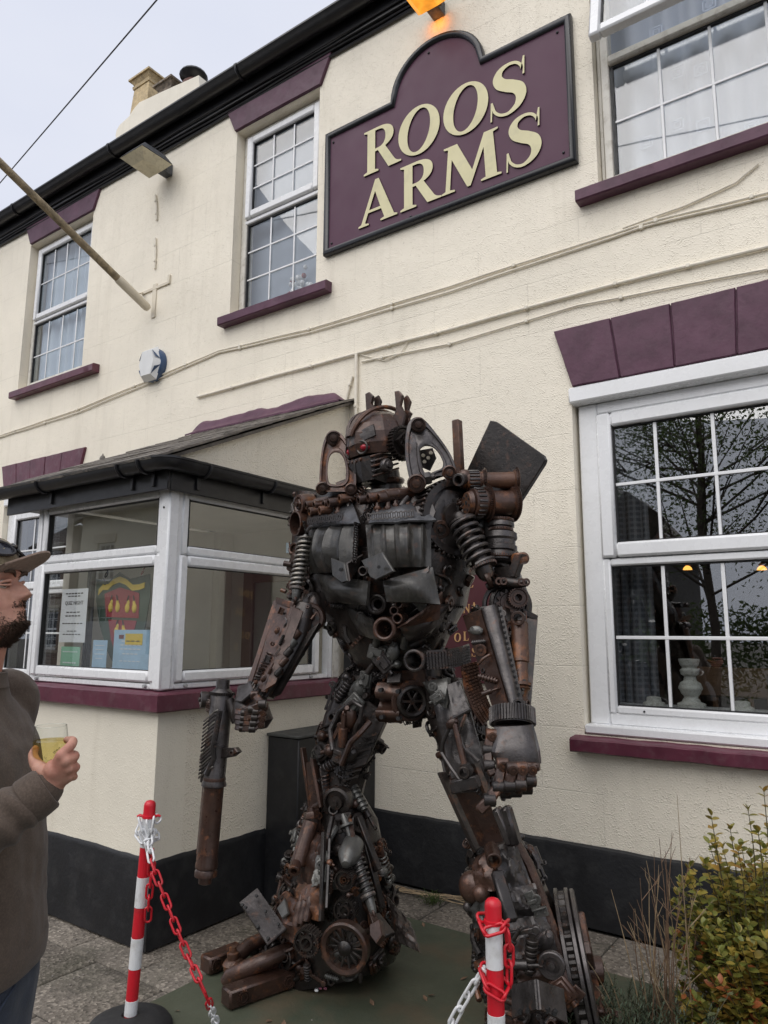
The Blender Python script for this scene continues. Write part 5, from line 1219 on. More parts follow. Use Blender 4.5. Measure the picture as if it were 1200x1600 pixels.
def tubeport(c, d, r, L, m, ri=.68): return part('pipe_stub', MB().pipe(A(c)-Vector(d).normalized()*L*.5, A(c)+Vector(d).normalized()*L*.5, r, r*ri, 22), m)
FD = Vector((.28, -.95, -.05))
for (c, r, m) in (((594, 944, 2.72), .046, 'i'), ((621, 954, 2.70), .020, 'r'), ((606, 982, 2.68), .052, 'r'), ((626, 966, 2.70), .024, 'r'), ((569, 962, 2.76), .020, 'i'), ((573, 893, 2.62), .022, 'i'), ((628, 944, 2.69), .018, 'r')):
    tubeport(c, FD, r, .10, m); part('ring', MB().ring(A(c)+FD*.05, FD, r*.86, r*.18, 22, 7), m)
part('ring', MB().ring(A((594, 944, 2.72))+FD*.03, FD, .030, .010, 20, 6), 's')
for p, q in (((575, 940, 2.73), (585, 985, 2.71)), ((613, 930, 2.70), (621, 985, 2.70))): part('coil_spring', MB().spring(A(p), A(q), .010, .0035, 16, 8, 4), 's')
part('pipe_stub', MB().cyl(A((590, 990, 2.74)), A((587, 1014, 2.80)), .018, n=12, bev=.003), 'a'); part('pipe_stub', MB().cyl(A((634, 992, 2.76)), A((630, 1012, 2.80)), .017, n=12, bev=.003), 'a')
# bolts and injectors along the collar
for px, py, y in ((492, 790, 2.86), (505, 790, 2.82), (520, 788, 2.80), (528, 786, 2.78), (545, 780, 2.80), (575, 782, 2.74), (590, 778, 2.74), (606, 778, 2.76), (618, 774, 2.79), (636, 772, 2.84), (498, 800, 2.80), (514, 798, 2.78)):
    a = A((px, py, y-.04)); d = Vector((rr.uniform(-.5, .3), -.9, rr.uniform(-.2, .3)))
    part('pipe_stub', MB().pipe(a+Vector((.05, .07, .02)), a-Vector((.02, .05, .005)), .023, .014, 12), rr.choice('rroi'))
    part('bolt', MB().cyl(a, a+Vector((.008, -.012, -.075)), .012, n=8, bev=.002).hexnut(a+Vector((.004, -.006, -.045)), (0.1, -.1, -1), .019, .016), rr.choice('rrs'))
part('pipe', MB().tube([A((480, 788, 2.86)), A((510, 782, 2.82)), A((540, 774, 2.82)), A((560, 772, 2.86))], .022, 10), 'r'); part('pipe', MB().tube([A((580, 778, 2.80)), A((612, 770, 2.80)), A((650, 768, 2.86))], .022, 10), 'r')
part('rod', MB().cyl(A((520, 792, 2.80)), A((572, 768, 2.88)), .014, n=8), 'r')
# barrels on the right shoulder of the figure
d = Vector((.35, .9, .08)).normalized(); c = A((474, 788, 2.82))
part('barrel', MB().lathe(c-d*.02, d, [(0, .030), (0, .052), (.02, .056), (.07, .056), (.075, .046), (.13, .050), (.30, .058), (.31, .03)], 18), 'o'); part('ring', MB().ring(c-d*.02, d, .043, .012, 18, 6), 'r'); part('bolt', MB().hexnut(c-d*.015, -d, .03, .02), 'r')
c = A((474, 818, 2.84)); part('pipe_stub', MB().pipe(c-d*.05, c+d*.16, .066, .058, 22), 'r')

# ---- head: plain welded helmet, red lenses, finned jaw block
H0 = A((597, 702, 2.93)); HS = 1.14
hf = Vector((-.30, -.93, -.12)).normalized(); hs = hf.cross(Vector((0, 0, 1))).normalized(); hu = hs.cross(hf)      # facing, side, up
HM = Matrix((hs, -hf, hu)).transposed()            # columns: side, back, up
def hp(s, f, u): return H0+(hs*s+hf*f+hu*u)*HS
q = MB(); vs = []; fs = []; n, mrow = 14, 6
for j in range(mrow+1):
    ph = math.pi*.62*j/mrow
    for k in range(n):
        a = 2*math.pi*k/n; p = Vector((math.sin(ph)*math.cos(a)*.135, math.sin(ph)*math.sin(a)*.165, math.cos(ph)*.150))
        rdg = 1+.035*(1 if abs(p.x) < .035 else 0)+.02*noise.noise(p*22)
        vs.append(hp(p.x*rdg, p.y*rdg, .02+p.z*rdg))
for j in range(mrow):
    for k in range(n): k2 = (k+1) % n; fs.append((j*n+k, j*n+k2, (j+1)*n+k2, (j+1)*n+k))
fs.append(tuple(mrow*n+k for k in range(n)))
head = part('helmet', q.add(vs, fs), 'r', ang=12)
def hpart(name, mb, m): return part(name, mb, m, head)
for k, (a0, w_) in enumerate(((-.055, .02), (.0, .03), (.055, .02))):
    pts = [hp(a0*math.sin(t)*1.1, math.cos(t)*.175, .02+math.sin(t)*.158) for t in [math.pi*(.06+.75*i/14) for i in range(15)]]
    hpart('helmet_ridge', MB().tube(pts, .011, 6), 'or r'.replace(' ', '')[k % 3])
hpart('brow_plate', MB().patch(hp(-.115, .12, .035), hp(.0, .178, .005), hp(.0, .172, .050), hp(-.105, .118, .085), 8, 5, .012, lambda u, v: .006*noise.noise(Vector((u*5, v*5, 1)))), 's')
hpart('brow_plate', MB().patch(hp(.0, .178, .005), hp(.115, .12, .035), hp(.105, .118, .085), hp(.0, .172, .050), 8, 5, .012, lambda u, v: .006*noise.noise(Vector((u*5, v*5, 2)))), 's')
for s in (-1, 1):
    q = MB(); q.sphere(hp(s*.052, .128, -.008), .030, 12, 8, (1, 1, .7)); q.build('red_lens', M_eye, head)
    hpart('lens_rim', MB().ring(hp(s*.052, .148, -.008), hf+hs*s*.3, .031, .007, 16, 6), 'i')
    e = hp(s*.135, -.01, .0); hpart('ear_gear', MB().gear(e, hs*s, .088, .045, 30, .3, .10, 0), 'i'); hpart('ear_gear', MB().gear(e+hs*s*.030, hs*s, .062, .03, 1, .3, .0, 7), 'i')
    hpart('ear_cap', MB().lathe(hp(s*.118, .085, -.098), hs*s, [(0, .032), (.02, .034), (.03, .028), (.03, .018), (.045, .016), (.045, .004)], 18), 's')
q = MB(); sec = [(-.078, .055, -.165), (-.085, .125, -.15), (-.045, .155, -.155), (.045, .155, -.155), (.085, .125, -.15), (.078, .055, -.165)]
top = [(-.100, .02, -.04), (-.095, .115, -.045), (-.045, .160, -.050), (.045, .160, -.050), (.095, .115, -.045), (.100, .02, -.04)]
q.add([hp(*p) for p in sec]+[hp(*p) for p in top], [(5, 4, 3, 2, 1, 0), (6, 7, 8, 9, 10, 11)]+[(i, (i+1) % 6, 6+(i+1) % 6, 6+i) for i in range(6)]); hpart('jaw_block', q, 'i')
for k in range(5):
    for s in (-1, 1):
        z = -.055-k*.021; hpart('jaw_fin', MB().beam(hp(s*.088, .138-.001*k, z), hp(s*.105, .0, z+.035), .012, .010, None, .002), 's' if k % 2 else 'r')
for k in range(4): hpart('jaw_bolt', MB().cyl(hp(-.045+.03*k, .150, -.06), hp(-.045+.03*k, .164, -.06), .009, n=8, bev=.002), 'r')
hpart('jaw_strip', MB().beam(hp(0, .160, -.055), hp(0, .158, -.150), .010, .012, None, .002), 's')
part('neck_ring', MB().cyl(hp(0, -.01, -.26), hp(0, 0, -.10), .085, .075, n=18), 'i'); part('neck_ring', MB().ring(hp(0, 0, -.15), hu, .085, .016, 22, 8), 'r')
# upright rods and old spanners on the crown
for (p0, pts, w_) in (((580, 652, 2.94), ((572, 616), (578, 613), (584, 619), (581, 630), (590, 640), (589, 652), (574, 652)), .014), ((592, 652, 2.98), ((586, 622), (592, 618), (596, 626), (593, 634), (598, 642), (592, 646), (597, 653), (586, 653)), .014),
                     ((628, 660, 2.90), ((618, 612), (624, 611), (630, 618), (627, 634), (634, 648), (630, 668), (612, 664), (620, 640)), .014), ((640, 668, 2.94), ((632, 622), (637, 618), (642, 627), (638, 640), (644, 646), (640, 654), (642, 676), (628, 674), (634, 650)), .014)):
    part('old_spanner', MB().plate([A((a, b, p0[2]+(.0))) for a, b in pts], .022), 'r')

# ---- forked suspension arms standing on the shoulders
def fork(apex, l1, l2, mid1, mid2, m, r0=.045, r1=.034):
    ap, a, b, m1, m2 = [A(t) for t in (apex, l1, l2, mid1, mid2)]
    q = MB(); 
    def curve(p0, pm, p1, n=9): return [p0*(1-t)**2+pm*2*t*(1-t)+p1*t*t for t in [i/n for i in range(n+1)]]
    q.tube(curve(ap, m1*2-(ap+a)/2, a), [r0*1.0]+[r1]*8+[r1*1.05], 10)
    o = part('suspension_arm', q, m)
    q = MB(); q.tube(curve(ap, m2*2-(ap+b)/2, b), [r0*1.0]+[r1]*8+[r1*1.05], 10); part('arm_leg', q, m, o)
    v = (CAM-ap).normalized()
    q = MB(); q.sphere(ap, r0*1.12, 14, 9); part('arm_boss', q, m, o)
    for p in (ap, a, b):
        part('bush', MB().lathe(p+v*r0*.35, v, [(0, r0*.85), (r0*.75, r0*.85), (r0*.8, r0*.6), (r0*.62, r0*.52), (r0*.62, r0*.34), (r0*.95, r0*.30), (r0*.98, .003)], 18), 'r' if p is not ap else 'o', o)
def wishbone(outer, inner, yf, th, m, bosses, rim=.014):
    """a cast wishbone: flat web with raised inner and outer flanges round an opening"""
    O_ = [A((x, y, yf(x, y))) for x, y in outer]; I_ = [A((x, y, yf(x, y))) for x, y in inner]; c = sum(I_, Vector())/len(I_)
    def ring_of(P_, n=48):
        P2 = P_+P_[:1]; L = [0]
        for i in range(len(P_)): L.append(L[-1]+(P2[i+1]-P2[i]).length)
        r = []; j = 0
        for k in range(n):
            d = L[-1]*k/n
            while L[j+1] < d: j += 1
            t = (d-L[j])/(L[j+1]-L[j]); r.append(P2[j].lerp(P2[j+1], t))
        for _ in range(3): r = [(r[i-1]+r[i]*2+r[(i+1) % n])/4 for i in range(n)]
        return r
    o, i_ = ring_of(O_), ring_of(I_); n = len(o); nv = (CAM-c).normalized(); rings = []
    for (t, z) in ((0, -th), (0, rim*.6), (.06, rim), (.2, rim), (.28, 0), (.72, 0), (.8, rim), (.94, rim), (1, rim*.6), (1, -th)):
        rings.append([i_[k].lerp(o[k], t)+nv*z for k in range(n)])
    vs = [p for r in rings for p in r]; R_ = len(rings); fs = []
    for j in range(R_): fs += [(j*n+k, j*n+(k+1) % n, ((j+1) % R_)*n+(k+1) % n, ((j+1) % R_)*n+k) for k in range(n)]
    w_ = part('suspension_arm', MB().add(vs, fs), m, ang=45)
    for (px, py, r) in bosses:
        p = A((px, py, yf(px, py))); part('bush', MB().lathe(p-nv*th*.8, nv, [(0, r), (th*.8+rim+.018, r), (th*.8+rim+.022, r*.85), (th*.8+rim+.010, r*.78), (th*.8+rim+.010, r*.5), (th*.8+rim+.030, r*.45), (th*.8+rim+.032, .003)], 20), 'r', w_)
    return w_
wishbone([(510, 676), (522, 671), (534, 677), (544, 694), (552, 716), (557, 742), (557, 766), (546, 770), (532, 768), (520, 768), (510, 770), (499, 768), (499, 742), (501, 716), (504, 694)], [(515, 712), (522, 706), (532, 708), (538, 718), (541, 732), (541, 746), (537, 756), (526, 758), (514, 756), (512, 744), (512, 728)], lambda x, y: 2.84-.0010*(y-680), .035, 'r', ((521, 685, .040), (504, 763, .034), (548, 764, .030)))
wishbone([(640, 655), (652, 648), (664, 655), (676, 670), (690, 688), (704, 708), (714, 732), (716, 748), (704, 752), (692, 740), (676, 744), (668, 758), (656, 768), (643, 762), (638, 742), (633, 716), (633, 690), (635, 668)], [(655, 702), (664, 696), (676, 698), (686, 708), (693, 722), (692, 732), (680, 736), (668, 742), (662, 738), (658, 722)], lambda x, y: 2.84+(x-652)*.0020-.0006*(y-660), .045, 's', ((654, 664, .036), (651, 755, .044), (702, 738, .034)))
part('rod', MB().cyl(A((660, 750, 2.80)), A((700, 736, 2.95)), .018, n=10).hexnut(A((664, 748, 2.80)), (1, .6, .2), .03, .03), 's'); part('rod', MB().cyl(A((526, 760, 2.80)), A((548, 752, 2.84)), .02, n=10), 'r')
q = MB(); q.box((-.001, 0, 0), (.001, .001, .001)); 
pl = part('perforated_plate', MB().plate([A(t) for t in ((652, 704, 2.98), (676, 700, 3.02), (682, 716, 3.02), (672, 736, 3.0), (654, 728, 2.98))], .008), 'i')
for t in ((662, 712, 2.975), (670, 716, 2.99), (664, 722, 2.975), (674, 708, 3.0)): MB().cyl(A(t)+V(.003, -.012, 0), A(t)+V(0, -.002, 0), .009, n=8).build('hole_disc', M_cream2, pl)
# back post and big slab plate
part('square_post', MB().beam(A((719, 760, 3.12)), A((714, 657, 3.12)), .044, .040, (1, 0, 0), .004), 'o')
part('back_plate', MB().plate([A(t) for t in ((768, 658, 3.20), (778, 660, 3.20), (851, 712, 3.20), (854, 719, 3.20), (852, 725, 3.20), (790, 822, 3.20), (712, 778, 3.20))], .035), 'i')
# ---- big ring gear at the left shoulder
gc = A((706, 812, 2.93)); gx = Vector((.86, -.48, .05)).normalized()
q = MB(); q.lathe(gc-gx*.055, gx, [(0, .125), (0, .180), (.11, .180), (.11, .150), (.085, .146), (.085, .125), (0, .125)], 44, caps=False); rg = part('ring_gear', q, 'i')
uu, vv, _ = frame(gx)
for k in range(44):
    a = 2*math.pi*k/44; e = uu*math.cos(a)+vv*math.sin(a); part('tooth', MB().beam(gc+e*.180-gx*.052, gc+e*.180+gx*.052, .013, .022, e, .003), 'i', rg)
part('pulley', MB().lathe(gc+gx*.01, gx, [(0, .115), (.02, .118), (.03, .10), (.03, .075), (.05, .07), (.05, .03), (.07, .028), (.07, .004)], 30), 'i')
# starter motors and shoulder drum
def drum(c, d, r, L, m, name='motor', m2='r', holes=7):
    c, d = A(c), Vector(d).normalized()
    o = part(name, MB().lathe(c, d, [(0, r*.55), (0, r*.80), (.012, r*.86), (.018, r*.80), (.020, r), (L*.32, r), (L*.33, r*.92), (L*.36, r*.92), (L*.37, r*1.02), (L*.42, r*1.02), (L*.43, r*.86), (L*.92, r*.86), (L*.94, r*1.08), (L, r*1.08), (L, r*.3)], 32), m)
    part('drum_face', MB().lathe(c-d*.004, d, [(.004, r*.78), (-.004, r*.74), (-.004, r*.1), (-.0, .002)], 26), m2, o)
    u, v, _ = frame(d)
    for k in range(holes): p = c-d*.008+(u*math.cos(2*math.pi*k/holes)+v*math.sin(2*math.pi*k/holes))*r*.5; MB().cyl(p-d*.002, p+d*.01, r*.10, n=8).build('drum_hole_disc', M_seal, o)  # black discs on the face, coloured like the shade in open holes
    MB().cyl(c-d*.011, c+d*.01, r*.16, n=6).build('drum_hole_disc', M_seal, o)
    for k in range(18): a = 2*math.pi*k/18; e = u*math.cos(a)+v*math.sin(a); part('drum_rib', MB().beam(c+e*r+d*.03, c+e*r+d*L*.30, .010, .012, e, .002), 's', o)
    for rr_ in (L*.39, L*.97):
        part('toothed_rim', MB().gear(c+d*rr_, d, r*1.13, .014, 46, .8, .08), 'r', o)
drum((731, 786, 2.86), (.62, .78, .06), .066, .23, 'r', m2='o')
drum((722, 752, 2.90), (.80, .60, .03), .046, .26, 'o', m2='r', holes=3)
part('pipe_stub', MB().pipe(A((716, 750, 2.84)), A((728, 748, 2.92)), .030, .020, 16), 's'); part('casting', VAR['casting'][1] if False else MB().sphere(A((726, 745, 2.90)), .035, 12, 8), 'r')
part('pulley', MB().gear(A((783, 792, 3.08)), (.62, .78, .06), .10, .03, 50, .5, .06), 'r')
part('bracket', MB().plate([A(t) for t in ((693, 780, 2.90), (718, 778, 2.90), (722, 838, 2.92), (704, 846, 2.92))], .02), 'i')
# ---- left upper arm: two shock absorbers
def shock(p0, p1, R_, m_sp='i', turns=8, r_sp=.010, body='i', t0=.12, t1=.80, rod='s'):
    a, b = A(p0), A(p1); d = b-a; L = d.length; d.normalize()
    o = part('shock_absorber', MB().lathe(a, d, [(0, R_*.35), (L*.04, R_*.5), (L*.10, R_*.5), (L*.11, R_*1.05), (L*.135, R_*1.05), (L*.14, R_*.42), (L*.40, R_*.42), (L*.41, R_*.68), (L*.80, R_*.68), (L*.81, R_*1.1), (L*.84, R_*1.1), (L*.85, R_*.7), (L*.95, R_*.6), (L, R_*.4)], 20), body)
    part('coil_spring', MB().spring(a+d*L*t0, a+d*L*t1, R_, r_sp, turns, 14, 7), m_sp, o)
    part('spring_seat', MB().gear(a+d*L*.825, d, R_*1.12, .012, 30, .5, .08), 'r', o)
    part('eye_ring', MB().ring(b, (CAM-b).cross(d), R_*.5, R_*.22, 14, 7), 'r', o); return o
shock((716, 802, 2.84), (763, 905, 2.84), .058, 's', 6.5, .0095, 'i')
q = A((783, 812, 2.98)); q1 = A((782, 880, 2.96)); d = (q1-q).normalized(); L = (q1-q).length
o = part('ribbed_cylinder', MB().lathe(q, d, [(0, .050), (.02, .060), (.035, .060), (.04, .050), (.06, .050), (.065, .072), (.09, .074), (.10, .066), (.12, .066), (.125, .074), (.145, .074), (.15, .066), (.165, .072), (.19, .070), (.20, .058), (L*.9, .054), (L, .035)], 28), 's')
for t, r in ((.005, .058), (.05, .056), (.175, .074)): part('toothed_rim', MB().gear(q+d*t, d, r, .014, 44, .7, .08), 'r', o)
part('flat_bar', MB().beam(A((738, 820, 2.92)), A((772, 905, 2.92)), .03, .012, (1, 0, 0), .002), 'i')
# elbow assembly
part('casting', MB().plate([A(t) for t in ((775, 888, 2.94), (803, 884, 2.94), (808, 866, 2.94), (820, 866, 2.94), (808, 902, 2.94), (780, 906, 2.94))], .05), 'i'); part('pipe_stub', MB().pipe(A((806, 874, 2.92)), A((819, 872, 2.99)), .028, .014, 16), 'o')
part('cross_rod', MB().tube([A((762, 917, 2.88)), A((780, 908, 2.88)), A((808, 912, 2.90)), A((824, 910, 2.92))], [.018, .024, .022, .018], 10), 'i')
for t in ((780, 909, 2.855), (787, 909, 2.855), (815, 910, 2.875), (822, 910, 2.88)): part('pipe_stub', MB().pipe(A(t), A(t)+V(.012, -.026, 0), .017, .009, 12), 'r')
ed = Vector((.55, -.83, .02)).normalized(); c = A((797, 942, 2.93)); o = part('elbow_disc', MB().lathe(c-ed*.06, ed, [(0, .07), (.01, .088), (.05, .09), (.06, .082), (.062, .074), (.048, .068), (.048, .02), (.06, .018)], 30), 'i')
part('gear', MB().gear(c+ed*.015+V(.035, 0, .02), ed, .045, .04, 26, .35, .12), 'r'); part('gear', MB().gear(c+ed*.0, ed, .062, .02, 14, .3, .2), 'r')
part('ring', MB().ring(c-ed*.03-V(.01, 0, .01), ed, .10, .011, 30, 7), 's')
# left forearm: tapered channel with a bright edge, side box, ram
def channel(name, tl, tr, bl, br, th, m): return part(name, MB().plate([A(tl), A(tr), A(br), A(bl)], th), m)
c_faL = core('forearm_core', [((735, 955, 2.90), (800, 950, 2.92), .05), ((750, 1010, 2.86), (812, 1010, 2.88), .06), ((768, 1070, 2.80), (822, 1070, 2.83), .06), ((782, 1112, 2.77), (826, 1112, 2.80), .05)], 12)
encrust(c_faL, 55, .016, .032, KA, 'rriis')
a0, b0 = A((752, 952, 2.80)), A((800, 1112, 2.70)); a1, b1 = A((776, 945, 2.82)), A((814, 1108, 2.72))
q = MB(); vs = []; fs = []
for i in range(9):
    t = i/8; l, r = a0.lerp(b0, t), a1.lerp(b1, t); c = (l+r)/2; n_ = Vector((.25, -.95, .1)); h = (r-l)/2
    for k in range(9): an = math.pi*k/8; vs.append(c-h*math.cos(an)+n_*.030*math.sin(an)**.6*(1-.2*t))
for i in range(8):
    for k in range(8): fs.append((i*9+k, i*9+k+1, (i+1)*9+k+1, (i+1)*9+k))
N_ = len(vs); vs += [p+Vector((0, .012, 0)) for p in vs]; fs += [tuple(k+N_ for k in f[::-1]) for f in fs]
part('forearm_channel', q.add(vs, fs), 's')
o = channel('forearm_plate', (724, 962, 2.82), (752, 952, 2.80), (775, 1118, 2.74), (800, 1114, 2.70), .014, 'r')
part('window_casting', MB().box((-1, -1, -1), (1, 1, 1)), 'a') if False else None
for t, s, k, kd in (((744, 985, 2.79), .030, 1, 'casting'), ((748, 1003, 2.785), .022, 0, 'ribbed_cylinder'), ((751, 1016, 2.78), .026, 0, 'pulley'), ((756, 1030, 2.775), .024, 0, 'pipe_bend'), ((762, 1060, 2.76), .030, 0, 'ribbed_cylinder'), ((766, 1080, 2.75), .026, 0, 'piston')): small(kd, A((t[0], t[1], t[2]-.035)), FD, s, rr.choice('rras'), rr.uniform(-.3, 1.3), k)
sp = channel('perforated_strip', (778, 948, 2.82), (784, 946, 2.83), (812, 1102, 2.735), (818, 1100, 2.745), .012, 'i')
for i in range(17):
    t = (i+.5)/17; p = A((781, 950, 2.815)).lerp(A((814, 1098, 2.73)), t); MB().cyl(p-FD*.002, p+FD*.006, .0048, n=6).build('hole_disc', M_seal, sp)
channel('forearm_plate', (808, 962, 2.95), (840, 968, 2.99), (816, 1112, 2.80), (829, 1112, 2.82), .012, 'i'); o = channel('perforated_strip', (818, 952, 2.96), (823, 952, 2.97), (820, 1100, 2.815), (825, 1100, 2.82), .012, 'r')
for i in range(15): t = (i+.5)/15; p = A((820, 955, 2.955)).lerp(A((822, 1095, 2.81)), t); MB().cyl(p-FD*.002, p+FD*.006, .0045, n=6).build('hole_disc', M_seal, o)
part('corner_cap', MB().plate([A(t) for t in ((814, 948, 2.96), (840, 962, 3.0), (838, 970, 3.0), (816, 960, 2.96))], .03), 'i')
part('ram', MB().lathe(A((812, 972, 2.86)), A((814, 1062, 2.80))-A((812, 972, 2.86)), [(0, .03), (.005, .036), (.17, .036), (.175, .030), (.255, .030), (.256, .042), (.268, .042), (.27, .03), (.28, .040), (.29, .03), (.33, .018), (.35, .02)], 18), 'o'); part('pipe_stub', MB().pipe(A((811, 966, 2.86)), A((809, 966, 2.80)), .030, .019, 16), 'r')
part('gear', MB().gear(A((799, 984, 2.86)), ed, .038, .03, 20, .4, .16), 'r'); part('rod', MB().cyl(A((800, 1004, 2.86)), A((802, 1060, 2.82)), .012, n=8), 's')
part('pipe_stub', MB().pipe(A((812, 1100, 2.76)), A((810, 1100, 2.70)), .024, .013, 14), 's')
# wrist and left hand
wa, wb_ = A((800, 1108, 2.74)), A((801, 1132, 2.72)); part('wrist_ring', MB().gear((wa+wb_)/2, wb_-wa, .092, (wb_-wa).length, 44, .6, .07), 's')
q = MB(); vs = []; fs = []
hand = [((772, 1134, 2.66), (833, 1131, 2.72), .05), ((774, 1150, 2.64), (838, 1148, 2.70), .062), ((768, 1172, 2.62), (844, 1172, 2.69), .068), ((776, 1190, 2.62), (846, 1192, 2.69), .060)]
for (a, b, d) in hand:
    a, b = A(a), A(b); c = (a+b)/2; h = (b-a)/2; dp = Vector((.3, -.95, 0))*d
    for k in range(14):
        t = 2*math.pi*k/14; e = .6; ct, st_ = math.cos(t), math.sin(t); vs.append(c+h*abs(ct)**e*(1 if ct > 0 else -1)+dp*abs(st_)**e*(1 if st_ > 0 else -1))
for i in range(3):
    for k in range(14): k2 = (k+1) % 14; fs.append((i*14+k, i*14+k2, (i+1)*14+k2, (i+1)*14+k))
fs += [tuple(range(14))[::-1], tuple(42+k for k in range(14))]
hnd = part('hand_shell', q.add(vs, fs), 's', ang=30)
def finger(js, r, m='r'):
    P_ = [A(t) for t in js]; f0 = None
    for i in range(len(P_)-1):
        o = part('finger_link', MB().beam(P_[i], P_[i+1], r*1.9, r*1.6, (CAM-P_[i]), r*.35), m, hnd)
        part('finger_joint', MB().cyl(P_[i]-AX*r*1.05, P_[i]+AX*r*1.05, r*1.15, n=14, bev=.003), 'r' if i == 0 else 'i', hnd)
    part('finger_joint', MB().lathe(P_[0]-AZ*r*1.2, -AZ, [(0, r*.9), (r*.3, r*.9), (r*.35, r*.6), (r*.2, r*.55), (r*.2, r*.25), (r*.5, r*.2), (r*.5, .001)], 14), 'r', hnd)
finger(((785, 1194, 2.58), (778, 1230, 2.55), (765, 1250, 2.52), (748, 1268, 2.50)), .021)
finger(((800, 1200, 2.57), (796, 1228, 2.56), (790, 1238, 2.60), (780, 1236, 2.66)), .020); finger(((815, 1200, 2.59), (813, 1226, 2.58), (806, 1236, 2.62), (796, 1234, 2.68)), .020); finger(((830, 1200, 2.62), (829, 1220, 2.61), (823, 1232, 2.65), (812, 1230, 2.70)), .019)
finger(((768, 1148, 2.62), (762, 1172, 2.60), (764, 1196, 2.58), (772, 1212, 2.58)), .020)
for k in range(5): part('knuckle_plate', MB().box((-.018, -.01, -.014), (.018, .012, .014), .004), 'r', hnd).matrix_basis = Matrix.Translation(A((792+k*11, 1196+k*.5, 2.575+k*.012)))

# ---- right arm
o = shock((478, 836, 2.74), (461, 938, 2.66), .034, 'b', 11, .0075, 'a', .04, .80)
part('casting', MB().sphere(A((488, 945, 2.78)), .06, 14, 9, (1, .8, 1.1)), 'i'); part('valve_block', MB().box((-.03, -.03, -.05), (.03, .03, .05), .01), 'r').matrix_basis = Matrix.Translation(A((462, 880, 2.80))) @ Matrix.Rotation(.5, 4, 'Y')
small('pipe_stub', A((452, 882, 2.76)), V(-.8, -.5, .2), .03, 'r'); small('pipe_stub', A((445, 924, 2.70)), V(-.9, -.3, .3), .022, 'o'); small('casting', A((455, 915, 2.72)), V(-.5, -.8, 0), .03, 'r')
ed2 = Vector((.50, -.86, .05)).normalized(); c = A((484, 966, 2.70)); o = part('elbow_disc', MB().lathe(c-ed2*.07, ed2, [(0, .05), (.01, .072), (.075, .074), (.082, .068), (.082, .055), (.074, .05), (.074, .022), (.082, .02), (.082, .002)], 28), 'r')
for k in range(5): a = 2*math.pi*k/5; u, v, _ = frame(ed2); MB().cyl(c+ed2*.004+(u*math.cos(a)+v*math.sin(a))*.038, c+ed2*.0075+(u*math.cos(a)+v*math.sin(a))*.038, .010, n=8).build('drum_hole_disc', M_seal, o)
c_faR = core('forearm_core', [((445, 945, 2.70), (490, 948, 2.72), .05), ((425, 1000, 2.63), (478, 1002, 2.65), .055), ((402, 1050, 2.55), (452, 1054, 2.57), .05), ((388, 1085, 2.51), (425, 1090, 2.52), .045)], 12, 'i')
encrust(c_faR, 55, .015, .030, KA, 'rriii')
part('forearm_box', MB().plate([A(t) for t in ((432, 940, 2.64), (458, 948, 2.62), (411, 1080, 2.44), (392, 1070, 2.47))], .02), 'r')
for p, q in (((432, 938, 2.635), (390, 1070, 2.455)), ((459, 946, 2.605), (412, 1082, 2.43))): part('box_rim', MB().beam(A(p), A(q), .012, .03, None, .002), 'r')
part('box_rim', MB().beam(A((432, 938, 2.63)), A((459, 946, 2.60)), .012, .03, None, .002), 'r')
for (px, py, y, kd, m) in ((440, 955, 2.575, 'bracket', 'r'), (447, 975, 2.56, 'pipe_bend', 's'), (433, 985, 2.54, 'casting', 'r'), (441, 1000, 2.52, 'ribbed_cylinder', 'i'), (426, 1006, 2.50, 'hex_nut', 'r'), (433, 1020, 2.49, 'chain_piece', 'i'), (418, 1030, 2.475, 'bracket', 's'), (424, 1045, 2.455, 'piston', 'r'), (412, 1060, 2.43, 'casting', 'r'), (400, 1066, 2.43, 'hex_nut', 'o')): small(kd, A((px, py, y)), FD, .019, m, 1.1+rr.uniform(-.3, .3))
part('coil_spring', MB().spring(A((424, 1022, 2.51)), A((408, 1050, 2.475)), .020, .005, 6, 12, 5), 'r'); part('coil_spring', MB().spring(A((410, 1046, 2.48)), A((402, 1064, 2.46)), .016, .005, 4, 12, 5), 'i')
small('piston', A((436, 985, 2.585)), FD, .026, 'r', 1.0, 0); small('bracket', A((432, 1000, 2.565)), FD, .024, 'r', 1.2, 0); small('connecting_rod', A((442, 968, 2.60)), FD, .026, 's', 1.2, 0)
part('forearm_box', MB().plate([A(t) for t in ((486, 985, 2.66), (501, 974, 2.68), (436, 1085, 2.50), (426, 1088, 2.49))], .022), 'i'); part('forearm_box', MB().plate([A(t) for t in ((458, 948, 2.60), (474, 956, 2.62), (430, 1070, 2.47), (413, 1080, 2.43))], .02), 'r')
for i, t in enumerate(((468, 985), (462, 1000), (456, 1013), (449, 1028), (441, 1044))): a = A((t[0], t[1], 2.60-.028*i)); d = Vector((-.55, -.4, -.75)); part('ribbed_cylinder', MB().cyl(a, a+d.normalized()*.045, .022-.002*i, n=12, bev=.004), 'rairi'[i])
part('wrist_ring', MB().gear(A((400, 1082, 2.47)), A((392, 1096, 2.44))-A((406, 1072, 2.49)), .058, .045, 26, .5, .10), 'i')
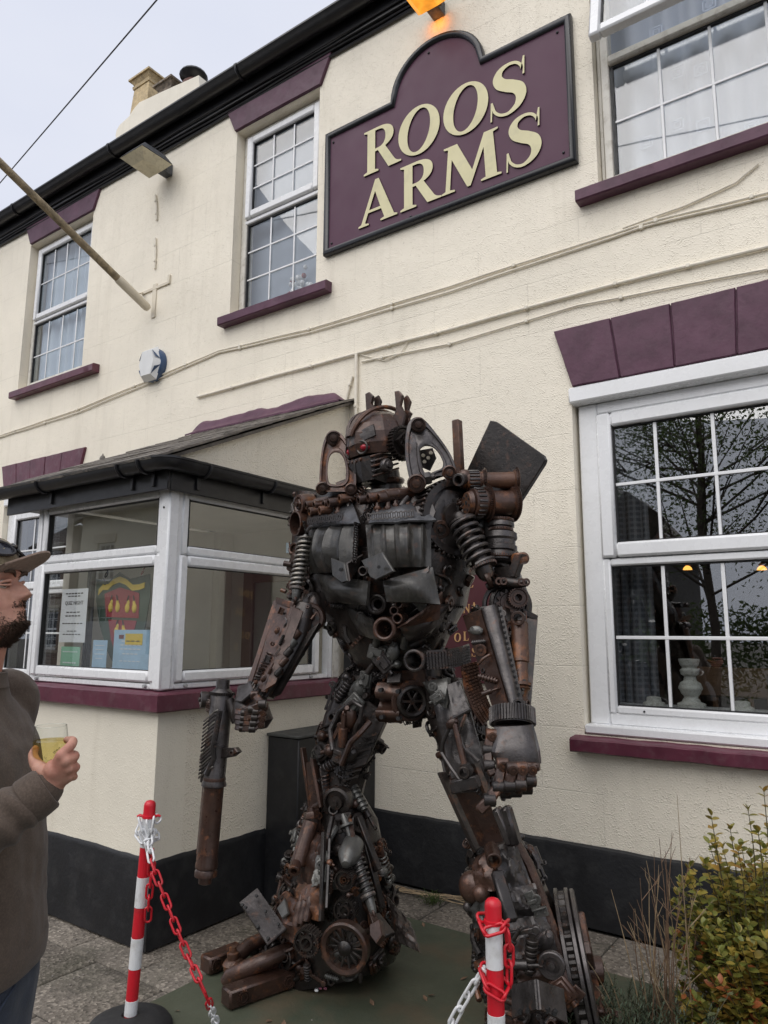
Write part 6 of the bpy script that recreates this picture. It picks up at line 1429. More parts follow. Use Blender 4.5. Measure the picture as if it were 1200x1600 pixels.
# right fist round the gun grip
q = MB(); vs = []; fs = []
fist = [((374, 1078, 2.44), (412, 1088, 2.46), .05), ((369, 1096, 2.42), (417, 1106, 2.45), .058), ((366, 1116, 2.41), (424, 1124, 2.44), .058), ((372, 1136, 2.41), (415, 1138, 2.44), .045)]
for (a, b, d) in fist:
    a, b = A(a), A(b); c = (a+b)/2; h = (b-a)/2; dp = Vector((.3, -.95, 0))*d
    for k in range(14): t = 2*math.pi*k/14; ct, st_ = math.cos(t), math.sin(t); vs.append(c+h*abs(ct)**.65*(1 if ct > 0 else -1)+dp*abs(st_)**.65*(1 if st_ > 0 else -1))
for i in range(3):
    for k in range(14): k2 = (k+1) % 14; fs.append((i*14+k, i*14+k2, (i+1)*14+k2, (i+1)*14+k))
fs += [tuple(range(14))[::-1], tuple(42+k for k in range(14))]
hnd = part('hand_shell', q.add(vs, fs), 'i', ang=30)
finger(((398, 1086, 2.37), (410, 1100, 2.34), (394, 1108, 2.33), (380, 1112, 2.35)), .016, 'r')
for k in range(4): finger(((414-k*2, 1104+k*9, 2.37), (400-k*2, 1112+k*9, 2.335), (382-k*1, 1114+k*8, 2.335), (370, 1112+k*8, 2.36)), .014, 'r')
part('hand_plate', MB().plate([A(t) for t in ((372, 1072, 2.37), (392, 1066, 2.40), (396, 1082, 2.37), (378, 1098, 2.35), (368, 1096, 2.37))], .012), 's')
small('hex_nut', A((403, 1097, 2.33)), FD, .014, 'o', 0, 0); small('hex_nut', A((388, 1124, 2.32)), FD, .014, 'o', 0, 0)

# ---- waist and pelvis
part('casting', MB().sphere(A((602, 1022, 2.85)), .07, 16, 10, (1.2, .8, 1)), 'a'); 
for t, s, k, kd, m in (((590, 1020, 2.80), .05, 0, 'casting', 'a'), ((615, 1018, 2.80), .045, 1, 'casting', 'a'), ((600, 1036, 2.80), .05, 0, 'casting', 's'), ((622, 1038, 2.82), .035, 0, 'ball_joint', 'a'), ((583, 1040, 2.84), .035, 0, 'piston', 'i')): small(kd, A(t), FD, s, m, rr.uniform(0, 3), k)
tubeport((653, 1030, 2.80), FD, .048, .13, 'i', .72); part('ring', MB().ring(A((653, 1030, 2.80))+FD*.06, FD, .042, .008, 24, 6), 's')
def link_belt(name, top, bot, nc, nr, m):
    """multi strand chain: top and bottom polylines"""
    q = MB()
    T = [A(t) for t in top]; B = [A(t) for t in bot]
    def sm(P_, t):
        x = t*(len(P_)-1); i = min(int(x), len(P_)-2); return P_[i].lerp(P_[i+1], x-i)
    for j in range(nr):
        for i in range(nc):
            p = sm(T, i/nc).lerp(sm(B, i/nc), (j+.5)/nr); p2 = sm(T, (i+1)/nc).lerp(sm(B, (i+1)/nc), (j+.5)/nr); w_ = (sm(T, i/nc)-sm(B, i/nc)).length/nr
            up = (sm(T, i/nc)-sm(B, i/nc)).normalized(); off = up*(w_*.22*(1 if i % 2 else -1)*0)
            q.beam(p+up*w_*.30, p2+up*w_*.30, w_*.20, .020, up); q.cyl(p-up*w_*.36, p+up*w_*.36, .009, n=6)
    o = part(name, q, m)
    n_ = 12; vs = []; 
    for i in range(n_+1): 
        c = sm(T, i/n_).lerp(sm(B, i/n_), .5); vv_ = (c-A((640, 1045, 3.05))).normalized()*.012
        vs += [sm(T, i/n_)-vv_, sm(B, i/n_)-vv_]
    part('belt_backing', MB().add(vs, [(2*i, 2*i+2, 2*i+3, 2*i+1) for i in range(n_)]), 'i', o); return o
link_belt('chain_belt', [(667, 1019, 2.80), (700, 1017, 2.86), (722, 1012, 2.94), (733, 1008, 3.06)], [(669, 1046, 2.80), (702, 1045, 2.86), (724, 1040, 2.94), (735, 1034, 3.06)], 20, 6, 'i')
link_belt('chain_belt', [(592, 1004, 2.92), (575, 1002, 2.92), (560, 1008, 2.98)], [(590, 1036, 2.92), (576, 1034, 2.92), (560, 1036, 2.98)], 9, 5, 'r')
link_belt('chain_belt', [(722, 1042, 2.86), (728, 1080, 2.83), (742, 1112, 2.82), (756, 1132, 2.84)], [(746, 1036, 2.93), (752, 1070, 2.90), (764, 1098, 2.88), (772, 1118, 2.90)], 20, 5, 'r')
link_belt('chain_belt', [(540, 1048, 2.90), (530, 1060, 2.90), (528, 1072, 2.92)], [(570, 1030, 2.98), (556, 1046, 2.98), (548, 1060, 2.98)], 10, 5, 'i'); link_belt('chain_belt', [(500, 1132, 2.86), (494, 1150, 2.86), (497, 1172, 2.86)], [(522, 1118, 2.92), (512, 1140, 2.92), (510, 1165, 2.92)], 10, 4, 'r')
channel('hip_plate', (602, 1048, 2.86), (665, 1046, 2.90), (606, 1074, 2.87), (668, 1072, 2.91), .014, 'r')
# bent hinge piece hanging at the crotch
hb = part('hinge_plate', MB().patch(A((592, 1128, 2.83)), A((628, 1130, 2.85)), A((628, 1068, 2.83)), A((590, 1066, 2.81)), 8, 24, .012, lambda u, v: .035*abs(math.sin(v*math.pi*2.0))-.02*(.35 < v < .62)), 'r', ang=30)
for t in ((595, 1078, 2.765), (622, 1080, 2.785), (597, 1120, 2.785), (623, 1122, 2.80)): MB().cyl(A(t)+V(.006, -.016, 0), A(t)+V(0, .012, 0), .010, n=8).build('hole_disc', M_seal, hb)
channel('hinge_plate', (606, 1054, 2.82), (628, 1052, 2.83), (604, 1068, 2.79), (626, 1067, 2.80), .010, 's')
wl = Vector((.80, -.58, -.05)).normalized(); c = A((644, 1096, 2.86)); o = part('spoked_wheel', MB().ring(c, wl, .062, .014, 28, 8), 'i')
for k in range(6): a = 2*math.pi*k/6; u, v, _ = frame(wl); part('spoke', MB().beam(c, c+(u*math.cos(a)+v*math.sin(a))*.058, .012, .010, wl, .002), 'i', o)
part('toothed_rim', MB().gear(c-wl*.03, wl, .078, .035, 36, .8, .08), 'r'); part('casting', MB().sphere(A((625, 1100, 2.92)), .06, 12, 8), 'i')

# ---- right thigh (image left) and knee
for t, s, k, kd, m in (((560, 1078, 2.84), .062, 1, 'casting', 'a'), ((572, 1062, 2.84), .045, 0, 'casting', 'a'), ((553, 1100, 2.82), .055, 0, 'casting', 'a'), ((545, 1120, 2.80), .060, 1, 'casting', 'r'), ((538, 1142, 2.78), .055, 0, 'piston', 'r'), ((524, 1150, 2.77), .05, 0, 'connecting_rod', 'r'), ((516, 1172, 2.76), .048, 0, 'ball_joint', 'r'), ((560, 1135, 2.82), .045, 0, 'pipe_bend', 'i'), ((530, 1175, 2.76), .05, 0, 'bracket', 's'), ((545, 1180, 2.78), .05, 1, 'casting', 'i')): small(kd, A(t), FD, s, m, rr.uniform(.6, 2.2), k)
part('pipe', MB().tube([A((520, 1172, 2.74)), A((516, 1140, 2.76)), A((530, 1112, 2.78)), A((552, 1096, 2.78)), A((566, 1104, 2.78)), A((562, 1130, 2.78))], .012, 8), 's'); part('pipe', MB().tube([A((534, 1195, 2.74)), A((548, 1160, 2.74)), A((566, 1142, 2.76)), A((578, 1128, 2.80))], .014, 8), 'r')
channel('thigh_plate', (572, 1092, 2.86), (606, 1118, 2.88), (540, 1205, 2.80), (572, 1196, 2.83), .014, 'i'); part('chain_tread', MB(), 'i') if False else None
for k in range(7): small('connecting_rod', A((578-k*5, 1150+k*11, 2.82)), V(.5, -.85, 0), .026, 'i', .3, 0)
part('knee_pulley', MB().lathe(A((531, 1250, 2.80)), FD, [(-.03, .060), (.02, .068), (.045, .066), (.05, .054), (.03, .050), (.03, .034), (.055, .030), (.055, .014), (.07, .012), (.07, .001)], 26), 'i')
part('flat_bar', MB().beam(A((487, 1262, 2.80)), A((473, 1168, 2.80)), .034, .016, (1, 0, 0), .003), 'r'); part('flat_bar', MB().beam(A((504, 1262, 2.76)), A((490, 1186, 2.78)), .060, .016, (1, .3, 0), .003), 'r'); part('flat_bar', MB().beam(A((512, 1268, 2.76)), A((503, 1200, 2.78)), .030, .020, (1, -.5, 0), .003), 'i'); part('flat_bar', MB().beam(A((496, 1300, 2.76)), A((484, 1190, 2.80)), .012, .05, (1, 0, 0), .003), 'r')
part('top_plate', MB().plate([A(t) for t in ((522, 1274, 2.76), (548, 1270, 2.78), (542, 1280, 2.74), (524, 1284, 2.74))], .016), 's')
# ---- right shin: covers on the left face, gears down the front
def shell(name, c, m, seed, bul=.035): return pressed(name, *c, m, ribs(0, 0, .1, 0, 0, bul, .016, seed), .012, 14, 12)
shell('shin_cover', ((462, 1378, 2.70), (503, 1390, 2.62), (508, 1310, 2.66), (488, 1295, 2.76)), 'r', 21); shell('shin_cover', ((455, 1425, 2.68), (498, 1440, 2.58), (506, 1380, 2.62), (466, 1375, 2.70)), 'o', 22); shell('shin_cover', ((424, 1452, 2.74), (462, 1475, 2.62), (482, 1420, 2.62), (446, 1392, 2.74)), 'r', 23)
shell('alloy_cover', ((486, 1386, 2.60), (508, 1378, 2.60), (511, 1330, 2.64), (492, 1324, 2.68)), 'a', 24, .01); small('gear', A((500, 1352, 2.61)), V(-.1, -.95, .2), .018, 'a', 0, 0)
part('exhaust_pipe', MB().pipe(A((486, 1284, 2.72)), A((465, 1352, 2.64)), .036, .026, 18), 'r'); part('pipe_stub', MB().pipe(A((462, 1350, 2.62)), A((459, 1362, 2.58)), .026, .015, 14), 'r'); part('hex_nut', MB().hexnut(A((487, 1278, 2.72)), (-.2, 0, 1), .036, .03), 'r')
part('bracket', MB().plate([A(t) for t in ((434, 1420, 2.66), (446, 1404, 2.68), (452, 1428, 2.62), (442, 1436, 2.62))], .014), 'a'); 
for k in range(3): part('bottle_jack', MB().lathe(A((462+k*8, 1448-k*4, 2.58)), A((470+k*8, 1408-k*4, 2.62))-A((462+k*8, 1448-k*4, 2.58)), [(0, .016), (.03, .020), (.05, .016), (.06, .020), (.09, .018), (.10, .012), (.14, .010)], 12), 'r')
for t, r, m, k in (((540, 1374, 2.64), .044, 'i', 2), ((541, 1420, 2.60), .050, 'i', 3), ((482, 1470, 2.50), .058, 'i', 1), ((541, 1372, 2.62), .02, 'r', 0)):
    c = A(t); part('gear', MB().gear(c, FD, r, .05, 30, .35, .10, 6 if k == 1 else (5 if k == 3 else 0)), m)
c = A((540, 1480, 2.55)); o = part('spoked_wheel', MB().lathe(c, FD, [(-.02, .076), (-.02, .101), (.02, .103), (.025, .095), (.02, .08), (-.02, .076)], 40, caps=False), 'r')
u, v, _ = frame(FD)
for k in range(14): a = 2*math.pi*k/14; part('spoke', MB().beam(c+(u*math.cos(a)+v*math.sin(a))*.022, c+(u*math.cos(a)+v*math.sin(a))*.082, .008, .010, FD, .001), 'i', o)
part('hub', MB().lathe(c, FD, [(-.02, .03), (.015, .03), (.025, .018), (.03, .002)], 16), 'i', o)
part('oil_filter', MB().lathe(A((548, 1330, 2.70)), V(.35, -.85, -.35), [(-.05, .048), (.03, .050), (.06, .036), (.09, .018), (.095, .002)], 20), 'a')
shock((536, 1272, 2.74), (584, 1428, 2.68), .030, 's', 9, .006, 'a', .42, .88); 
for p, q, w_, m in (((520, 1275, 2.74), (508, 1330, 2.68), .02, 'i'), ((546, 1280, 2.76), (552, 1310, 2.72), .02, 'r'), ((560, 1275, 2.84), (592, 1360, 2.84), .035, 'i'), ((568, 1300, 2.86), (598, 1420, 2.82), .03, 'i'), ((585, 1430, 2.74), (610, 1462, 2.70), .05, 'i'), ((572, 1400, 2.72), (596, 1470, 2.62), .032, 'r'), ((506, 1300, 2.66), (502, 1440, 2.55), .022, 'i'), ((515, 1310, 2.68), (510, 1420, 2.56), .014, 's')): part('flat_bar', MB().beam(A(p), A(q), w_, .018, None, .003), m)
for k in range(9): small(rr.choice(['hex_nut', 'pulley', 'ring', 'gear', 'chain_piece', 'ball_joint']), A((516+rr.uniform(-6, 50), 1330+k*17, 2.66-.012*k)), FD, rr.uniform(.02, .036), rr.choice('iirrs'))
shell('heel_flap', ((618, 1470, 2.74), (656, 1488, 2.66), (640, 1440, 2.78), (604, 1400, 2.86)), 'i', 25, .02); part('clamp', MB().plate([A(t) for t in ((580, 1446, 2.62), (596, 1438, 2.64), (600, 1462, 2.60), (590, 1476, 2.58), (580, 1464, 2.60))], .03), 'r')
# foot: bolted plate, claw arm and two beams
fp_ = part('foot_plate', MB().plate([A(t) for t in ((374, 1411, 2.62), (402, 1388, 2.70), (448, 1452, 2.64), (418, 1478, 2.54))], .014), 's')
for t in ((380, 1414, 2.60), (385, 1418, 2.60), (402, 1400, 2.655), (416, 1424, 2.63), (404, 1448, 2.575), (420, 1466, 2.56), (436, 1444, 2.625)): MB().cyl(A(t)+V(.004, -.012, .006), A(t)+V(0, -.002, 0), .007, n=8).build('hole_disc', M_seal, fp_)
def foot_beam(a, b, m='r'):
    a, b = Vector(a), Vector(b); o = part('foot_beam', MB().beam(a, b, .085, .075, (0, 0, 1), .008), m); d = (b-a).normalized(); s = d.cross(V(0, 0, 1)).normalized()
    if s.y > 0: s = -s
    for t in (.18, .82): c = a.lerp(b, t)+s*.040; part('gear', MB().gear(c, s, .030, .02, 18, .4, .12), m, o)
    return o
g0, g1 = at_z(352, 1560, .045), at_z(462, 1522, .045); foot_beam(g0, g1); g0, g1 = at_z(320, 1508, .045), at_z(376, 1486, .045); foot_beam(g0, g1)
def P3(px, py, z): return at_z(px, py, z)
part('claw_arm', MB().tube([P3(462, 1478, .16), P3(420, 1498, .14), P3(385, 1514, .10), P3(362, 1525, .06), P3(352, 1536, .03)], [.032, .036, .038, .042, .03], 12), 'r'); part('claw_arm', MB().tube([P3(412, 1466, .16), P3(388, 1478, .14), P3(370, 1496, .11), P3(362, 1516, .08)], [.030, .034, .034, .038], 12), 'r')
part('hex_nut', MB().lathe(P3(365, 1516, .07), (-.05, -.05, 1), [(0, .045), (.03, .05), (.045, .04), (.05, .028), (.075, .028), (.08, .018), (.10, .016)], 14), 'o')
part('claw_sheet', MB().patch(P3(358, 1545, .01), P3(440, 1505, .05), P3(462, 1480, .18), P3(372, 1520, .09), 10, 8, .010, lambda u, v: .03*math.sin(math.pi*v)+.01*noise.noise(Vector((u*4, v*4, 5)))), 'r')
for t, s, kd, m in (((462, 1498), .05, 'casting', 'r'), ((452, 1506), .045, 'pulley', 'i'), ((470, 1518), .04, 'gear', 'i'), ((490, 1515), .045, 'casting', 'r'), ((505, 1500), .04, 'ring', 'i'), ((520, 1512), .04, 'pipe_bend', 'r'), ((430, 1518), .035, 'piston', 'r'), ((585, 1490), .05, 'casting', 'i'), ((600, 1480), .045, 'bracket', 'r'), ((565, 1510), .04, 'pipe_stub', 'r')): small(kd, P3(t[0], t[1], .06), FD+V(0, 0, .4), s, m)

# ---- left thigh (image right)
o = part('alloy_cover', MB().patch(A((672, 1086, 2.84)), A((694, 1106, 2.80)), A((700, 1058, 2.84)), A((660, 1066, 2.88)), 10, 10, .02, lambda u, v: .035*math.sin(math.pi*u)*math.sin(math.pi*v)+.01*noise.noise(Vector((u*6, v*6, 2)))), 'a', ang=30)
small('pulley', A((676, 1073, 2.80)), FD, .02, 'a', 0, 0); small('casting', A((684, 1090, 2.79)), FD, .034, 'a', .6, 0)
pressed('thigh_plate', (706, 1216, 2.78), (760, 1204, 2.82), (720, 1062, 2.88), (672, 1080, 2.86), 's', ribs(0, 0, .1, 0, 0, .02, .010, 31), .016, 12, 20); pressed('thigh_plate', (708, 1118, 2.79), (734, 1110, 2.82), (718, 1064, 2.85), (698, 1070, 2.83), 's', ribs(0, 0, .1, 0, 0, .004, .006, 32), .02, 8, 10)
part('pipe', MB().tube([A((735, 1108, 2.77)), A((708, 1122, 2.76)), A((692, 1160, 2.76)), A((690, 1176, 2.76)), A((705, 1200, 2.74)), A((718, 1218, 2.74))], .009, 7), 's'); part('pipe', MB().tube([A((720, 1135, 2.76)), A((716, 1150, 2.76)), A((726, 1170, 2.76)), A((748, 1190, 2.76))], .008, 7), 's')
part('tie_rod', MB().cyl(A((708, 1120, 2.765)), A((726, 1196, 2.745)), .013, n=9), 'r'); small('casting', A((707, 1130, 2.76)), FD, .032, 'r', .6, 1); part('lever', MB().beam(A((728, 1116, 2.77)), A((716, 1148, 2.76)), .018, .01, None, .002), 'r')
c = A((727, 1205, 2.74)); part('flange', MB().gear(c, FD, .034, .03, 6, .55, .12), 's'); part('flange', MB().pipe(c-FD*.03, c+FD*.035, .024, .017, 16), 'i')
part('square_bar', MB().box((0, 0, 0), (1, 1, 1)), 's') if False else part('square_bar', MB().beam(A((706, 1230, 2.73)), A((748, 1220, 2.76)), .058, .05, (0, 0, 1), .004), 's')
# knee channel: three sides of dark plate
kc = [A((688, 1208, 2.86)), A((742, 1192, 2.90)), A((800, 1290, 2.98)), A((790, 1325, 2.98)), A((748, 1332, 2.92))]
part('knee_channel', MB().plate([A(t) for t in ((698, 1220, 2.86), (748, 1206, 2.90), (788, 1316, 2.98), (745, 1328, 2.92))], .018), 'r'); part('channel_flange', MB().plate([A(t) for t in ((685, 1207, 2.76), (694, 1206, 2.78), (748, 1326, 2.84), (742, 1332, 2.80))], .020), 'i'); part('channel_flange', MB().plate([A(t) for t in ((738, 1193, 2.78), (746, 1192, 2.80), (766, 1240, 2.84), (758, 1246, 2.80))], .02), 'i')
for k in range(2): part('hex_bar', MB().beam(A((776+k*14, 1262-k*2, 2.84)), A((800+k*8, 1320, 2.86)), .05, .04, None, .010), 's')
# ---- left shin covers
shell('shin_cover', ((738, 1395, 2.80), (772, 1392, 2.74), (768, 1330, 2.80), (742, 1340, 2.86)), 'r', 41); shell('shin_cover', ((786, 1395, 2.72), (832, 1385, 2.80), (808, 1322, 2.84), (772, 1330, 2.78)), 's', 42); shell('shin_cover', ((792, 1440, 2.70), (850, 1432, 2.80), (836, 1380, 2.80), (784, 1390, 2.72)), 's', 43); shell('shin_cover', ((806, 1500, 2.66), (872, 1485, 2.78), (852, 1428, 2.80), (794, 1438, 2.70)), 's', 44, .02); shell('shin_cover', ((812, 1552, 2.64), (892, 1540, 2.76), (874, 1484, 2.78), (804, 1498, 2.66)), 'r', 45)
shell('shin_cover', ((738, 1450, 2.76), (776, 1452, 2.68), (774, 1405, 2.72), (736, 1405, 2.80)), 'a', 46, .015); part('dome_cover', MB().sphere(A((738, 1386, 2.80)), .058, 18, 12, (1, .85, 1.1)), 'r'); part('dome_cover', MB().sphere(A((752, 1396, 2.76)), .035, 14, 9), 'r')
part('exhaust_pipe', MB().pipe(A((768, 1326, 2.74)), A((772, 1346, 2.66)), .030, .022, 16), 'r'); part('flat_bar', MB().beam(A((776, 1362, 2.68)), A((800, 1440, 2.60)), .046, .03, None, .006), 's'); part('shin_edge', MB().tube([A((806, 1315, 2.86)), A((826, 1350, 2.86)), A((840, 1385, 2.86)), A((858, 1435, 2.84)), A((882, 1500, 2.82)), A((896, 1548, 2.80))], .020, 8), 'r')
for t, s, k, kd, m in (((832, 1408, 2.74), .036, 0, 'bracket', 'a'), ((845, 1425, 2.75), .03, 1, 'bracket', 'a'), ((838, 1405, 2.74), .018, 0, 'pulley', 'a'), ((814, 1455, 2.64), .05, 0, 'connecting_rod', 's'), ((800, 1470, 2.62), .04, 0, 'piston', 'i'), ((830, 1490, 2.66), .05, 0, 'ribbed_cylinder', 'i'), ((820, 1505, 2.64), .04, 0, 'piston', 's'), ((862, 1508, 2.66), .048, 0, 'pulley', 's'), ((795, 1505, 2.62), .04, 0, 'casting', 'r'), ((852, 1470, 2.72), .045, 1, 'casting', 's'), ((880, 1545, 2.68), .05, 0, 'casting', 'r'), ((895, 1560, 2.70), .045, 0, 'bracket', 'r')): small(kd, A(t), FD, s, m, rr.uniform(0, 2.5), k)
# boot cap plates
bc = [((800, 1538, 2.60), (838, 1530, 2.54), (842, 1578, 2.50), (802, 1592, 2.56)), ((838, 1530, 2.54), (880, 1545, 2.64), (886, 1600, 2.62), (842, 1578, 2.50))]
for i, q4 in enumerate(bc):
    o = part('boot_plate', MB().plate([A(t) for t in q4], .014), 's')
    for t in (((814, 1578, 2.545), (826, 1576, 2.525)), ((856, 1576, 2.545), (868, 1580, 2.57)))[i]: MB().cyl(A(t)+V(.004, -.02, 0), A(t)+V(0, .002, 0), .008, n=8).build('hole_disc', M_seal, o)
b0 = A((845, 1600, 2.80)); 
part('boot_block', MB().box((b0.x-.17, 2.62, .006), (b0.x+.17, 3.15, .14), .03), 'r'); part('boot_toe', MB().tube([(b0.x-.02, 2.70, .12), (b0.x-.06, 2.52, .09), (b0.x-.10, 2.42, .05)], [.08, .07, .04], 12), 'r')
encr = MB().box((b0.x-.17, 2.55, .006), (b0.x+.17, 3.15, .15)); 
for k in range(26): small(rr.choice(KA), V(b0.x+rr.uniform(-.18, .18), 2.56+rr.uniform(-.05, .5), rr.uniform(.08, .2)), V(rr.gauss(0, .3), -.7, .5), rr.uniform(.03, .05), rr.choice('rriis'))
# clutch discs standing edge-on behind the calf
wd = (AX*.96-AZ*.16+AY*.20).normalized()
for k, (px, r, m) in enumerate(((888, .285, 's'), (897, .275, 'i'), (905, .285, 's'), (914, .28, 's'))):
    c = A((px+3, 1512, 3.02)); 
    if k == 1: part('clutch_disc', MB().gear(c, wd, r, .030, 40, .45, .05), m)
    else: part('clutch_disc', MB().lathe(c, wd, [(-.010, r*.3), (-.010, r*.97), (-.006, r), (.006, r), (.010, r*.97), (.010, r*.3)], 48), m)
part('axle', MB().cyl(A((880, 1512, 2.98)), A((940, 1516, 3.06)), .05, n=16, bev=.004), 'r')
for a_ in (0, 1.2, 2.4, 3.6, 5.0): c = A((925, 1514, 3.05)); u, v, _ = frame(wd); part('disc_lug', MB().beam(c+(u*math.cos(a_)+v*math.sin(a_))*.05, c+(u*math.cos(a_)+v*math.sin(a_))*.20, .05, .03, wd, .006), 'r')

# ---------------------------------------------------------------- the gun held in the right fist
gt, gb = A((349, 1062, 2.40)), A((322, 1360, 2.37)); gd = (gb-gt).normalized(); GL = (gb-gt).length
gun = tag(empty('scrap_gun', gt), 'long scrap metal gun pointing down in the rusty statue\'s fist', 'gun')
def G(t, s=0, f=0): # along, sideways (image right), forward (to the street)
    sd_ = gd.cross(Vector((0, -1, 0))).normalized(); 
    if sd_.dot(AX) < 0: sd_ = -sd_
    return gt+gd*GL*t+sd_*s+Vector((0, -1, 0))*f
def gp(name, mb, m): return part(name, mb, m, gun)
gp('receiver', MB().lathe(G(0), gd, [(0, .018), (.0, .030), (.04, .032), (.05, .045), (.06, .052), (.30, .050), (.44, .048), (.46, .056), (.47, .056), (.475, .046)], 22), 's')
gp('barrel', MB().lathe(G(.52), gd, [(0, .050), (.01, .052), (.03, .046), (.36, .047), (.37, .050), (.385, .050), (.39, .044), (.40, .050), (.42, .050), (.425, .030), (.45, .030), (.455, .02)], 24), 'r')
gp('side_rail', MB().cyl(G(.48, -.052, .0), G(.93, -.050, .0), .016, n=10, bev=.003), 'r'); gp('side_rail', MB().cyl(G(.38, -.062, 0), G(.56, -.062, 0), .022, n=10, bev=.004), 'i'); gp('side_rail', MB().cyl(G(.30, -.06, 0), G(.50, -.085, 0), .012, n=8), 'r')
for t in (.42, .435, .45): gp('clamp_ring', MB().lathe(G(t, -.062, 0), gd, [(0, .034), (.006, .034)], 12), 'i')
gp('sight_drum', MB().lathe(G(.115, -.078, .03), Vector((-.55, -.83, .05)), [(-.05, .030), (.0, .038), (.02, .038), (.022, .028), (.012, .024), (.012, .012), (.03, .010), (.03, .001)], 18), 'i'); gp('toothed_rim', MB().gear(G(.075), gd, .060, .012, 34, .5, .1), 'i'); gp('toothed_rim', MB().gear(G(.14, -.045, .01), Vector((-.9, -.3, .2)), .04, .03, 22, .5, .12), 'r')
for k in range(16):
    t = .20+k*.020; gp('cooling_rod', MB().tube([G(t+.03, -.085, .015), G(t+.028, -.055, .045), G(t-.035, .018, .052), G(t-.045, .03, .042)], .0042, 6), 's' if k % 3 else 'b')
gp('bolt_row', MB().tube([G(.16, .036, .038), G(.28, .030, .045), G(.36, .02, .045), G(.41, .028, .040), G(.50, .0, .050)], .013, 8), 's')
for k in range(9): gp('bolt', MB().cyl(G(.17+k*.022, .03, .04), G(.17+k*.022, .045, .055), .006, n=6), 'i')
gp('trigger_lug', MB().plate([G(.36, .03, 0), G(.355, .085, 0), G(.345, .125, 0), G(.365, .150, 0), G(.395, .115, 0), G(.405, .085, 0), G(.42, .03, 0)], .03), 'i'); gp('pipe_stub', MB().pipe(G(.375, .115, .013), G(.375, .115, .022), .014, .008, 12), 's')
gp('grip', MB().cyl(G(.10, .05, .0), G(.22, .10, -.01), .022, n=10, bev=.003), 'i'); gp('muzzle', MB().cyl(G(.955), G(1.0), .030, .024, n=18, bev=.003), 'o')
# ---------------------------------------------------------------- curtains, notices and things seen through the panes
def cloth_mat(name, base, trans, alpha=1.0):
    m = bpy.data.materials.new(name); m.use_nodes = True; nt = m.node_tree; nt.nodes.clear()
    d = N(nt, 'ShaderNodeBsdfDiffuse'); d.inputs[0].default_value = (*base, 1); t = N(nt, 'ShaderNodeBsdfTranslucent'); t.inputs[0].default_value = (*base, 1)
    a = N(nt, 'ShaderNodeMixShader'); a.inputs[0].default_value = trans; nt.links.new(d.outputs[0], a.inputs[1]); nt.links.new(t.outputs[0], a.inputs[2])
    tr = N(nt, 'ShaderNodeBsdfTransparent'); b = N(nt, 'ShaderNodeMixShader'); b.inputs[0].default_value = alpha; nt.links.new(tr.outputs[0], b.inputs[1]); nt.links.new(a.outputs[0], b.inputs[2])
    o = N(nt, 'ShaderNodeOutputMaterial'); nt.links.new(b.outputs[0], o.inputs[0]); return m
M_net = cloth_mat('white_net_curtain', (.76, .82, .93), .25, .86); M_net2 = cloth_mat('pale_blue_curtain', (.76, .87, .98), .2, 1.0); M_net3 = cloth_mat('grey_net_curtain', (.52, .58, .67), .2, .95)
def curtain(x0, x1, z0, z1, y, m, label, folds=9, amp=.03, seed=0, par=None):
    mb = MB(); n = folds*10; vs = []; fs = []; k = 8
    for i in range(n+1):
        t = i/n; x = x0+(x1-x0)*t
        for j in range(k+1):
            v = j/k; ph = folds*2*math.pi*t+1.4*math.sin(t*9+seed)+.5*noise.noise(Vector((t*3, v*2, seed)))
            vs.append((x+.012*math.cos(ph)*v, y+amp*(.55+.45*v)*math.sin(ph), z1+(z0-z1)*v))
    for i in range(n):
        for j in range(k): fs.append((i*(k+1)+j, (i+1)*(k+1)+j, (i+1)*(k+1)+j+1, i*(k+1)+j+1))
    o = mb.add(vs, fs).build('curtain', m, None, ang=180); tag(o, label, 'curtain'); return o
curtain(-8.21, -6.94, 4.42, 6.2, WY+.22, M_net2, 'pale blue gathered curtain in the far left upstairs window', 8, .03, 1)
curtain(-4.65, -3.65, 4.42, 6.2, WY+.235, M_net3, 'plain grey net curtain in the upstairs window beside the sign', 2, .02, 2)
c1 = curtain(-1.29, .21, 4.42, 6.2, WY+.25, M_net, 'white patterned net curtain in the open upstairs window on the right', 7, .045, 3)
for i, (px, py) in enumerate(((1058, 113), (1095, 108), (1058, 195), (1099, 195), (1010, 222), (1175, 198), (1108, 6), (1025, 50))):      # woven square motifs of the net
    c = at(px, py, WY+.205)
    q = MB()
    for s in (.040, .022): 
        for (a, b, d, e) in ((-s, -s, s, -s+.006), (-s, s-.006, s, s), (-s, -s, -s+.006, s), (s-.006, -s, s, s)): q.box((c.x+a, c.y-.001, c.z+b), (c.x+d, c.y+.001, c.z+e))
    q.build('woven_motif', M_net, c1)
M_plaid, nt, b = new_mat('plaid_curtain_cloth'); p = pos(nt); wv = N(nt, 'ShaderNodeTexWave', Scale=9.0); wv.bands_direction = 'Z'; nt.links.new(p, wv.inputs[0]); wv2 = N(nt, 'ShaderNodeTexWave', Scale=9.0); wv2.bands_direction = 'X'; nt.links.new(p, wv2.inputs[0])
c = mix(nt, ramp(nt, wv.outputs['Fac'], [(.5, 0), (.7, .6)]), (.10, .105, .125), (.24, .25, .28)); c = mix(nt, ramp(nt, wv2.outputs['Fac'], [(.5, 0), (.7, .5)]), c, (.30, .30, .32)); nt.links.new(c, b.inputs['Base Color']); b.inputs['Roughness'].default_value = .9
curtain(-1.42, -1.20, 1.15, 2.95, WY+.34, M_plaid, 'grey plaid curtain hanging at the left inside the bar window', 3, .03, 4)
curtain(-8.15, -7.7, 1.15, 2.95, WY+.34, M_plaid, 'grey plaid curtain in the window half hidden by the porch', 4, .03, 5)
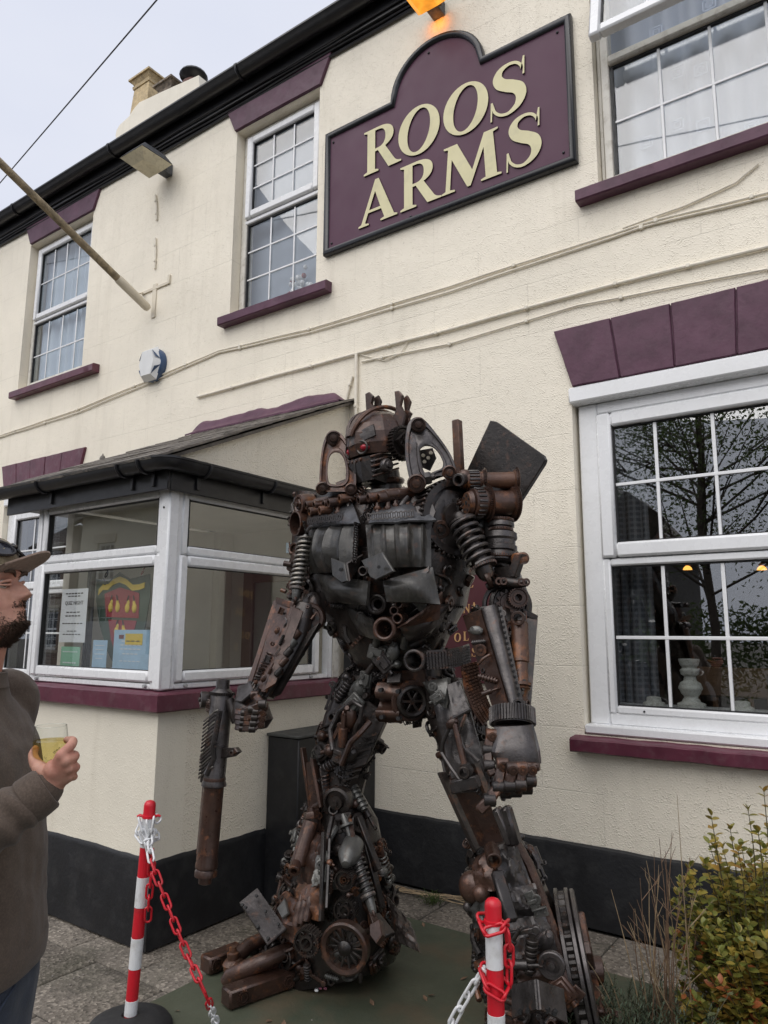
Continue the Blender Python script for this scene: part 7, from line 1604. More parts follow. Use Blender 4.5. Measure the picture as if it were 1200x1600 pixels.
# tinsel or flowers low in the middle upstairs window
tg = tag(empty('flower_posy', (-4.1, WY+.27, 4.47)), 'small posy of white and red flowers on the inner sill behind the middle upstairs pane', 'flowers'); r_ = random.Random(4)
for i in range(26):
    c = Vector((-4.0+r_.gauss(0, .09), WY+.165+r_.gauss(0, .012), 4.56+r_.gauss(0, .05))); q = MB(); q.sphere(c, r_.uniform(.018, .032), 7, 5); q.build('bloom', paint('white_bloom', (.7, .72, .74), .6, .1) if i == 0 else (bpy.data.materials['white_bloom'] if i % 5 else M_redp), tg)
MB().cyl((-4.0, WY+.165, 4.445), (-4.0, WY+.165, 4.54), .035, .042).build('pot', M_net3, tg)
MB().box((-4.6, WY+.19, 4.40), (-3.7, WY+.30, 4.44)).build('inner_sill', M_upvc, pub); MB().box((-1.5, WY+.155, 1.15), (.27, WY+.36, 1.192)).build('inner_sill', M_upvc, pub)
# candlestick and tea lights
M_cs = paint('distressed_white_wood', (.68, .67, .62), .6, .15, 25, .3, 60, dirt=(.25, .2, .15), dirt_amt=.6)
c = at(1081, 1106, WY+.24); z = 1.192
def turned(name, c, prof, label, s=1.0):
    pf_ = []
    for i in range(len(prof)-1):
        for k in range(5): t = k/5; t2 = t*t*(3-2*t); pf_.append((prof[i][0]+(prof[i+1][0]-prof[i][0])*t, prof[i][1]+(prof[i+1][1]-prof[i][1])*t2))
    pf_.append(prof[-1])
    o = MB().lathe((c.x, c.y, z), (0, 0, 1), [(a*s, r*s) for a, r in pf_], 28).build(name, M_cs); tag(o, label, 'candle holder'); return o
turned('candlestick', c, [(0, .075), (.02, .078), (.035, .05), (.06, .038), (.085, .055), (.11, .066), (.135, .058), (.155, .036), (.175, .032), (.19, .05), (.21, .053), (.225, .04), (.245, .052), (.27, .058), (.275, .058), (.277, .02)], 'white turned wooden candlestick on the sill of the bar window', .98)
low_ = [(0, .06), (.015, .06), (.025, .042), (.045, .04), (.05, .03), (.052, .01)]
turned('tealight_holder', at(1022, 1100, WY+.24), low_, 'small white tea light holder left of the candlestick'); turned('tealight_holder', at(1160, 1107, WY+.24), low_, 'small white tea light holder right of the candlestick')
# chair backs and a lamp inside the bar
M_wood = paint('brown_chair_wood', (.16, .085, .045), .5, .3, 9, .1)
def chair(x, y, label):
    ch_ = tag(empty('wooden_chair', (x, y, .35)), label, 'chair'); q = MB(); q.box((x-.23, y-.02, 1.22), (x+.23, y+.02, 1.40), .01); q.build('backrest', M_wood, ch_)
    for s in (-.21, .21): MB().box((x+s-.02, y-.02, .35), (x+s+.02, y+.02, 1.36), .006).build('leg', M_wood, ch_); MB().box((x+s-.02, y+.38, .35), (x+s+.02, y+.42, .80), .006).build('leg', M_wood, ch_)
    MB().box((x-.23, y-.02, .80), (x+.23, y+.42, .84), .01).build('seat', M_wood, ch_)
    for k in (-.1, 0, .1): MB().box((x+k-.015, y-.01, .84), (x+k+.015, y+.01, 1.23)).build('spindle', M_wood, ch_)
chair(-.86, WY+.75, 'wooden chair back left of the candlestick inside the bar'); chair(-.2, WY+.85, 'wooden chair back at the right inside the bar window')
M_shade, nt, b = new_mat('lit_amber_shade'); b.inputs['Base Color'].default_value = (.8, .4, .1, 1); b.inputs['Emission Color'].default_value = (1, .42, .08, 1); b.inputs['Emission Strength'].default_value = 2.2
for px, lab in ((1074, 'small lit amber lamp glowing left inside the bar window'), (1190, 'small lit amber lamp glowing right inside the bar window')):
    c = at(px, 884, WY+1.6); l_ = tag(empty('wall_lamp', c), lab, 'lamp'); MB().lathe((c.x, c.y, c.z), (0, 0, -1), [(0, .012), (.012, .026), (.03, .034), (.032, .01)], 14).build('lamp_shade', M_shade, l_); MB().box((c.x-.02, c.y, c.z), (c.x+.02, c.y+1.6, c.z+.02)).build('lamp_arm', M_wood, l_)

# ---- in the porch window: painted shield, papers
def txt(s, size, p, m, par, rot=0.0, al='CENTER', name='lettering'):
    cu = bpy.data.curves.new(name, 'FONT'); cu.body = s; cu.size = size; cu.align_x = al; cu.extrude = .0004; cu.resolution_u = 2
    ob = bpy.data.objects.new('t', cu); me = bpy.data.meshes.new_from_object(ob); bpy.data.objects.remove(ob); me.materials.clear(); me.materials.append(m); me.name = name
    me.transform(Matrix.Translation(p) @ Matrix.Rotation(rot, 4, 'Z') @ Matrix.Rotation(R(90), 4, 'X')); return link(name, me, par)
M_paper = paint('white_paper', (.74, .76, .80), .7, .04, 9); M_ink = paint('black_ink', (.02, .02, .022), .7); M_blueink = paint('pale_blue_print', (.38, .56, .74), .6, .1, 20); M_yel = paint('yellow_print', (.72, .52, .06), .5, .06); M_grn = paint('green_print', (.25, .50, .36), .6, .1)
M_shg = paint('dark_green_shield_paint', (.045, .078, .056), .4, .15); M_shm = paint('maroon_shield_paint', (.30, .030, .042), .4, .12)
YS = BY+.13
def S(px, py, y=YS): p = at(px, py, y); return (p.x, p.y, p.z)
sh = tag(empty('shield_board', S(190, 1050)), 'painted heraldic shield with yellow ribbon and yellow pears inside the porch window', 'shield')
def cut(px, y0, y1): return [(p.x, y0, p.z) for p in (at(a, b, YS) for a, b in px)]
def slab(name, px, off, th, m, par=sh): return MB().prism(cut(px, YS-off, 0), (0, -th, 0)).build(name, m, par)
slab('shield_field', [(152, 905), (172, 908), (188, 894), (204, 905), (235, 897), (236, 930), (228, 980), (210, 1022), (186, 1052), (168, 1015), (157, 975), (152, 940)], 0, .008, M_shg)
wave = [(157, 921), (164, 913), (172, 913), (180, 905), (190, 901), (200, 905), (210, 914), (220, 913), (229, 910)]
slab('shield_ribbon', wave+[(a+(-1), b+9) for a, b in wave[::-1]], .009, .004, M_yel)
slab('shield_panel', [(166, 928), (190, 918), (220, 927), (219, 966), (168, 964)], .009, .003, M_shm); slab('shield_panel', [(172, 968), (216, 970), (208, 1000), (186, 1030), (176, 1000)], .009, .003, M_shm)
for (x, y) in ((173, 946), (184, 946), (199, 947), (210, 947), (182, 984), (193, 985)):
    c = at(x, y, YS-.014); q = MB(); q.sphere((c.x, c.y, c.z-.012), .026, 12, 8, (.8, .35, 1.15)); q.sphere((c.x+.006*(1 if x in (184, 210, 193) else -1)*-1, c.y, c.z+.018), .014, 10, 7, (.9, .35, 1.3)); o = q.build('pear', M_yel, sh); MB().cyl((c.x, c.y-.004, c.z+.03), (c.x-.012*(1 if x in (184, 210, 193) else -1), c.y-.004, c.z+.062), .0035, n=6).build('pear_stalk', M_ink, o)
def curl(px, r, m, seed):
    c = at(px[0], px[1], BY+.05); q = MB(); q.tube([(c.x+r*math.sin(t*1.0)*(1-.06*t), c.y, c.z+r*1.3*math.cos(t*.8+seed)*(1-.05*t)) for t in [i*.35 for i in range(22)]], .0028, 5); return q
cs = tag(empty('window_scrollwork', S(190, 885)), 'thin painted scrollwork lettering above the shield on the porch glass', 'scrollwork')
for i, (px, m) in enumerate((((166, 897), M_ink), ((171, 884), M_ink), ((163, 908), M_ink), ((221, 879), M_ink), ((223, 893), M_redp), ((176, 875), M_ink))): curl(px, .018, m, i*1.3).build('scroll', m, cs)
def paper(name, px, m, label, y=BY+.048):
    a, b = at(px[0], px[1], y), at(px[2], px[3], y); o = MB().box((a.x, y, b.z), (b.x, y+.0015, a.z)).build(name, m); tag(o, label, 'notice'); return o, a, b
def lines(o, a, b, rows, m, y=BY+.0465):
    for (t, wd, h) in rows:
        z_ = a.z+(b.z-a.z)*t; cx = (a.x+b.x)/2; w_ = (b.x-a.x)*wd/2; nn = max(2, int(wd*9)); x = cx-w_
        for k in range(nn):
            L = 2*w_/nn; MB().box((x, y, z_), (x+L*.72, y+.001, z_+h)).build('printed_line', m, o); x += L
o, a, b = paper('notice', (98, 921, 132, 1004), M_paper, 'tall white paper notice taped inside the porch window'); lines(o, a, b, [(.10, .7, .008), (.15, .5, .007), (.45, .55, .006), (.52, .6, .007), (.66, .8, .006), (.80, .4, .005), (.86, .7, .005)], M_ink); txt('QUIZ NIGHT', .034, ((a.x+b.x)/2, BY+.0465, a.z+(b.z-a.z)*.30), M_ink, o)
o, a, b = paper('notice', (96, 1010, 123, 1046), M_grn, 'small green notice under the tall white one', BY+.05); lines(o, a, b, [(.25, .8, .006), (.75, .7, .008)], M_paper, BY+.0485)
o, a, b = paper('notice', (146, 1000, 165, 1046), M_blueink, 'narrow pale blue leaflet beside the shield tip', BY+.051); lines(o, a, b, [(.2, .7, .005), (.35, .6, .005), (.5, .7, .005), (.65, .5, .005)], M_paper, BY+.0495)
o, a, b = paper('poster', (179, 984, 231, 1048), M_blueink, 'pale blue poster with yellow print in the corner of the porch window', BY+.047); lines(o, a, b, [(.30, .55, .006), (.40, .6, .006), (.5, .6, .006), (.62, .45, .006), (.8, .6, .005)], M_paper, BY+.0455)
aa, bb = at(196, 990, BY+.0455), at(222, 1008, BY+.0455); MB().box((aa.x, aa.y, bb.z), (bb.x, aa.y+.001, aa.z)).build('print_block', M_yel, o); aa, bb = at(186, 992, BY+.0455), at(193, 998, BY+.0455); MB().box((aa.x, aa.y, bb.z), (bb.x, aa.y+.001, aa.z)).build('print_block', M_redp, o)
q = MB(); q.box((-4.16, BY+.10, 1.33), (-4.14, BY+.13, 2.02)); q.box((-4.125, BY+.10, 1.33), (-4.115, BY+.13, 2.02)); q.build('inner_mullion', M_seal, pub)
o, a, b = paper('notice', (0, 0, 1, 1), M_blueink, 'small blue sticker at the corner of the porch side window') if False else (None, None, None)
c = at_x(455, 858, BX1-.05); o = MB().box((c.x-.002, c.y-.05, c.z-.03), (c.x, c.y+.05, c.z+.04)).build('sticker', M_blueink); tag(o, 'small blue sticker at the corner of the porch side window', 'sticker')
# ---------------------------------------------------------------- the man with the glass
MF = Vector((.819, .574, 0)); ML = Vector((-.574, .819, 0)); M0 = Vector((-1.765, .895, 0))
def ml(u, l, z): return M0+MF*u+ML*l+Vector((0, 0, z))
man = tag(empty('person', M0), 'man in brown jumper and peaked cap holding a glass of pale drink, looking up', 'person')
M_skin, nt, b = new_mat('skin'); p = pos(nt)
c = ramp(nt, noise_(nt, p, 38, 5, .6), [(.3, (.40, .20, .145)), (.7, (.54, .30, .22))]); c = mix(nt, ramp(nt, noise_(nt, p, 14, 3), [(.45, 0), (.7, .6)]), c, (.44, .17, .125)); nt.links.new(c, b.inputs['Base Color']); b.inputs['Roughness'].default_value = .58
b.inputs['Subsurface Weight'].default_value = .12; b.inputs['Subsurface Radius'].default_value = (.012, .005, .003); n1_ = bump(nt, b, noise_(nt, p, 520, 3), .55, .0009); bump(nt, b, noise_(nt, p, 90, 4), .35, .002, n1_)
def fabric(name, c1, c2, scale=700):
    m, nt, b = new_mat(name); p = pos(nt); c = ramp(nt, noise_(nt, p, 16, 6, .7), [(.3, c1), (.7, c2)]); st = ramp(nt, noise_(nt, p, scale*.35, 2), [(.4, 0), (.7, .5)]); c = mix(nt, st, c, tuple(x*1.6 for x in c2))
    nt.links.new(c, b.inputs['Base Color']); b.inputs['Roughness'].default_value = .92; b.inputs['Sheen Weight'].default_value = .15
    n1 = bump(nt, b, noise_(nt, p, scale, 2), .35, .0012); bump(nt, b, noise_(nt, p, 30, 4), .25, .006, n1); return m
M_jump = fabric('brown_fleece', (.054, .037, .027), (.082, .060, .045)); M_jean = fabric('navy_cloth', (.012, .018, .032), (.022, .031, .052)); M_capo = fabric('olive_camo_cloth', (.115, .095, .058), (.185, .15, .095), 500); M_capb = fabric('brown_brim_cloth', (.21, .15, .12), (.28, .205, .165), 500)
M_hair = paint('dark_brown_hair', (.022, .014, .010), .5, .5, 60); M_beard = paint('brown_beard', (.062, .036, .022), .6, .5, 60); M_boot = paint('brown_boot_leather', (.05, .03, .02), .5, .2)
# -- head by horizontal sections: front and back reach, half width at heights above the chin
HT = [(-.030, .035, -.062, .046), (-.012, .070, -.066, .050), (0, .086, -.070, .052), (.012, .096, -.074, .056), (.026, .095, -.080, .060), (.040, .095, -.086, .064), (.056, .097, -.092, .068), (.070, .096, -.097, .070), (.090, .094, -.101, .073), (.110, .091, -.104, .075), (.130, .099, -.105, .076), (.150, .100, -.104, .076), (.175, .094, -.098, .073), (.200, .075, -.082, .062), (.220, .046, -.052, .042), (.232, .0, -.01, .010)]
def hsec(h):
    for i in range(len(HT)-1):
        a, b_ = HT[i], HT[i+1]
        if a[0] <= h <= b_[0]:
            t = (h-a[0])/(b_[0]-a[0]); t = t*t*(3-2*t)*.4+t*.6; return [a[j]+(b_[j]-a[j])*t for j in (1, 2, 3)]
    return HT[-1][1:]
def gs(x, s): return math.exp(-(x/s)**2)
NT = [(.128, .0), (.118, .003), (.106, .012), (.092, .022), (.080, .027), (.073, .029), (.067, .023), (.062, .009), (.057, .0)]
def nose(h):
    for i in range(len(NT)-1):
        if NT[i+1][0] <= h <= NT[i][0]: t = (NT[i][0]-h)/(NT[i][0]-NT[i+1][0]); return NT[i][1]*(1-t)+NT[i+1][1]*t
    return 0
def headpt(h, th, extra=0.0):
    f, bk, w_ = hsec(h); ct, st = math.cos(th), math.sin(th); e = .86
    x = (f if ct > 0 else -bk)*(abs(ct)**e)*(1 if ct > 0 else -1); y = w_*(abs(st)**e)*(1 if st > 0 else -1)
    if ct > 0:
        x += nose(h)*gs(y, .010+.006*max(0, min(1, (.11-h)/.04)))+(.011*gs(abs(y)-.014, .007)*gs(h-.069, .008))
        x -= .012*gs(abs(y)-.033, .015)*gs(h-.107, .011); x += .006*gs(y, .05)*gs(h-.128, .009)
        x += .005*gs(y, .022)*(gs(h-.041, .005)+gs(h-.053, .005))-.005*gs(y, .026)*gs(h-.0465, .0028)
        x -= .004*gs(abs(y)-.026, .010)*gs(h-.066, .012)
    n_ = Vector((x, y, 0)).normalized()*extra; return Vector((x+n_.x, y+n_.y, h))
HC = ml(-.012, 0, 1.585); pit = R(-16)
HMx = Matrix.Translation(HC) @ Matrix((MF, ML, Vector((0, 0, 1)))).transposed().to_4x4() @ Matrix.Rotation(pit, 4, 'Y')
def H(v): return HMx @ Vector(v)
body = MB(); rows, n = 64, 88; vs = []; fs = []
for j in range(rows+1):
    h = -.030+.262*j/rows
    for k in range(n):
        a = 2*math.pi*k/n; a2 = a-.42*math.sin(a)*.9; vs.append(H(headpt(h, a2)))       # more columns towards the face
for j in range(rows):
    for k in range(n): k2 = (k+1) % n; fs.append((j*n+k, j*n+k2, (j+1)*n+k2, (j+1)*n+k))
fs.append(tuple(rows*n+k for k in range(n))); body.add(vs, fs)
for s in (-1, 1):            # ears
    rim = [H((-.012+.018*math.cos(t)-.006*math.sin(t), s*(.076+.012+.004*math.cos(t)), .094+.033*math.sin(t)-.004*math.cos(t))) for t in [2*math.pi*i/18 for i in range(18)]]
    body.tube(rim, .0055, 7, closed=True); body.sphere(H((-.012, s*.078, .092)), .024, 12, 8, (1, 1, 1), (HMx.to_3x3() @ Matrix.Diagonal((.75, .45, 1.2)))); body.sphere(H((-.004, s*.082, .066)), .009, 8, 6)
def sweep(mb, pts, rs, n=14, cap=True):
    P_ = []; Q_ = []
    for i in range(len(pts)-1):
        for k in range(5): t = k/5; P_.append(Vector(pts[i]).lerp(Vector(pts[i+1]), t)); Q_.append(rs[i]*(1-t)+rs[i+1]*t)
    P_.append(Vector(pts[-1])); Q_.append(rs[-1])
    for _ in range(2):
        P2 = P_[:]; Q2 = Q_[:]
        for i in range(1, len(P_)-1): P2[i] = (P_[i-1]+P_[i]*2+P_[i+1])/4; Q2[i] = (Q_[i-1]+Q_[i]*2+Q_[i+1])/4
        P_, Q_ = P2, Q2
    mb.tube(P_, Q_, n); mb.sphere(P_[0], Q_[0]*.995, n, 8); mb.sphere(P_[-1], Q_[-1]*.995, n, 8)
def fused(mb, vox, name, mats, par, smooth=4):
    me = mb.mesh(name+'_src', mats, 0); o = bpy.data.objects.new(name+'_src', me); col.objects.link(o)
    m1 = o.modifiers.new('r', 'REMESH'); m1.mode = 'VOXEL'; m1.voxel_size = vox; m2 = o.modifiers.new('s', 'SMOOTH'); m2.iterations = smooth; m2.factor = .5
    dg = bpy.context.evaluated_depsgraph_get(); me2 = bpy.data.meshes.new_from_object(o.evaluated_get(dg)); bpy.data.objects.remove(o); me2.name = name
    me2.polygons.foreach_set('use_smooth', [True]*len(me2.polygons)); return me2
# right hand round the glass (points measured), one fused surface with five fingers
def Dm(px, py, d): return at_d(px, py, d)
hm = MB(); wrist = Dm(83, 1224, 1.500)
kn = [((96, 1180, 1.478), (112, 1164, 1.490), (115, 1157, 1.520), (104, 1156, 1.556)), ((103, 1189, 1.478), (117, 1182, 1.496), (116, 1179, 1.530), (102, 1177, 1.566)), ((107, 1201, 1.484), (119, 1199, 1.504), (115, 1197, 1.538), (101, 1193, 1.568)), ((108, 1212, 1.492), (116, 1214, 1.512), (112, 1211, 1.540), (101, 1206, 1.562))]
for i, f in enumerate(kn):
    P_ = [Dm(*q) for q in f]; r = (.0098, .0102, .0096, .0084)[i]
    sweep(hm, [wrist.lerp(P_[0], .25), wrist.lerp(P_[0], .65), P_[0]], [.016, .0155, .0125], 12); sweep(hm, [P_[0], P_[1], P_[2], P_[3]], [r*1.18, r*1.05, r*.95, r*.80], 12)
    hm.sphere(P_[0]-(P_[0]-CAM).normalized()*.003, r*1.22, 12, 8)
T_ = [Dm(*q) for q in ((80, 1216, 1.500), (65, 1204, 1.498), (55, 1192, 1.512), (51, 1180, 1.535), (55, 1170, 1.556))]; sweep(hm, T_, [.017, .0165, .0125, .0105, .0085], 12)
hm.sphere(Dm(86, 1203, 1.490), .023, 14, 10); hm.sphere(Dm(72, 1208, 1.500), .019, 14, 10)
EL = ml(.030, -.285, 1.115); sweep(hm, [wrist.lerp(Dm(88, 1202, 1.49), .3), wrist, wrist.lerp(EL, .35), wrist.lerp(EL, .8)], [.026, .026, .032, .038], 16)
hme = fused(hm, .0034, 'hand', M_skin, None, 5); bmt = bmesh.new(); bmt.from_mesh(hme)
body.add([v.co.copy() for v in bmt.verts], [tuple(v.index for v in f.verts) for f in bmt.faces]); bmt.free()
# rest of the body under the clothes
bd = MB(); SHR, SHL = ml(-.045, -.185, 1.425), ml(-.045, .185, 1.425); EL2 = ml(-.10, .24, 1.13); WR2 = ml(-.06, .25, .90)
sweep(bd, [H((-.004, 0, .02)), ml(-.035, 0, 1.50), ml(-.045, 0, 1.40)], [.060, .062, .060], 18); sweep(bd, [ml(-.03, 0, 1.27), ml(-.015, 0, 1.15), ml(.02, 0, 1.0), ml(.015, 0, .88)], [.095, .10, .11, .115], 20)
for s in (-1, 1): sweep(bd, [ml(-.05, s*.08, 1.39), (SHR if s < 0 else SHL), ], [.060, .050], 14)
sweep(bd, [SHR, EL, wrist.lerp(EL, .5)], [.055, .043, .036], 14); sweep(bd, [SHL, EL2, WR2], [.055, .043, .028], 14)
hnd2 = [WR2+Vector((0, 0, -.02))+MF*.02]
for k in range(4): sweep(bd, [WR2, WR2+MF*(.03+.012*k)+Vector((0, 0, -.085-.004*k)), WR2+MF*(.035+.014*k)+Vector((0, 0, -.13))-ML*.01, WR2+MF*(.03+.014*k)+Vector((0, 0, -.16))-ML*.03], [.016, .011, .009, .007], 8)
sweep(bd, [WR2, WR2+MF*.03-ML*.02+Vector((0, 0, -.05)), WR2+MF*.06-ML*.03+Vector((0, 0, -.09))], [.016, .012, .009], 8)
for s in (-1, 1):
    sweep(bd, [ml(.01, s*.09, .90), ml(.02, s*.10, .50), ml(-.01, s*.11, .10)], [.088, .058, .042], 14); sweep(bd, [ml(-.03, s*.11, .05), ml(.12, s*.125, .035)], [.038, .03], 10)
bme = fused(bd, .009, 'trunk', M_skin, None, 3); bmt = bmesh.new(); bmt.from_mesh(bme); body.add([v.co.copy() for v in bmt.verts], [tuple(v.index for v in f.verts) for f in bmt.faces]); bmt.free()
bo = body.build('body', M_skin, man, ang=180)
for s in (-1, 1):
    e = H((.0765, s*.033, .1055)); MB().sphere(e, .0125, 14, 10).build('eye', paint('eye_white', (.36, .32, .28), .2) if s < 0 else bpy.data.materials['eye_white'], man); MB().sphere(e+(HMx.to_3x3() @ Vector((.0075, s*.004, .000))), .0078, 10, 7).build('iris', M_hair, man)
    q = MB(); q.tube([H((.097-.010*abs(t)*1.6, s*(.032+.021*t), .1105-.004*t*t+.001*t)) for t in (-1, -.5, 0, .5, 1)], [.002, .0034, .0040, .0034, .002], 8); q.tube([H((.096-.010*abs(t)*1.6, s*(.032+.021*t), .1005+.003*t*t)) for t in (-1, -.5, 0, .5, 1)], [.002, .0026, .0030, .0026, .002], 8); q.build('eyelid', M_skin, man); q = MB(); q.tube([H((.108-.010*abs(t), s*(.030+.024*t), .130+.004*t-.005*t*t)) for t in (-1, -.5, 0, .5, 1)], [.002, .0045, .005, .004, .002], 6); q.build('eyebrow', M_beard, man)
# hair, beard: many short strands
def strands(name, n_, sel, L0, L1, m, seed, curl=.5, r=.00085, dirf=None):
    r_ = random.Random(seed); q = MB(); c = 0
    while c < n_:
        h = r_.uniform(-.03, .2); th = r_.uniform(-math.pi, math.pi)
        if not sel(h, th, r_): continue
        p = headpt(h, th); o = headpt(h, th, .01)-p; o.normalize(); d = dirf(h, th, o) if dirf else o
        d = (d+Vector((r_.gauss(0, .35), r_.gauss(0, .35), r_.gauss(0, .35)))).normalized(); L = r_.uniform(L0, L1); pts = [p-o*.002]
        sd_ = Vector((r_.gauss(0, 1), r_.gauss(0, 1), r_.gauss(0, 1))).normalized()
        for k in range(1, 4): pts.append(pts[-1]+(d+sd_*curl*math.sin(k*1.9)).normalized()*L/3)
        q.tube([H(x) for x in pts], [r, r, r*.8, r*.3], 3, caps=False); c += 1
    return q.build(name, m, man, ang=180)
def jawline(th): a = abs(th); return .030+.045*min(1, max(0, (a-.25)/1.0))+(.02 if a < .25 else 0)
def bsel(h, th, r_):
    a = abs(th)
    if a > 1.75: return False
    if a < .40 and .040 < h < .050: return r_.random() < .12
    if a < .42 and .050 < h < .063: return r_.random() < .9
    top = .058 if a < .30 else (.026+.058*min(1, max(0, a-.42)/1.05)); dens = 1 if h < top-.030 else max(0, (top-h)/.030)**1.5
    return h < top and r_.random() < dens
strands('beard', 5200, bsel, .0035, .0095, M_beard, 1, .3, .0007, lambda h, th, o: (o*.55+Vector((.10, 0, -.9))))
strands('beard_bristle', 1100, lambda h, th, r_: abs(th) < .6 and h < .016, .008, .015, M_beard, 2, .3, .0009, lambda h, th, o: o*.6+Vector((.25, 0, -.7)))
strands('hair', 5200, lambda h, th, r_: (abs(th) > 1.45 and h > (.118-.070*min(1, (abs(th)-1.45)/.5)) and h < .17) or (1.05 < abs(th) < 1.5 and .062 < h < .16 and r_.random() < .75), .020, .040, M_hair, 3, 1.1, .0010, lambda h, th, o: o*.5+Vector((-.3, 0, -.55)))
q = MB(); r_ = random.Random(8)
for _ in range(420):
    a = r_.uniform(1.45, 4.85); h = r_.uniform(.050, .150); 
    if h < .118-.070*min(1, (min(a, 6.28-a)-1.45)/.5): continue
    p = headpt(h, a, r_.uniform(.004, .016)); rr2 = r_.uniform(.006, .011); ax = Vector((r_.gauss(0, 1), r_.gauss(0, 1), r_.gauss(0, 1))).normalized(); u, v, w_ = frame(ax)
    q.tube([H(p+(u*math.cos(t)+v*math.sin(t))*rr2+w_*.0012*t) for t in [i*.8 for i in range(9)]], .0016, 4, caps=False)
q.build('hair_curls', M_hair, man, ang=180)
# cap with brim, sunglasses pushed up on it
q = MB(); vs = []; fs = []; rws = 14
for j in range(rws+1):
    h = .138+.108*j/rws
    for k in range(n):
        a = 2*math.pi*k/n; hh = min(h, .2315); p = headpt(.150, a)*1.0; t = j/rws; s = math.cos(t*math.pi/2)**.55 if t < 1 else 0
        wr = .003*noise.noise(Vector((math.cos(a)*3, math.sin(a)*3, t*5))); vs.append(H(Vector((p.x*(1.045)*s-.002*t, p.y*1.06*s, .138+.106*math.sin(t*math.pi/2)+wr))+Vector((p.x, p.y, 0)).normalized()*(.004+wr)))
for j in range(rws):
    for k in range(n): k2 = (k+1) % n; fs.append((j*n+k, j*n+k2, (j+1)*n+k2, (j+1)*n+k))
cap = q.add(vs, fs).build('cap', M_capo, man, ang=180)
q = MB(); vs = []; nb, mb_ = 22, 10
for i in range(nb+1):
    a = -1.02+2.04*i/nb
    for j in range(mb_+1):
        t = j/mb_; p = headpt(.150, a); L = .078*(max(0, math.cos(a*1.2)))**.45; vs.append(H((p.x*1.05+L*t, p.y*1.05*(1-.06*t), .141+.022*t-.9*(p.y*1.0)**2*4*(.6+.4*t))))
W_ = mb_+1; N_ = len(vs); fs = []
for i in range(nb):
    for j in range(mb_): f = (i*W_+j, (i+1)*W_+j, (i+1)*W_+j+1, i*W_+j+1); fs.append(f); fs.append(tuple(x+N_ for x in f[::-1]))
vs += [v-(HMx.to_3x3() @ Vector((0, 0, .0045))) for v in vs]
for i in range(nb): fs.append((i*W_+mb_, (i+1)*W_+mb_, (i+1)*W_+mb_+N_, i*W_+mb_+N_))
q.add(vs, fs).build('cap_brim', M_capb, cap, ang=60)
MB().tube([H(Vector((headpt(.150, a).x*1.05, headpt(.150, a).y*1.07, .146))+Vector((math.cos(a), math.sin(a), 0))*.005) for a in [2*math.pi*i/40 for i in range(40)]], .0035, 5, closed=True).build('cap_seam', M_capo, cap)
MB().lathe(H((0, 0, .243)), HMx.to_3x3() @ Vector((0, 0, 1)), [(0, .008), (.003, .007), (.005, .002)], 10).build('cap_button', M_capo, cap)
M_sg = paint('black_sunglass_frame', (.012, .012, .015), .25, .1); M_sgl = paint('dark_lens', (.02, .022, .03), .06, .1)
sg = MB(); gl = []
for s in (-1, 1):
    pts = []
    for i in range(16):
        t = 2*math.pi*i/16; yy = s*.038+.030*math.cos(t); zz = .190+.020*math.sin(t); pts.append(H((.085-.9*(yy**2)*9*.9+ -(zz-.19)*.55+.022, yy, zz)))
    sg.tube(pts, .004, 6, closed=True); gl.append(pts); sg.tube([H((.062, s*.070, .198)), H((.03, s*.088, .196)), H((-.03, s*.092, .180)), H((-.075, s*.078, .160))], [.006, .0045, .004, .004], 6)
sg.tube([H((.108, -.010, .192)), H((.111, 0, .195)), H((.108, .010, .192))], .004, 6); so_ = sg.build('sunglasses', M_sg, man)
for g in gl: c = sum(g, Vector())/len(g); MB().add(g+[c], [(i, (i+1) % 16, 16) for i in range(16)]).build('sunglass_lens', M_sgl, so_)
# jumper: one fused sheet over torso and sleeves, with folds
jm = MB()
def torso(rings, nn=28):
    vs = []; fs = []
    for (u, z, fu, fb, w_) in rings:
        for k in range(nn):
            a = 2*math.pi*k/nn; ct, st = math.cos(a), math.sin(a); vs.append(ml(u+(fu if ct > 0 else fb)*abs(ct)**.85*(1 if ct > 0 else -1), w_*abs(st)**.8*(1 if st > 0 else -1), z))
    for i in range(len(rings)-1):
        for k in range(nn): k2 = (k+1) % nn; fs.append((i*nn+k, i*nn+k2, (i+1)*nn+k2, (i+1)*nn+k))
    fs += [tuple(range(nn))[::-1], tuple((len(rings)-1)*nn+k for k in range(nn))]; return vs, fs
jm.add(*torso([(.0, .865, .148, .135, .185), (.004, .88, .153, .14, .19), (.008, .91, .152, .14, .19), (.008, .97, .146, .135, .185), (.0, 1.08, .140, .13, .19), (-.012, 1.22, .142, .13, .20), (-.032, 1.33, .128, .125, .205), (-.044, 1.40, .102, .11, .19), (-.048, 1.445, .080, .09, .12), (-.043, 1.480, .074, .078, .084)]))
sweep(jm, [SHR+Vector((0, 0, -.01)), SHR.lerp(EL, .5), EL, EL.lerp(wrist, .35), EL.lerp(wrist, .7), wrist.lerp(EL, .08)], [.082, .080, .070, .062, .052, .041], 20); sweep(jm, [SHL, SHL.lerp(EL2, .5), EL2, EL2.lerp(WR2, .9)], [.082, .076, .066, .044], 20)
jme = fused(jm, .008, 'jumper', M_jump, None, 5)
ax_s = (wrist-EL); Ls = ax_s.length; axn = ax_s.normalized(); ua = (EL-SHR).normalized()
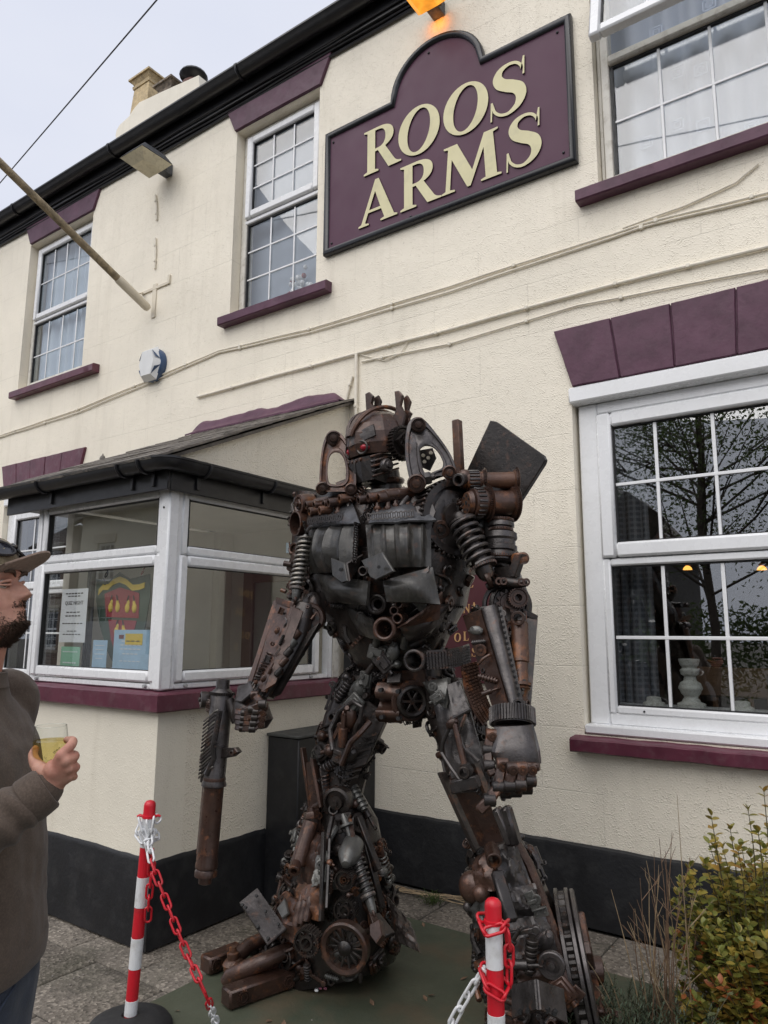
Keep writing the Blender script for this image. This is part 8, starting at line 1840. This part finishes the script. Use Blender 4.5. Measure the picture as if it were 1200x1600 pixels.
for v in jme.vertices:
    p = v.co; d = Vector((0, 0, 0)); nn = v.normal
    t = (p-EL).dot(axn); rad = ((p-EL)-axn*t).length
    k = .006*noise.noise(p*11)+.003*noise.noise(p*31)
    if -.02 < t < Ls*1.05 and rad < .095: s_ = noise.noise(Vector((p.x*5, p.y*5, p.z*5))); k += .0055*math.sin(t*105+9*s_+1.5*math.sin((p-EL).dot(ua)*30))*(.35+.65*max(0, min(1, t/Ls*1.2)))*min(1, max(0, (Ls*.93-t)/.03))
    t2 = (p-SHR).dot(ua); rad2 = ((p-SHR)-ua*t2).length
    if .05 < t2 < .36 and rad2 < .10: k += .0028*math.sin(t2*48+11*noise.noise(p*5))
    k += .006*max(0, noise.noise(Vector((p.x*6, p.y*6, p.z*2.2))))
    v.co = p+nn*k
jo = link('jumper', jme, man); jme.materials.clear(); jme.materials.append(M_jump)
e0, e1 = wrist.lerp(EL, .04), wrist.lerp(EL, .26); q = MB(); q.lathe(e0, e1-e0, [(0, .0375), (.0, .043), (.004, .046), (.02, .0475), (.042, .0485), (.048, .046)], 26, caps=False); q.build('cuff', M_jump, jo)
q = MB(); vs, fs = torso([(.0, .855, .150, .137, .188), (.0, .863, .157, .144, .195), (.002, .885, .158, .145, .196), (.003, .913, .157, .144, .195), (.004, .920, .153, .141, .191)], 40); q.add(vs, fs[:-2]).build('hem_band', M_jump, jo)
q = MB(); vs, fs = torso([(-.044, 1.468, .082, .086, .092), (-.043, 1.488, .078, .080, .082), (-.042, 1.502, .077, .079, .080), (-.042, 1.505, .072, .074, .076)], 30); q.add(vs, fs[:-2]).build('collar', M_jump, jo)
MB().tube([ml(.06-.02*math.sin(t), -.16-.05*math.cos(t), 1.40-.14*t/1.5) for t in [i*.15 for i in range(11)]], .003, 5).build('seam', M_jump, jo)
tr = MB(); tr.add(*torso([(.004, .70, .135, .13, .175), (.004, .86, .142, .13, .18), (.004, .94, .125, .115, .165)]))
for s in (-1, 1): sweep(tr, [ml(.015, s*.09, .80), ml(.02, s*.10, .48), ml(-.005, s*.11, .09)], [.105, .078, .070], 18)
tme = fused(tr, .010, 'jeans', M_jean, None, 4); 
for v in tme.vertices: v.co = v.co+v.normal*(.006*noise.noise(v.co*9)+.003*noise.noise(v.co*25))
tme.materials.clear(); tme.materials.append(M_jean); jn = link('jeans', tme, man)
MB().tube([ml(.146, -.045, .85), ml(.138, -.10, .82), ml(.12, -.145, .76)], .003, 5).build('pocket_edge', M_jean, jn)
for s in (-1, 1):
    q = MB(); sweep(q, [ml(-.05, s*.112, .055), ml(.05, s*.118, .055), ml(.15, s*.128, .045)], [.052, .054, .042], 14); q.box((-.01, -.01, 0), (.01, .01, .001)); me_ = fused(q, .008, 'boot', M_boot, None, 3) if False else None
    sweep_b = MB(); sweep(sweep_b, [ml(-.05, s*.112, .055), ml(.05, s*.118, .055), ml(.15, s*.128, .045)], [.052, .054, .042], 14); sweep_b.build('boot', M_boot, man)
# -- the glass
gc0 = Dm(77, 1190, 1.535); gup = (Dm(76, 1140, 1.538)-gc0).normalized(); gup = (gup*.35+Vector((0, 0, 1))).normalized()
M_gl = glass_mat('drinking_glass', (.97, .98, .97), 1.0, .015); M_cid = glass_mat('pale_golden_drink', (.93, .85, .55), .5, .0)
gg = tag(empty('drinking_glass', gc0), 'stemless glass half full of pale golden drink in the man\'s hand', 'glass')
gp_ = [(-.012, .020), (-.008, .028), (.0, .0325), (.012, .0350), (.030, .0358), (.050, .0345), (.068, .0320), (.074, .0312)]
MB().lathe(gc0, gup, gp_, 32, caps=False).build('bowl', M_gl, gg)
MB().lathe(gc0, gup, [(-.0005, .018), (.001, .0305)]+[(a, r-.0021) for a, r in gp_[3:5]]+[(.044, .0330), (.0442, .0329), (.0443, .001)], 32).build('drink', M_cid, gg)
MB().lathe(gc0, gup, [(-.012, .001), (-.012, .020), (-.008, .0275), (-.002, .030), (-.002, .001)], 28, caps=False).build('glass_foot', M_gl, gg)
MB().ring(gc0+gup*.074, gup, .0307, .0009, 32, 6).build('rim', M_gl, gg)
u_, v_, w__ = frame(gup); vd = (CAM-gc0); vd = (vd-gup*vd.dot(gup)).normalized(); sdv = gup.cross(vd).normalized()
def on_glass(a, h): r = .0362; return gc0+gup*h+(vd*math.cos(a)+sdv*math.sin(a))*r
for s_, a0, h0, sz in (('&', .02, .004, .011), ('c', -.22, .012, .007), ('i', -.30, .013, .007), ('d', .18, .022, .009), ('e', .33, .026, .009), ('r', .46, .029, .009)):
    cu = bpy.data.curves.new('print', 'FONT'); cu.body = s_; cu.size = sz; cu.extrude = .0001; ob = bpy.data.objects.new('t', cu); me = bpy.data.meshes.new_from_object(ob); bpy.data.objects.remove(ob); me.materials.clear(); me.materials.append(M_ink)
    nrm = (vd*math.cos(a0)+sdv*math.sin(a0)); tx = gup.cross(nrm).normalized(); P_ = on_glass(a0, h0)
    me.transform(Matrix(((tx.x, gup.x, nrm.x, P_.x), (tx.y, gup.y, nrm.y, P_.y), (tx.z, gup.z, nrm.z, P_.z), (0, 0, 0, 1)))); link('print', me, gg)
# ---------------------------------------------------------------- red and white chain posts
M_redpl = paint('red_plastic', (.56, .012, .025), .32, .06, 5, .03, 90, dirt=(.22, .03, .03), dirt_amt=.6); M_whpl = paint('white_plastic', (.72, .73, .74), .36, .05, 6, .03, 90, dirt=(.36, .34, .30), dirt_amt=.55); M_rub = paint('black_rubber_base', (.018, .018, .019), .7, .3, 9, .3, 60)
def post(base, top, label):
    base, top = Vector(base), Vector(top); d = (top-base); Lp = d.length; d.normalize(); r = .0245
    t = tag(empty('barrier_post', base), label, 'barrier post', 'red and white chain posts')
    MB().lathe(base, d, [(.0, r), (Lp-.022, r), (Lp-.012, r*.93), (Lp-.004, r*.65), (Lp, r*.15)], 24).build('pole', M_redpl, t)
    for z0 in (.187, .422, .657, .85): zz = max(.06, Lp-z0); hh = min(.117, Lp-.07-zz) if z0 < .8 else max(.02, Lp-.775-zz); MB().lathe(base+d*zz, d, [(0, r), (.0005, r+.0009), (hh-.0005, r+.0009), (hh, r)], 24, caps=False).build('white_band', M_whpl, t)
    MB().lathe(base+d*(Lp-.072), d, [(0, r), (.001, r+.0035), (.012, r+.0035), (.013, r)], 24, caps=False).build('collar', M_redpl, t)
    MB().lathe((base.x, base.y, .004), (0, 0, 1), [(0, .165), (.015, .17), (.035, .155), (.055, .11), (.062, .06), (.062, .034), (.05, .028)], 32).build('base', M_rub, t); return t, d, Lp
pbL = at_z(203, 1586, .062); pL, dL, LL = post((pbL.x, pbL.y, .004), at_d(235, 1250, 3.075), 'red and white striped post beside the man, black rubber base')
tR = at_d(770, 1402, 2.12); pR, dR, LR = post((tR.x+.015, tR.y-.01, .004), tR, 'red and white post before the statue, red chain looped round its top')
for s in (-1, 1): c_ = Vector(pL.location)+dL*(LL-.066); MB().tube([c_+AX*s*.022, c_+AX*s*.040+Vector((0, 0, .004)), c_+AX*s*.050], [.006, .006, .004], 7).build('hook', M_redpl, pL)
def link_mesh(m, nm):
    h, w_ = .0185, .0125; pts = []
    for k in range(9): a = -math.pi/2+math.pi*k/8; pts.append((h+w_*math.cos(a), w_*math.sin(a), 0))
    for k in range(9): a = math.pi/2+math.pi*k/8; pts.append((-h+w_*math.cos(a), w_*math.sin(a), 0))
    return MB().tube(pts, .0047, 7, closed=True).mesh('chain_link', m, 180)
LKr, LKw = link_mesh(M_redpl, 'r'), link_mesh(M_whpl, 'w')
def smooth_path(pts, n=400):
    pts = [Vector(p) for p in pts]; out = []
    for i in range(len(pts)-1):
        p0, p1, p2, p3 = pts[max(0, i-1)], pts[i], pts[i+1], pts[min(len(pts)-1, i+2)]
        for k in range(24): t = k/24; out.append(.5*((p1*2)+(p2-p0)*t+(p0*2-p1*5+p2*4-p3)*t*t+(p1*3-p0-p2*3+p3)*t**3))
    out.append(pts[-1]); return out
def run(par, pts, colour, step=.0475, ph=0):
    P_ = smooth_path(pts); acc = 0; nxt = step/2; k = ph; s = 0
    for i in range(len(P_)-1):
        d = P_[i+1]-P_[i]; L = d.length
        while acc+L >= nxt:
            p = P_[i]+d*((nxt-acc)/L); t = d.normalized(); u, v, _ = frame(t); a = (R(40) if k % 2 else R(-50))+.12*math.sin(k*2.3); y = u*math.cos(a)+v*math.sin(a); z_ = t.cross(y)
            M = Matrix(((t.x, y.x, z_.x, p.x), (t.y, y.y, z_.y, p.y), (t.z, y.z, z_.z, p.z), (0, 0, 0, 1))); link('chain_link', LKw if colour(nxt) == 'w' else LKr, par, M); nxt += step; k += 1
        acc += L
    return k
cA = Vector(pL.location)+dL*(LL-.075)
tch = tag(empty('plastic_chain', cA), 'red and white plastic chain hanging between the two striped posts', 'chain')
cB = Vector(pR.location)+dR*(LR-.20)-AX*.030
y_ = 2.12; mid = [at(237, 1345, 2.01), at(262, 1415, 2.01), at(290, 1485, 2.02), at(322, 1556, 2.03)]
m3 = mid[-1]; dn = (cB-m3)
pth = [cA-AZ*.035+AX*.004, cA-AZ*.036+AX*.018-Vector((0, 0, .06))]+mid+[at_z(345, 1612, .05), at_z(400, 1690, .03), at_z(520, 1740, .03), at_z(620, 1700, .06), at_d(690, 1622, 2.19), at_d(726, 1562, 2.16), at_d(752, 1520, 2.15), cB]
for p in pth: p.z = max(p.z, .03)
run(tch, pth, lambda s: 'w' if s < .19 or s > .80 else 'r')
tail = tag(empty('plastic_chain', cA), 'short loose end of red chain dangling beside the left striped post', 'chain')
a_ = at_d(239, 1330, 2.98); run(tail, [a_, at_d(236, 1365, 2.98), at_d(233, 1400, 2.98), at_d(231, 1440, 2.98)], lambda s: 'r')
wl_ = tag(empty('plastic_chain', cA), 'white chain end wound round the top of the left striped post', 'chain')
q_ = []
for k in range(15): a = k*.62; q_.append(cA+(AX*math.cos(a)+AZ*math.sin(a))*.036+Vector((0, 0, -.012-.006*k+.014*math.sin(a*1.0))))
run(wl_, q_, lambda s: 'w')
run(wl_, [cA-AZ*.034-AX*.03+Vector((0, 0, .01)), cA-AZ*.040-AX*.014+Vector((0, 0, -.03)), cA-AZ*.040+AX*.0+Vector((0, 0, -.075)), cA-AZ*.038+AX*.012+Vector((0, 0, -.115))], lambda s: 'w'); run(wl_, [cA-AZ*.03+AX*.03+Vector((0, 0, .012)), cA-AZ*.034+AX*.026+Vector((0, 0, -.03)), cA-AZ*.034+AX*.022+Vector((0, 0, -.075))], lambda s: 'w')
wr = tag(empty('plastic_chain', cB), 'red chain end looped twice round the right striped post', 'chain')
cT = Vector(pR.location)+dR*(LR-.072); cL_ = Vector(pR.location)+dR*(LR-.218); q_ = []
for k in range(12): a = -2.6+k*.52; q_.append(cT+(AX*math.cos(a)+AZ*math.sin(a)*-1)*.033*-1+Vector((0, 0, .006*math.sin(a*2))))
q_ = [cT+(AX*math.cos(a)-AZ*math.sin(a))*.033+Vector((0, 0, .007*math.sin(a*1.7))) for a in [math.pi*1.15-k*.5 for k in range(13)]]
run(wr, q_, lambda s: 'r', .044)
run(wr, [cT+AX*.036-AZ*.016+Vector((0, 0, -.012)), cT+AX*.041-AZ*.012+Vector((0, 0, -.06)), cT+AX*.041-AZ*.012+Vector((0, 0, -.11)), cL_+AX*.038-AZ*.014], lambda s: 'r', .044)
run(wr, [cL_+(AX*math.cos(a)-AZ*math.sin(a))*.034+Vector((0, 0, -.004+.018*math.cos(a*1.0+2.4))) for a in [math.pi*1.1-k*.5 for k in range(12)]], lambda s: 'r', .044)
# ---------------------------------------------------------------- planting bed
M_lfg = leaf_mat('green_yellow_leaf', (.13, .16, .036), (.28, .27, .06), (.38, .25, .055), .3); M_lfy = leaf_mat('golden_leaf', (.32, .27, .055), (.42, .30, .06), (.44, .20, .05), .3); M_lfo = leaf_mat('coppery_leaf', (.30, .085, .03), (.34, .12, .035), None, .2)
M_lfd = leaf_mat('dark_needle_leaf', (.034, .058, .032), (.072, .100, .058), (.11, .13, .085), .2); M_stem = paint('green_brown_stem', (.07, .06, .03), .7, .3, 30); M_dry = paint('dry_pale_stalk', (.30, .22, .13), .75, .35, 25, .2, 80); M_dryd = paint('dead_brown_stalk', (.17, .105, .065), .8, .35, 25, .2, 80)
def leaf_mesh(m, L=1.0, w_=.62, fold=.22, curl=.18):
    vs = []; fs = []; n = 5
    for i in range(n+1):
        t = i/n; hw = w_*.5*math.sin(math.pi*min(1, t*.94+.06))**.75*(1 if t < .98 else .2); z = -curl*t*t; vs += [(-hw, t*L, z+fold*hw), (0, t*L, z), (hw, t*L, z+fold*hw)]
    for i in range(n): a = i*3; fs += [(a, a+1, a+4, a+3), (a+1, a+2, a+5, a+4)]
    return MB().add(vs, fs), MB().add(vs, fs).mesh('leaf', m, 180)
lm = {k: leaf_mesh(m, 1, w_, f, c) for k, m, w_, f, c in (('g', M_lfg, .66, .25, .2), ('y', M_lfy, .68, .2, .25), ('o', M_lfo, .6, .3, .15))}
rp = random.Random(21)
bc_ = at_d(1200, 1560, 2.72); bc_.z = 0
bush = tag(empty('leafy_bush', bc_), 'bushy shrub with small green, golden and coppery leaves by the wall', 'bush')
leaves = []; stems = MB()
def shoot(p0, p1, r0, s0, s1, n, tip=True):
    d = p1-p0; pts = [p0+d*t+Vector((math.sin(t*5+p0.x*40)*.008, math.cos(t*4+p0.y*30)*.008, 0)) for t in [i/6 for i in range(7)]]
    stems.tube(pts, [r0*(1-.75*i/6) for i in range(7)], 5)
    for i in range(n):
        t = .12+.88*(i+.5)/n; x = t*6; k = min(5, int(x)); p = pts[k].lerp(pts[k+1], x-k); a = i*1.57+rp.uniform(-.4, .4)
        for s in (0, math.pi):
            o = Vector((math.cos(a+s), math.sin(a+s), .35+rp.uniform(-.2, .5))).normalized(); sz = rp.uniform(s0, s1)*(1-.35*t); leaves.append((p, o, sz))
    if tip:
        for q in range(3): leaves.append((pts[-1], Vector((rp.gauss(0, .4), rp.gauss(0, .4), 1)).normalized(), s0*.8))
for (px, py, d) in ((1196, 1238, 2.72), (1168, 1268, 2.75), (1108, 1274, 2.80), (1137, 1296, 2.78), (1186, 1300, 2.65), (1150, 1330, 2.7), (1215, 1262, 2.7), (1230, 1280, 2.75)): q = at_d(px, py, d); shoot(Vector((bc_.x*.6+q.x*.4, bc_.y*.6+q.y*.4, .30)), q, .005, .040, .058, 17)
for k in range(340):
    a = rp.uniform(0, 6.28); r = .37*rp.random()**.5; q = bc_+AX*(math.cos(a)*r*.95)+Vector((-.574, .819, 0))*(math.sin(a)*r)+Vector((0, 0, rp.uniform(.25, .88)*(1-.42*(r/.37)**2)))
    shoot(bc_+(q-bc_)*.12+Vector((0, 0, .02)), q, .0045, .042, .064, 14)
def lmat(p, z0): return 'o' if (p.z < .42 and rp.random() < .12) else ('y' if rp.random() < .38 else 'g')
leaves.sort(key=lambda l: (l[0]-CAM).length)
bulk = MB(); mis = {'g': 0, 'y': 1, 'o': 2}; nsing = 0
for (p, o, s) in leaves:
    k = lmat(p, 0); u, v, w_ = frame(o, Vector((0, 0, 1))); y = o; z_ = (Vector((0, 0, 1))-y*y.z).normalized(); z_ = (z_+Vector((rp.gauss(0, .3), rp.gauss(0, .3), 0))).normalized(); x = y.cross(z_).normalized(); z_ = x.cross(y)
    M = Matrix(((x.x*s, y.x*s, z_.x*s, p.x), (x.y*s, y.y*s, z_.y*s, p.y), (x.z*s, y.z*s, z_.z*s, p.z), (0, 0, 0, 1)))
    pr_ = (p-CAM); zc = pr_.dot(AZ); ix = 600+FOC*pr_.dot(AX)/zc; iy = 800-FOC*pr_.dot(AY)/zc
    if nsing < 290 and ix < 1196 and iy < 1598: link('leaf', lm[k][1], bush, M); nsing += 1
    else: bulk.cur = mis[k]; bulk.add([M @ Vector(q) for q in lm[k][0].v], lm[k][0].f)
stems.build('stem', M_stem, bush); bulk.build('foliage', [M_lfg, M_lfy, M_lfo], bush, ang=180, kind='stuff')
# dead stalks
ds = tag(empty('dead_stalks', at_d(1050, 1580, 2.75)), 'clump of dead pale upright stalks beside the bush', 'dead plant'); b0_ = at_d(1052, 1600, 2.78); b0_.z = .02
tops = [(1058, 1242), (1022, 1330), (1040, 1330), (1010, 1345), (1078, 1340), (1000, 1372), (1030, 1370), (1066, 1360), (990, 1420), (1084, 1395), (1050, 1300), (1018, 1400), (1045, 1390), (1072, 1420), (1005, 1440), (1036, 1430), (1062, 1450), (1090, 1460), (980, 1440), (1048, 1345), (1030, 1310), (1014, 1365)]
for i, (px, py) in enumerate(tops):
    t = at_d(px, py, 2.70+.2*rp.random()); b1 = b0_+AX*rp.uniform(-.06, .06)+Vector((rp.uniform(-.04, .04), rp.uniform(-.04, .04), 0)); mid_ = b1.lerp(t, .5)+Vector((rp.gauss(0, .02), rp.gauss(0, .02), 0))
    q = MB(); P_ = smooth_path([b1, mid_, t]); q.tube(P_[::4], [.0032*(1-.7*j/12) for j in range(len(P_[::4]))], 5)
    for _ in range(rp.randrange(2, 6)):
        k = rp.randrange(18, len(P_)-4); e = P_[k]+(AX*rp.gauss(0, .05)+Vector((0, 0, rp.uniform(.04, .12)))); q.tube([P_[k], P_[k].lerp(e, .5)+AX*rp.gauss(0, .004), e], [.0016, .0012, .0006], 4)
    q.build('stalk', M_dryd if i % 3 else M_dry, ds)
gb_ = at_d(985, 1600, 2.85); gb_.z = .03
gr_ = tag(empty('dry_grass', gb_), 'few long pale dry grass blades leaning across the statue\'s foot', 'dry grass')
for (p0, p1) in (((965, 1590, 2.8), (838, 1450, 2.75)), ((962, 1580, 2.8), (900, 1478, 2.7)), ((968, 1575, 2.8), (940, 1500, 2.75)), ((1110, 1510, 2.7), (1050, 1580, 2.75)), ((1010, 1570, 2.8), (992, 1420, 2.8)), ((1000, 1575, 2.8), (955, 1390, 2.85)), ((955, 1590, 2.75), (930, 1540, 2.7))):
    a, b_ = at_d(*p0), at_d(*p1); P_ = smooth_path([a, a.lerp(b_, .5)+Vector((0, 0, .02)), b_])[::4]; MB().tube(P_, [.003*(1-.75*j/len(P_)) for j in range(len(P_))], 4).build('blade', M_dry, gr_)
# low dark shrub with needle leaves
lc = at_d(1030, 1640, 2.65); lc.z = 0
ls = tag(empty('needle_shrub', lc), 'low dark green needle-leaved shrub at the foot of the dead stalks', 'shrub'); nb_ = MB(); sb = MB()
for k in range(240):
    a = rp.uniform(0, 6.28); r = .42*rp.random()**.5; p0 = lc+AX*math.cos(a)*r*.85+Vector((-.574, .819, 0))*math.sin(a)*r*.9; p0.z = .02; hgt = rp.uniform(.14, .30)*(1-.35*(r/.42)**2); p1 = p0+Vector((rp.gauss(0, .05), rp.gauss(0, .05), hgt)); sb.tube([p0, p0.lerp(p1, .5)+Vector((rp.gauss(0, .008), rp.gauss(0, .008), 0)), p1], [.002, .0016, .001], 4)
    for j in range(34):
        t = j/34; p = p0.lerp(p1, t); b_ = j*2.4; o = Vector((math.cos(b_), math.sin(b_), .7)).normalized(); s = rp.uniform(.016, .030); sd_ = o.cross(Vector((0, 0, 1))).normalized()*.0022; nb_.add([p-sd_, p+o*s*.6-sd_*1.2, p+o*s, p+o*s*.6+sd_*1.2, p+sd_], [(0, 1, 2, 3, 4)])
sb.build('stem', M_stem, ls); nb_.build('needles', M_lfd, ls, ang=180, kind='stuff')
# ivy with pale edged leaves
M_ivy = leaf_mat('ivy_leaf', (.16, .22, .08), (.34, .38, .20), (.48, .50, .30), .25); iv = tag(empty('ivy', at_d(1125, 1590, 2.5)), 'small sprig of pale edged ivy below the bush', 'ivy')
for (px, py, s) in ((1128, 1562, .026), (1112, 1584, .030), (1140, 1552, .024), (1126, 1600, .028), (1098, 1606, .028), (1140, 1608, .026)):
    c = at_d(px, py, 2.42); out_ = [(0, -.3), (.22, -.42), (.30, -.15), (.62, -.10), (.36, .14), (.40, .42), (.14, .34), (0, .75), (-.14, .34), (-.40, .42), (-.36, .14), (-.62, -.10), (-.30, -.15), (-.22, -.42)]
    an = rp.uniform(-.6, .6); up = (AY*.8-AZ*.5).normalized(); sx = AX; P_ = [c+(sx*(a*math.cos(an)-b_*math.sin(an))+up*(a*math.sin(an)+b_*math.cos(an)))*s+AZ*(-.006*abs(a)) for a, b_ in out_]
    MB().add(P_+[c], [(i, (i+1) % 14, 14) for i in range(14)]).build('leaf', M_ivy, iv, ang=180)
MB().tube([at_d(1140, 1552, 2.425), at_d(1126, 1575, 2.425), at_d(1112, 1600, 2.43), at_d(1100, 1640, 2.44)], .0018, 5).build('stem', M_stem, iv)
# grass tuft and straw at the foot of the wall, petals, pebbles
gt_ = tag(empty('grass_tuft', at_z(676, 1412)), 'small green grass tuft growing from a paving joint behind the statue', 'grass')
q = MB()
for k in range(70): a = rp.uniform(0, 6.28); p = at_z(676+rp.gauss(0, 9), 1412+rp.gauss(0, 3), .0); t = p+Vector((math.cos(a)*.05, math.sin(a)*.05, rp.uniform(.02, .06))); q.tube([p, p.lerp(t, .6)+Vector((0, 0, .015)), t], [.0016, .0012, .0004], 3)
q.build('blades', leaf_mat('grass_blade', (.05, .09, .02), (.09, .14, .03)), gt_, ang=180, kind='stuff')
st_ = tag(empty('straw', at_z(680, 1400)), 'strands of pale straw lying along the wall behind the statue', 'straw')
for k in range(9):
    pts = [at_z(610+i*26+rp.gauss(0, 6), 1384+i*4.5+rp.gauss(0, 3)+k*.8, .012) for i in range(6)]; MB().tube(smooth_path(pts)[::5], .0022, 4).build('strand', M_dry, st_)
M_pink = paint('pink_petal', (.62, .22, .30), .6, .2, 40); pt = tag(empty('fallen_petals', at_z(492, 1536)), 'small scatter of pink and white petals by the statue\'s foot', 'petals')
for k in range(16): p = at_z(490+rp.gauss(0, 9), 1537+rp.gauss(0, 4), .012+.012*rp.random()); o = MB().sphere(p, rp.uniform(.006, .012), 7, 5, (1, .8, .5)); o.build('petal', M_pink if k % 3 else M_whpl, pt)
M_peb = paint('pebble', (.20, .18, .16), .8, .4, 20); dz = MB()
for k in range(420):
    x, y = rp.uniform(-3.9, -1.0), rp.uniform(1.9, 4.15)
    if x < -3.2 and y > 2.5: continue
    near = y > 3.9 or (x < -2.85) or rp.random() < .12
    if near: dz.sphere((x, y, .004 if x > -2.8 and y < 3.7 else -.008), rp.uniform(.002, .007), 6, 4, (1, .8, .6))
dz.build('grit', M_peb, None, kind='stuff', label='loose grit and small pebbles on the paving', category='grit')
for k in range(26):
    x = rp.uniform(-3.2, -1.0); y = rp.uniform(2.2, 4.1); q = MB(); c = Vector((x, y, .008)); a = rp.uniform(0, 6.28); L = rp.uniform(.012, .028); d = Vector((math.cos(a), math.sin(a), .25)); s = Vector((-math.sin(a), math.cos(a), .1)); q.add([c-d*L, c+s*L*.45, c+d*L, c-s*L*.45+Vector((0, 0, .004))], [(0, 1, 2, 3)])
    o = q.build('dead_leaf', M_dryd, None, ang=0); tag(o, 'small curled dead leaf lying on the ground near the statue', 'leaf', 'dead leaves scattered on the ground')
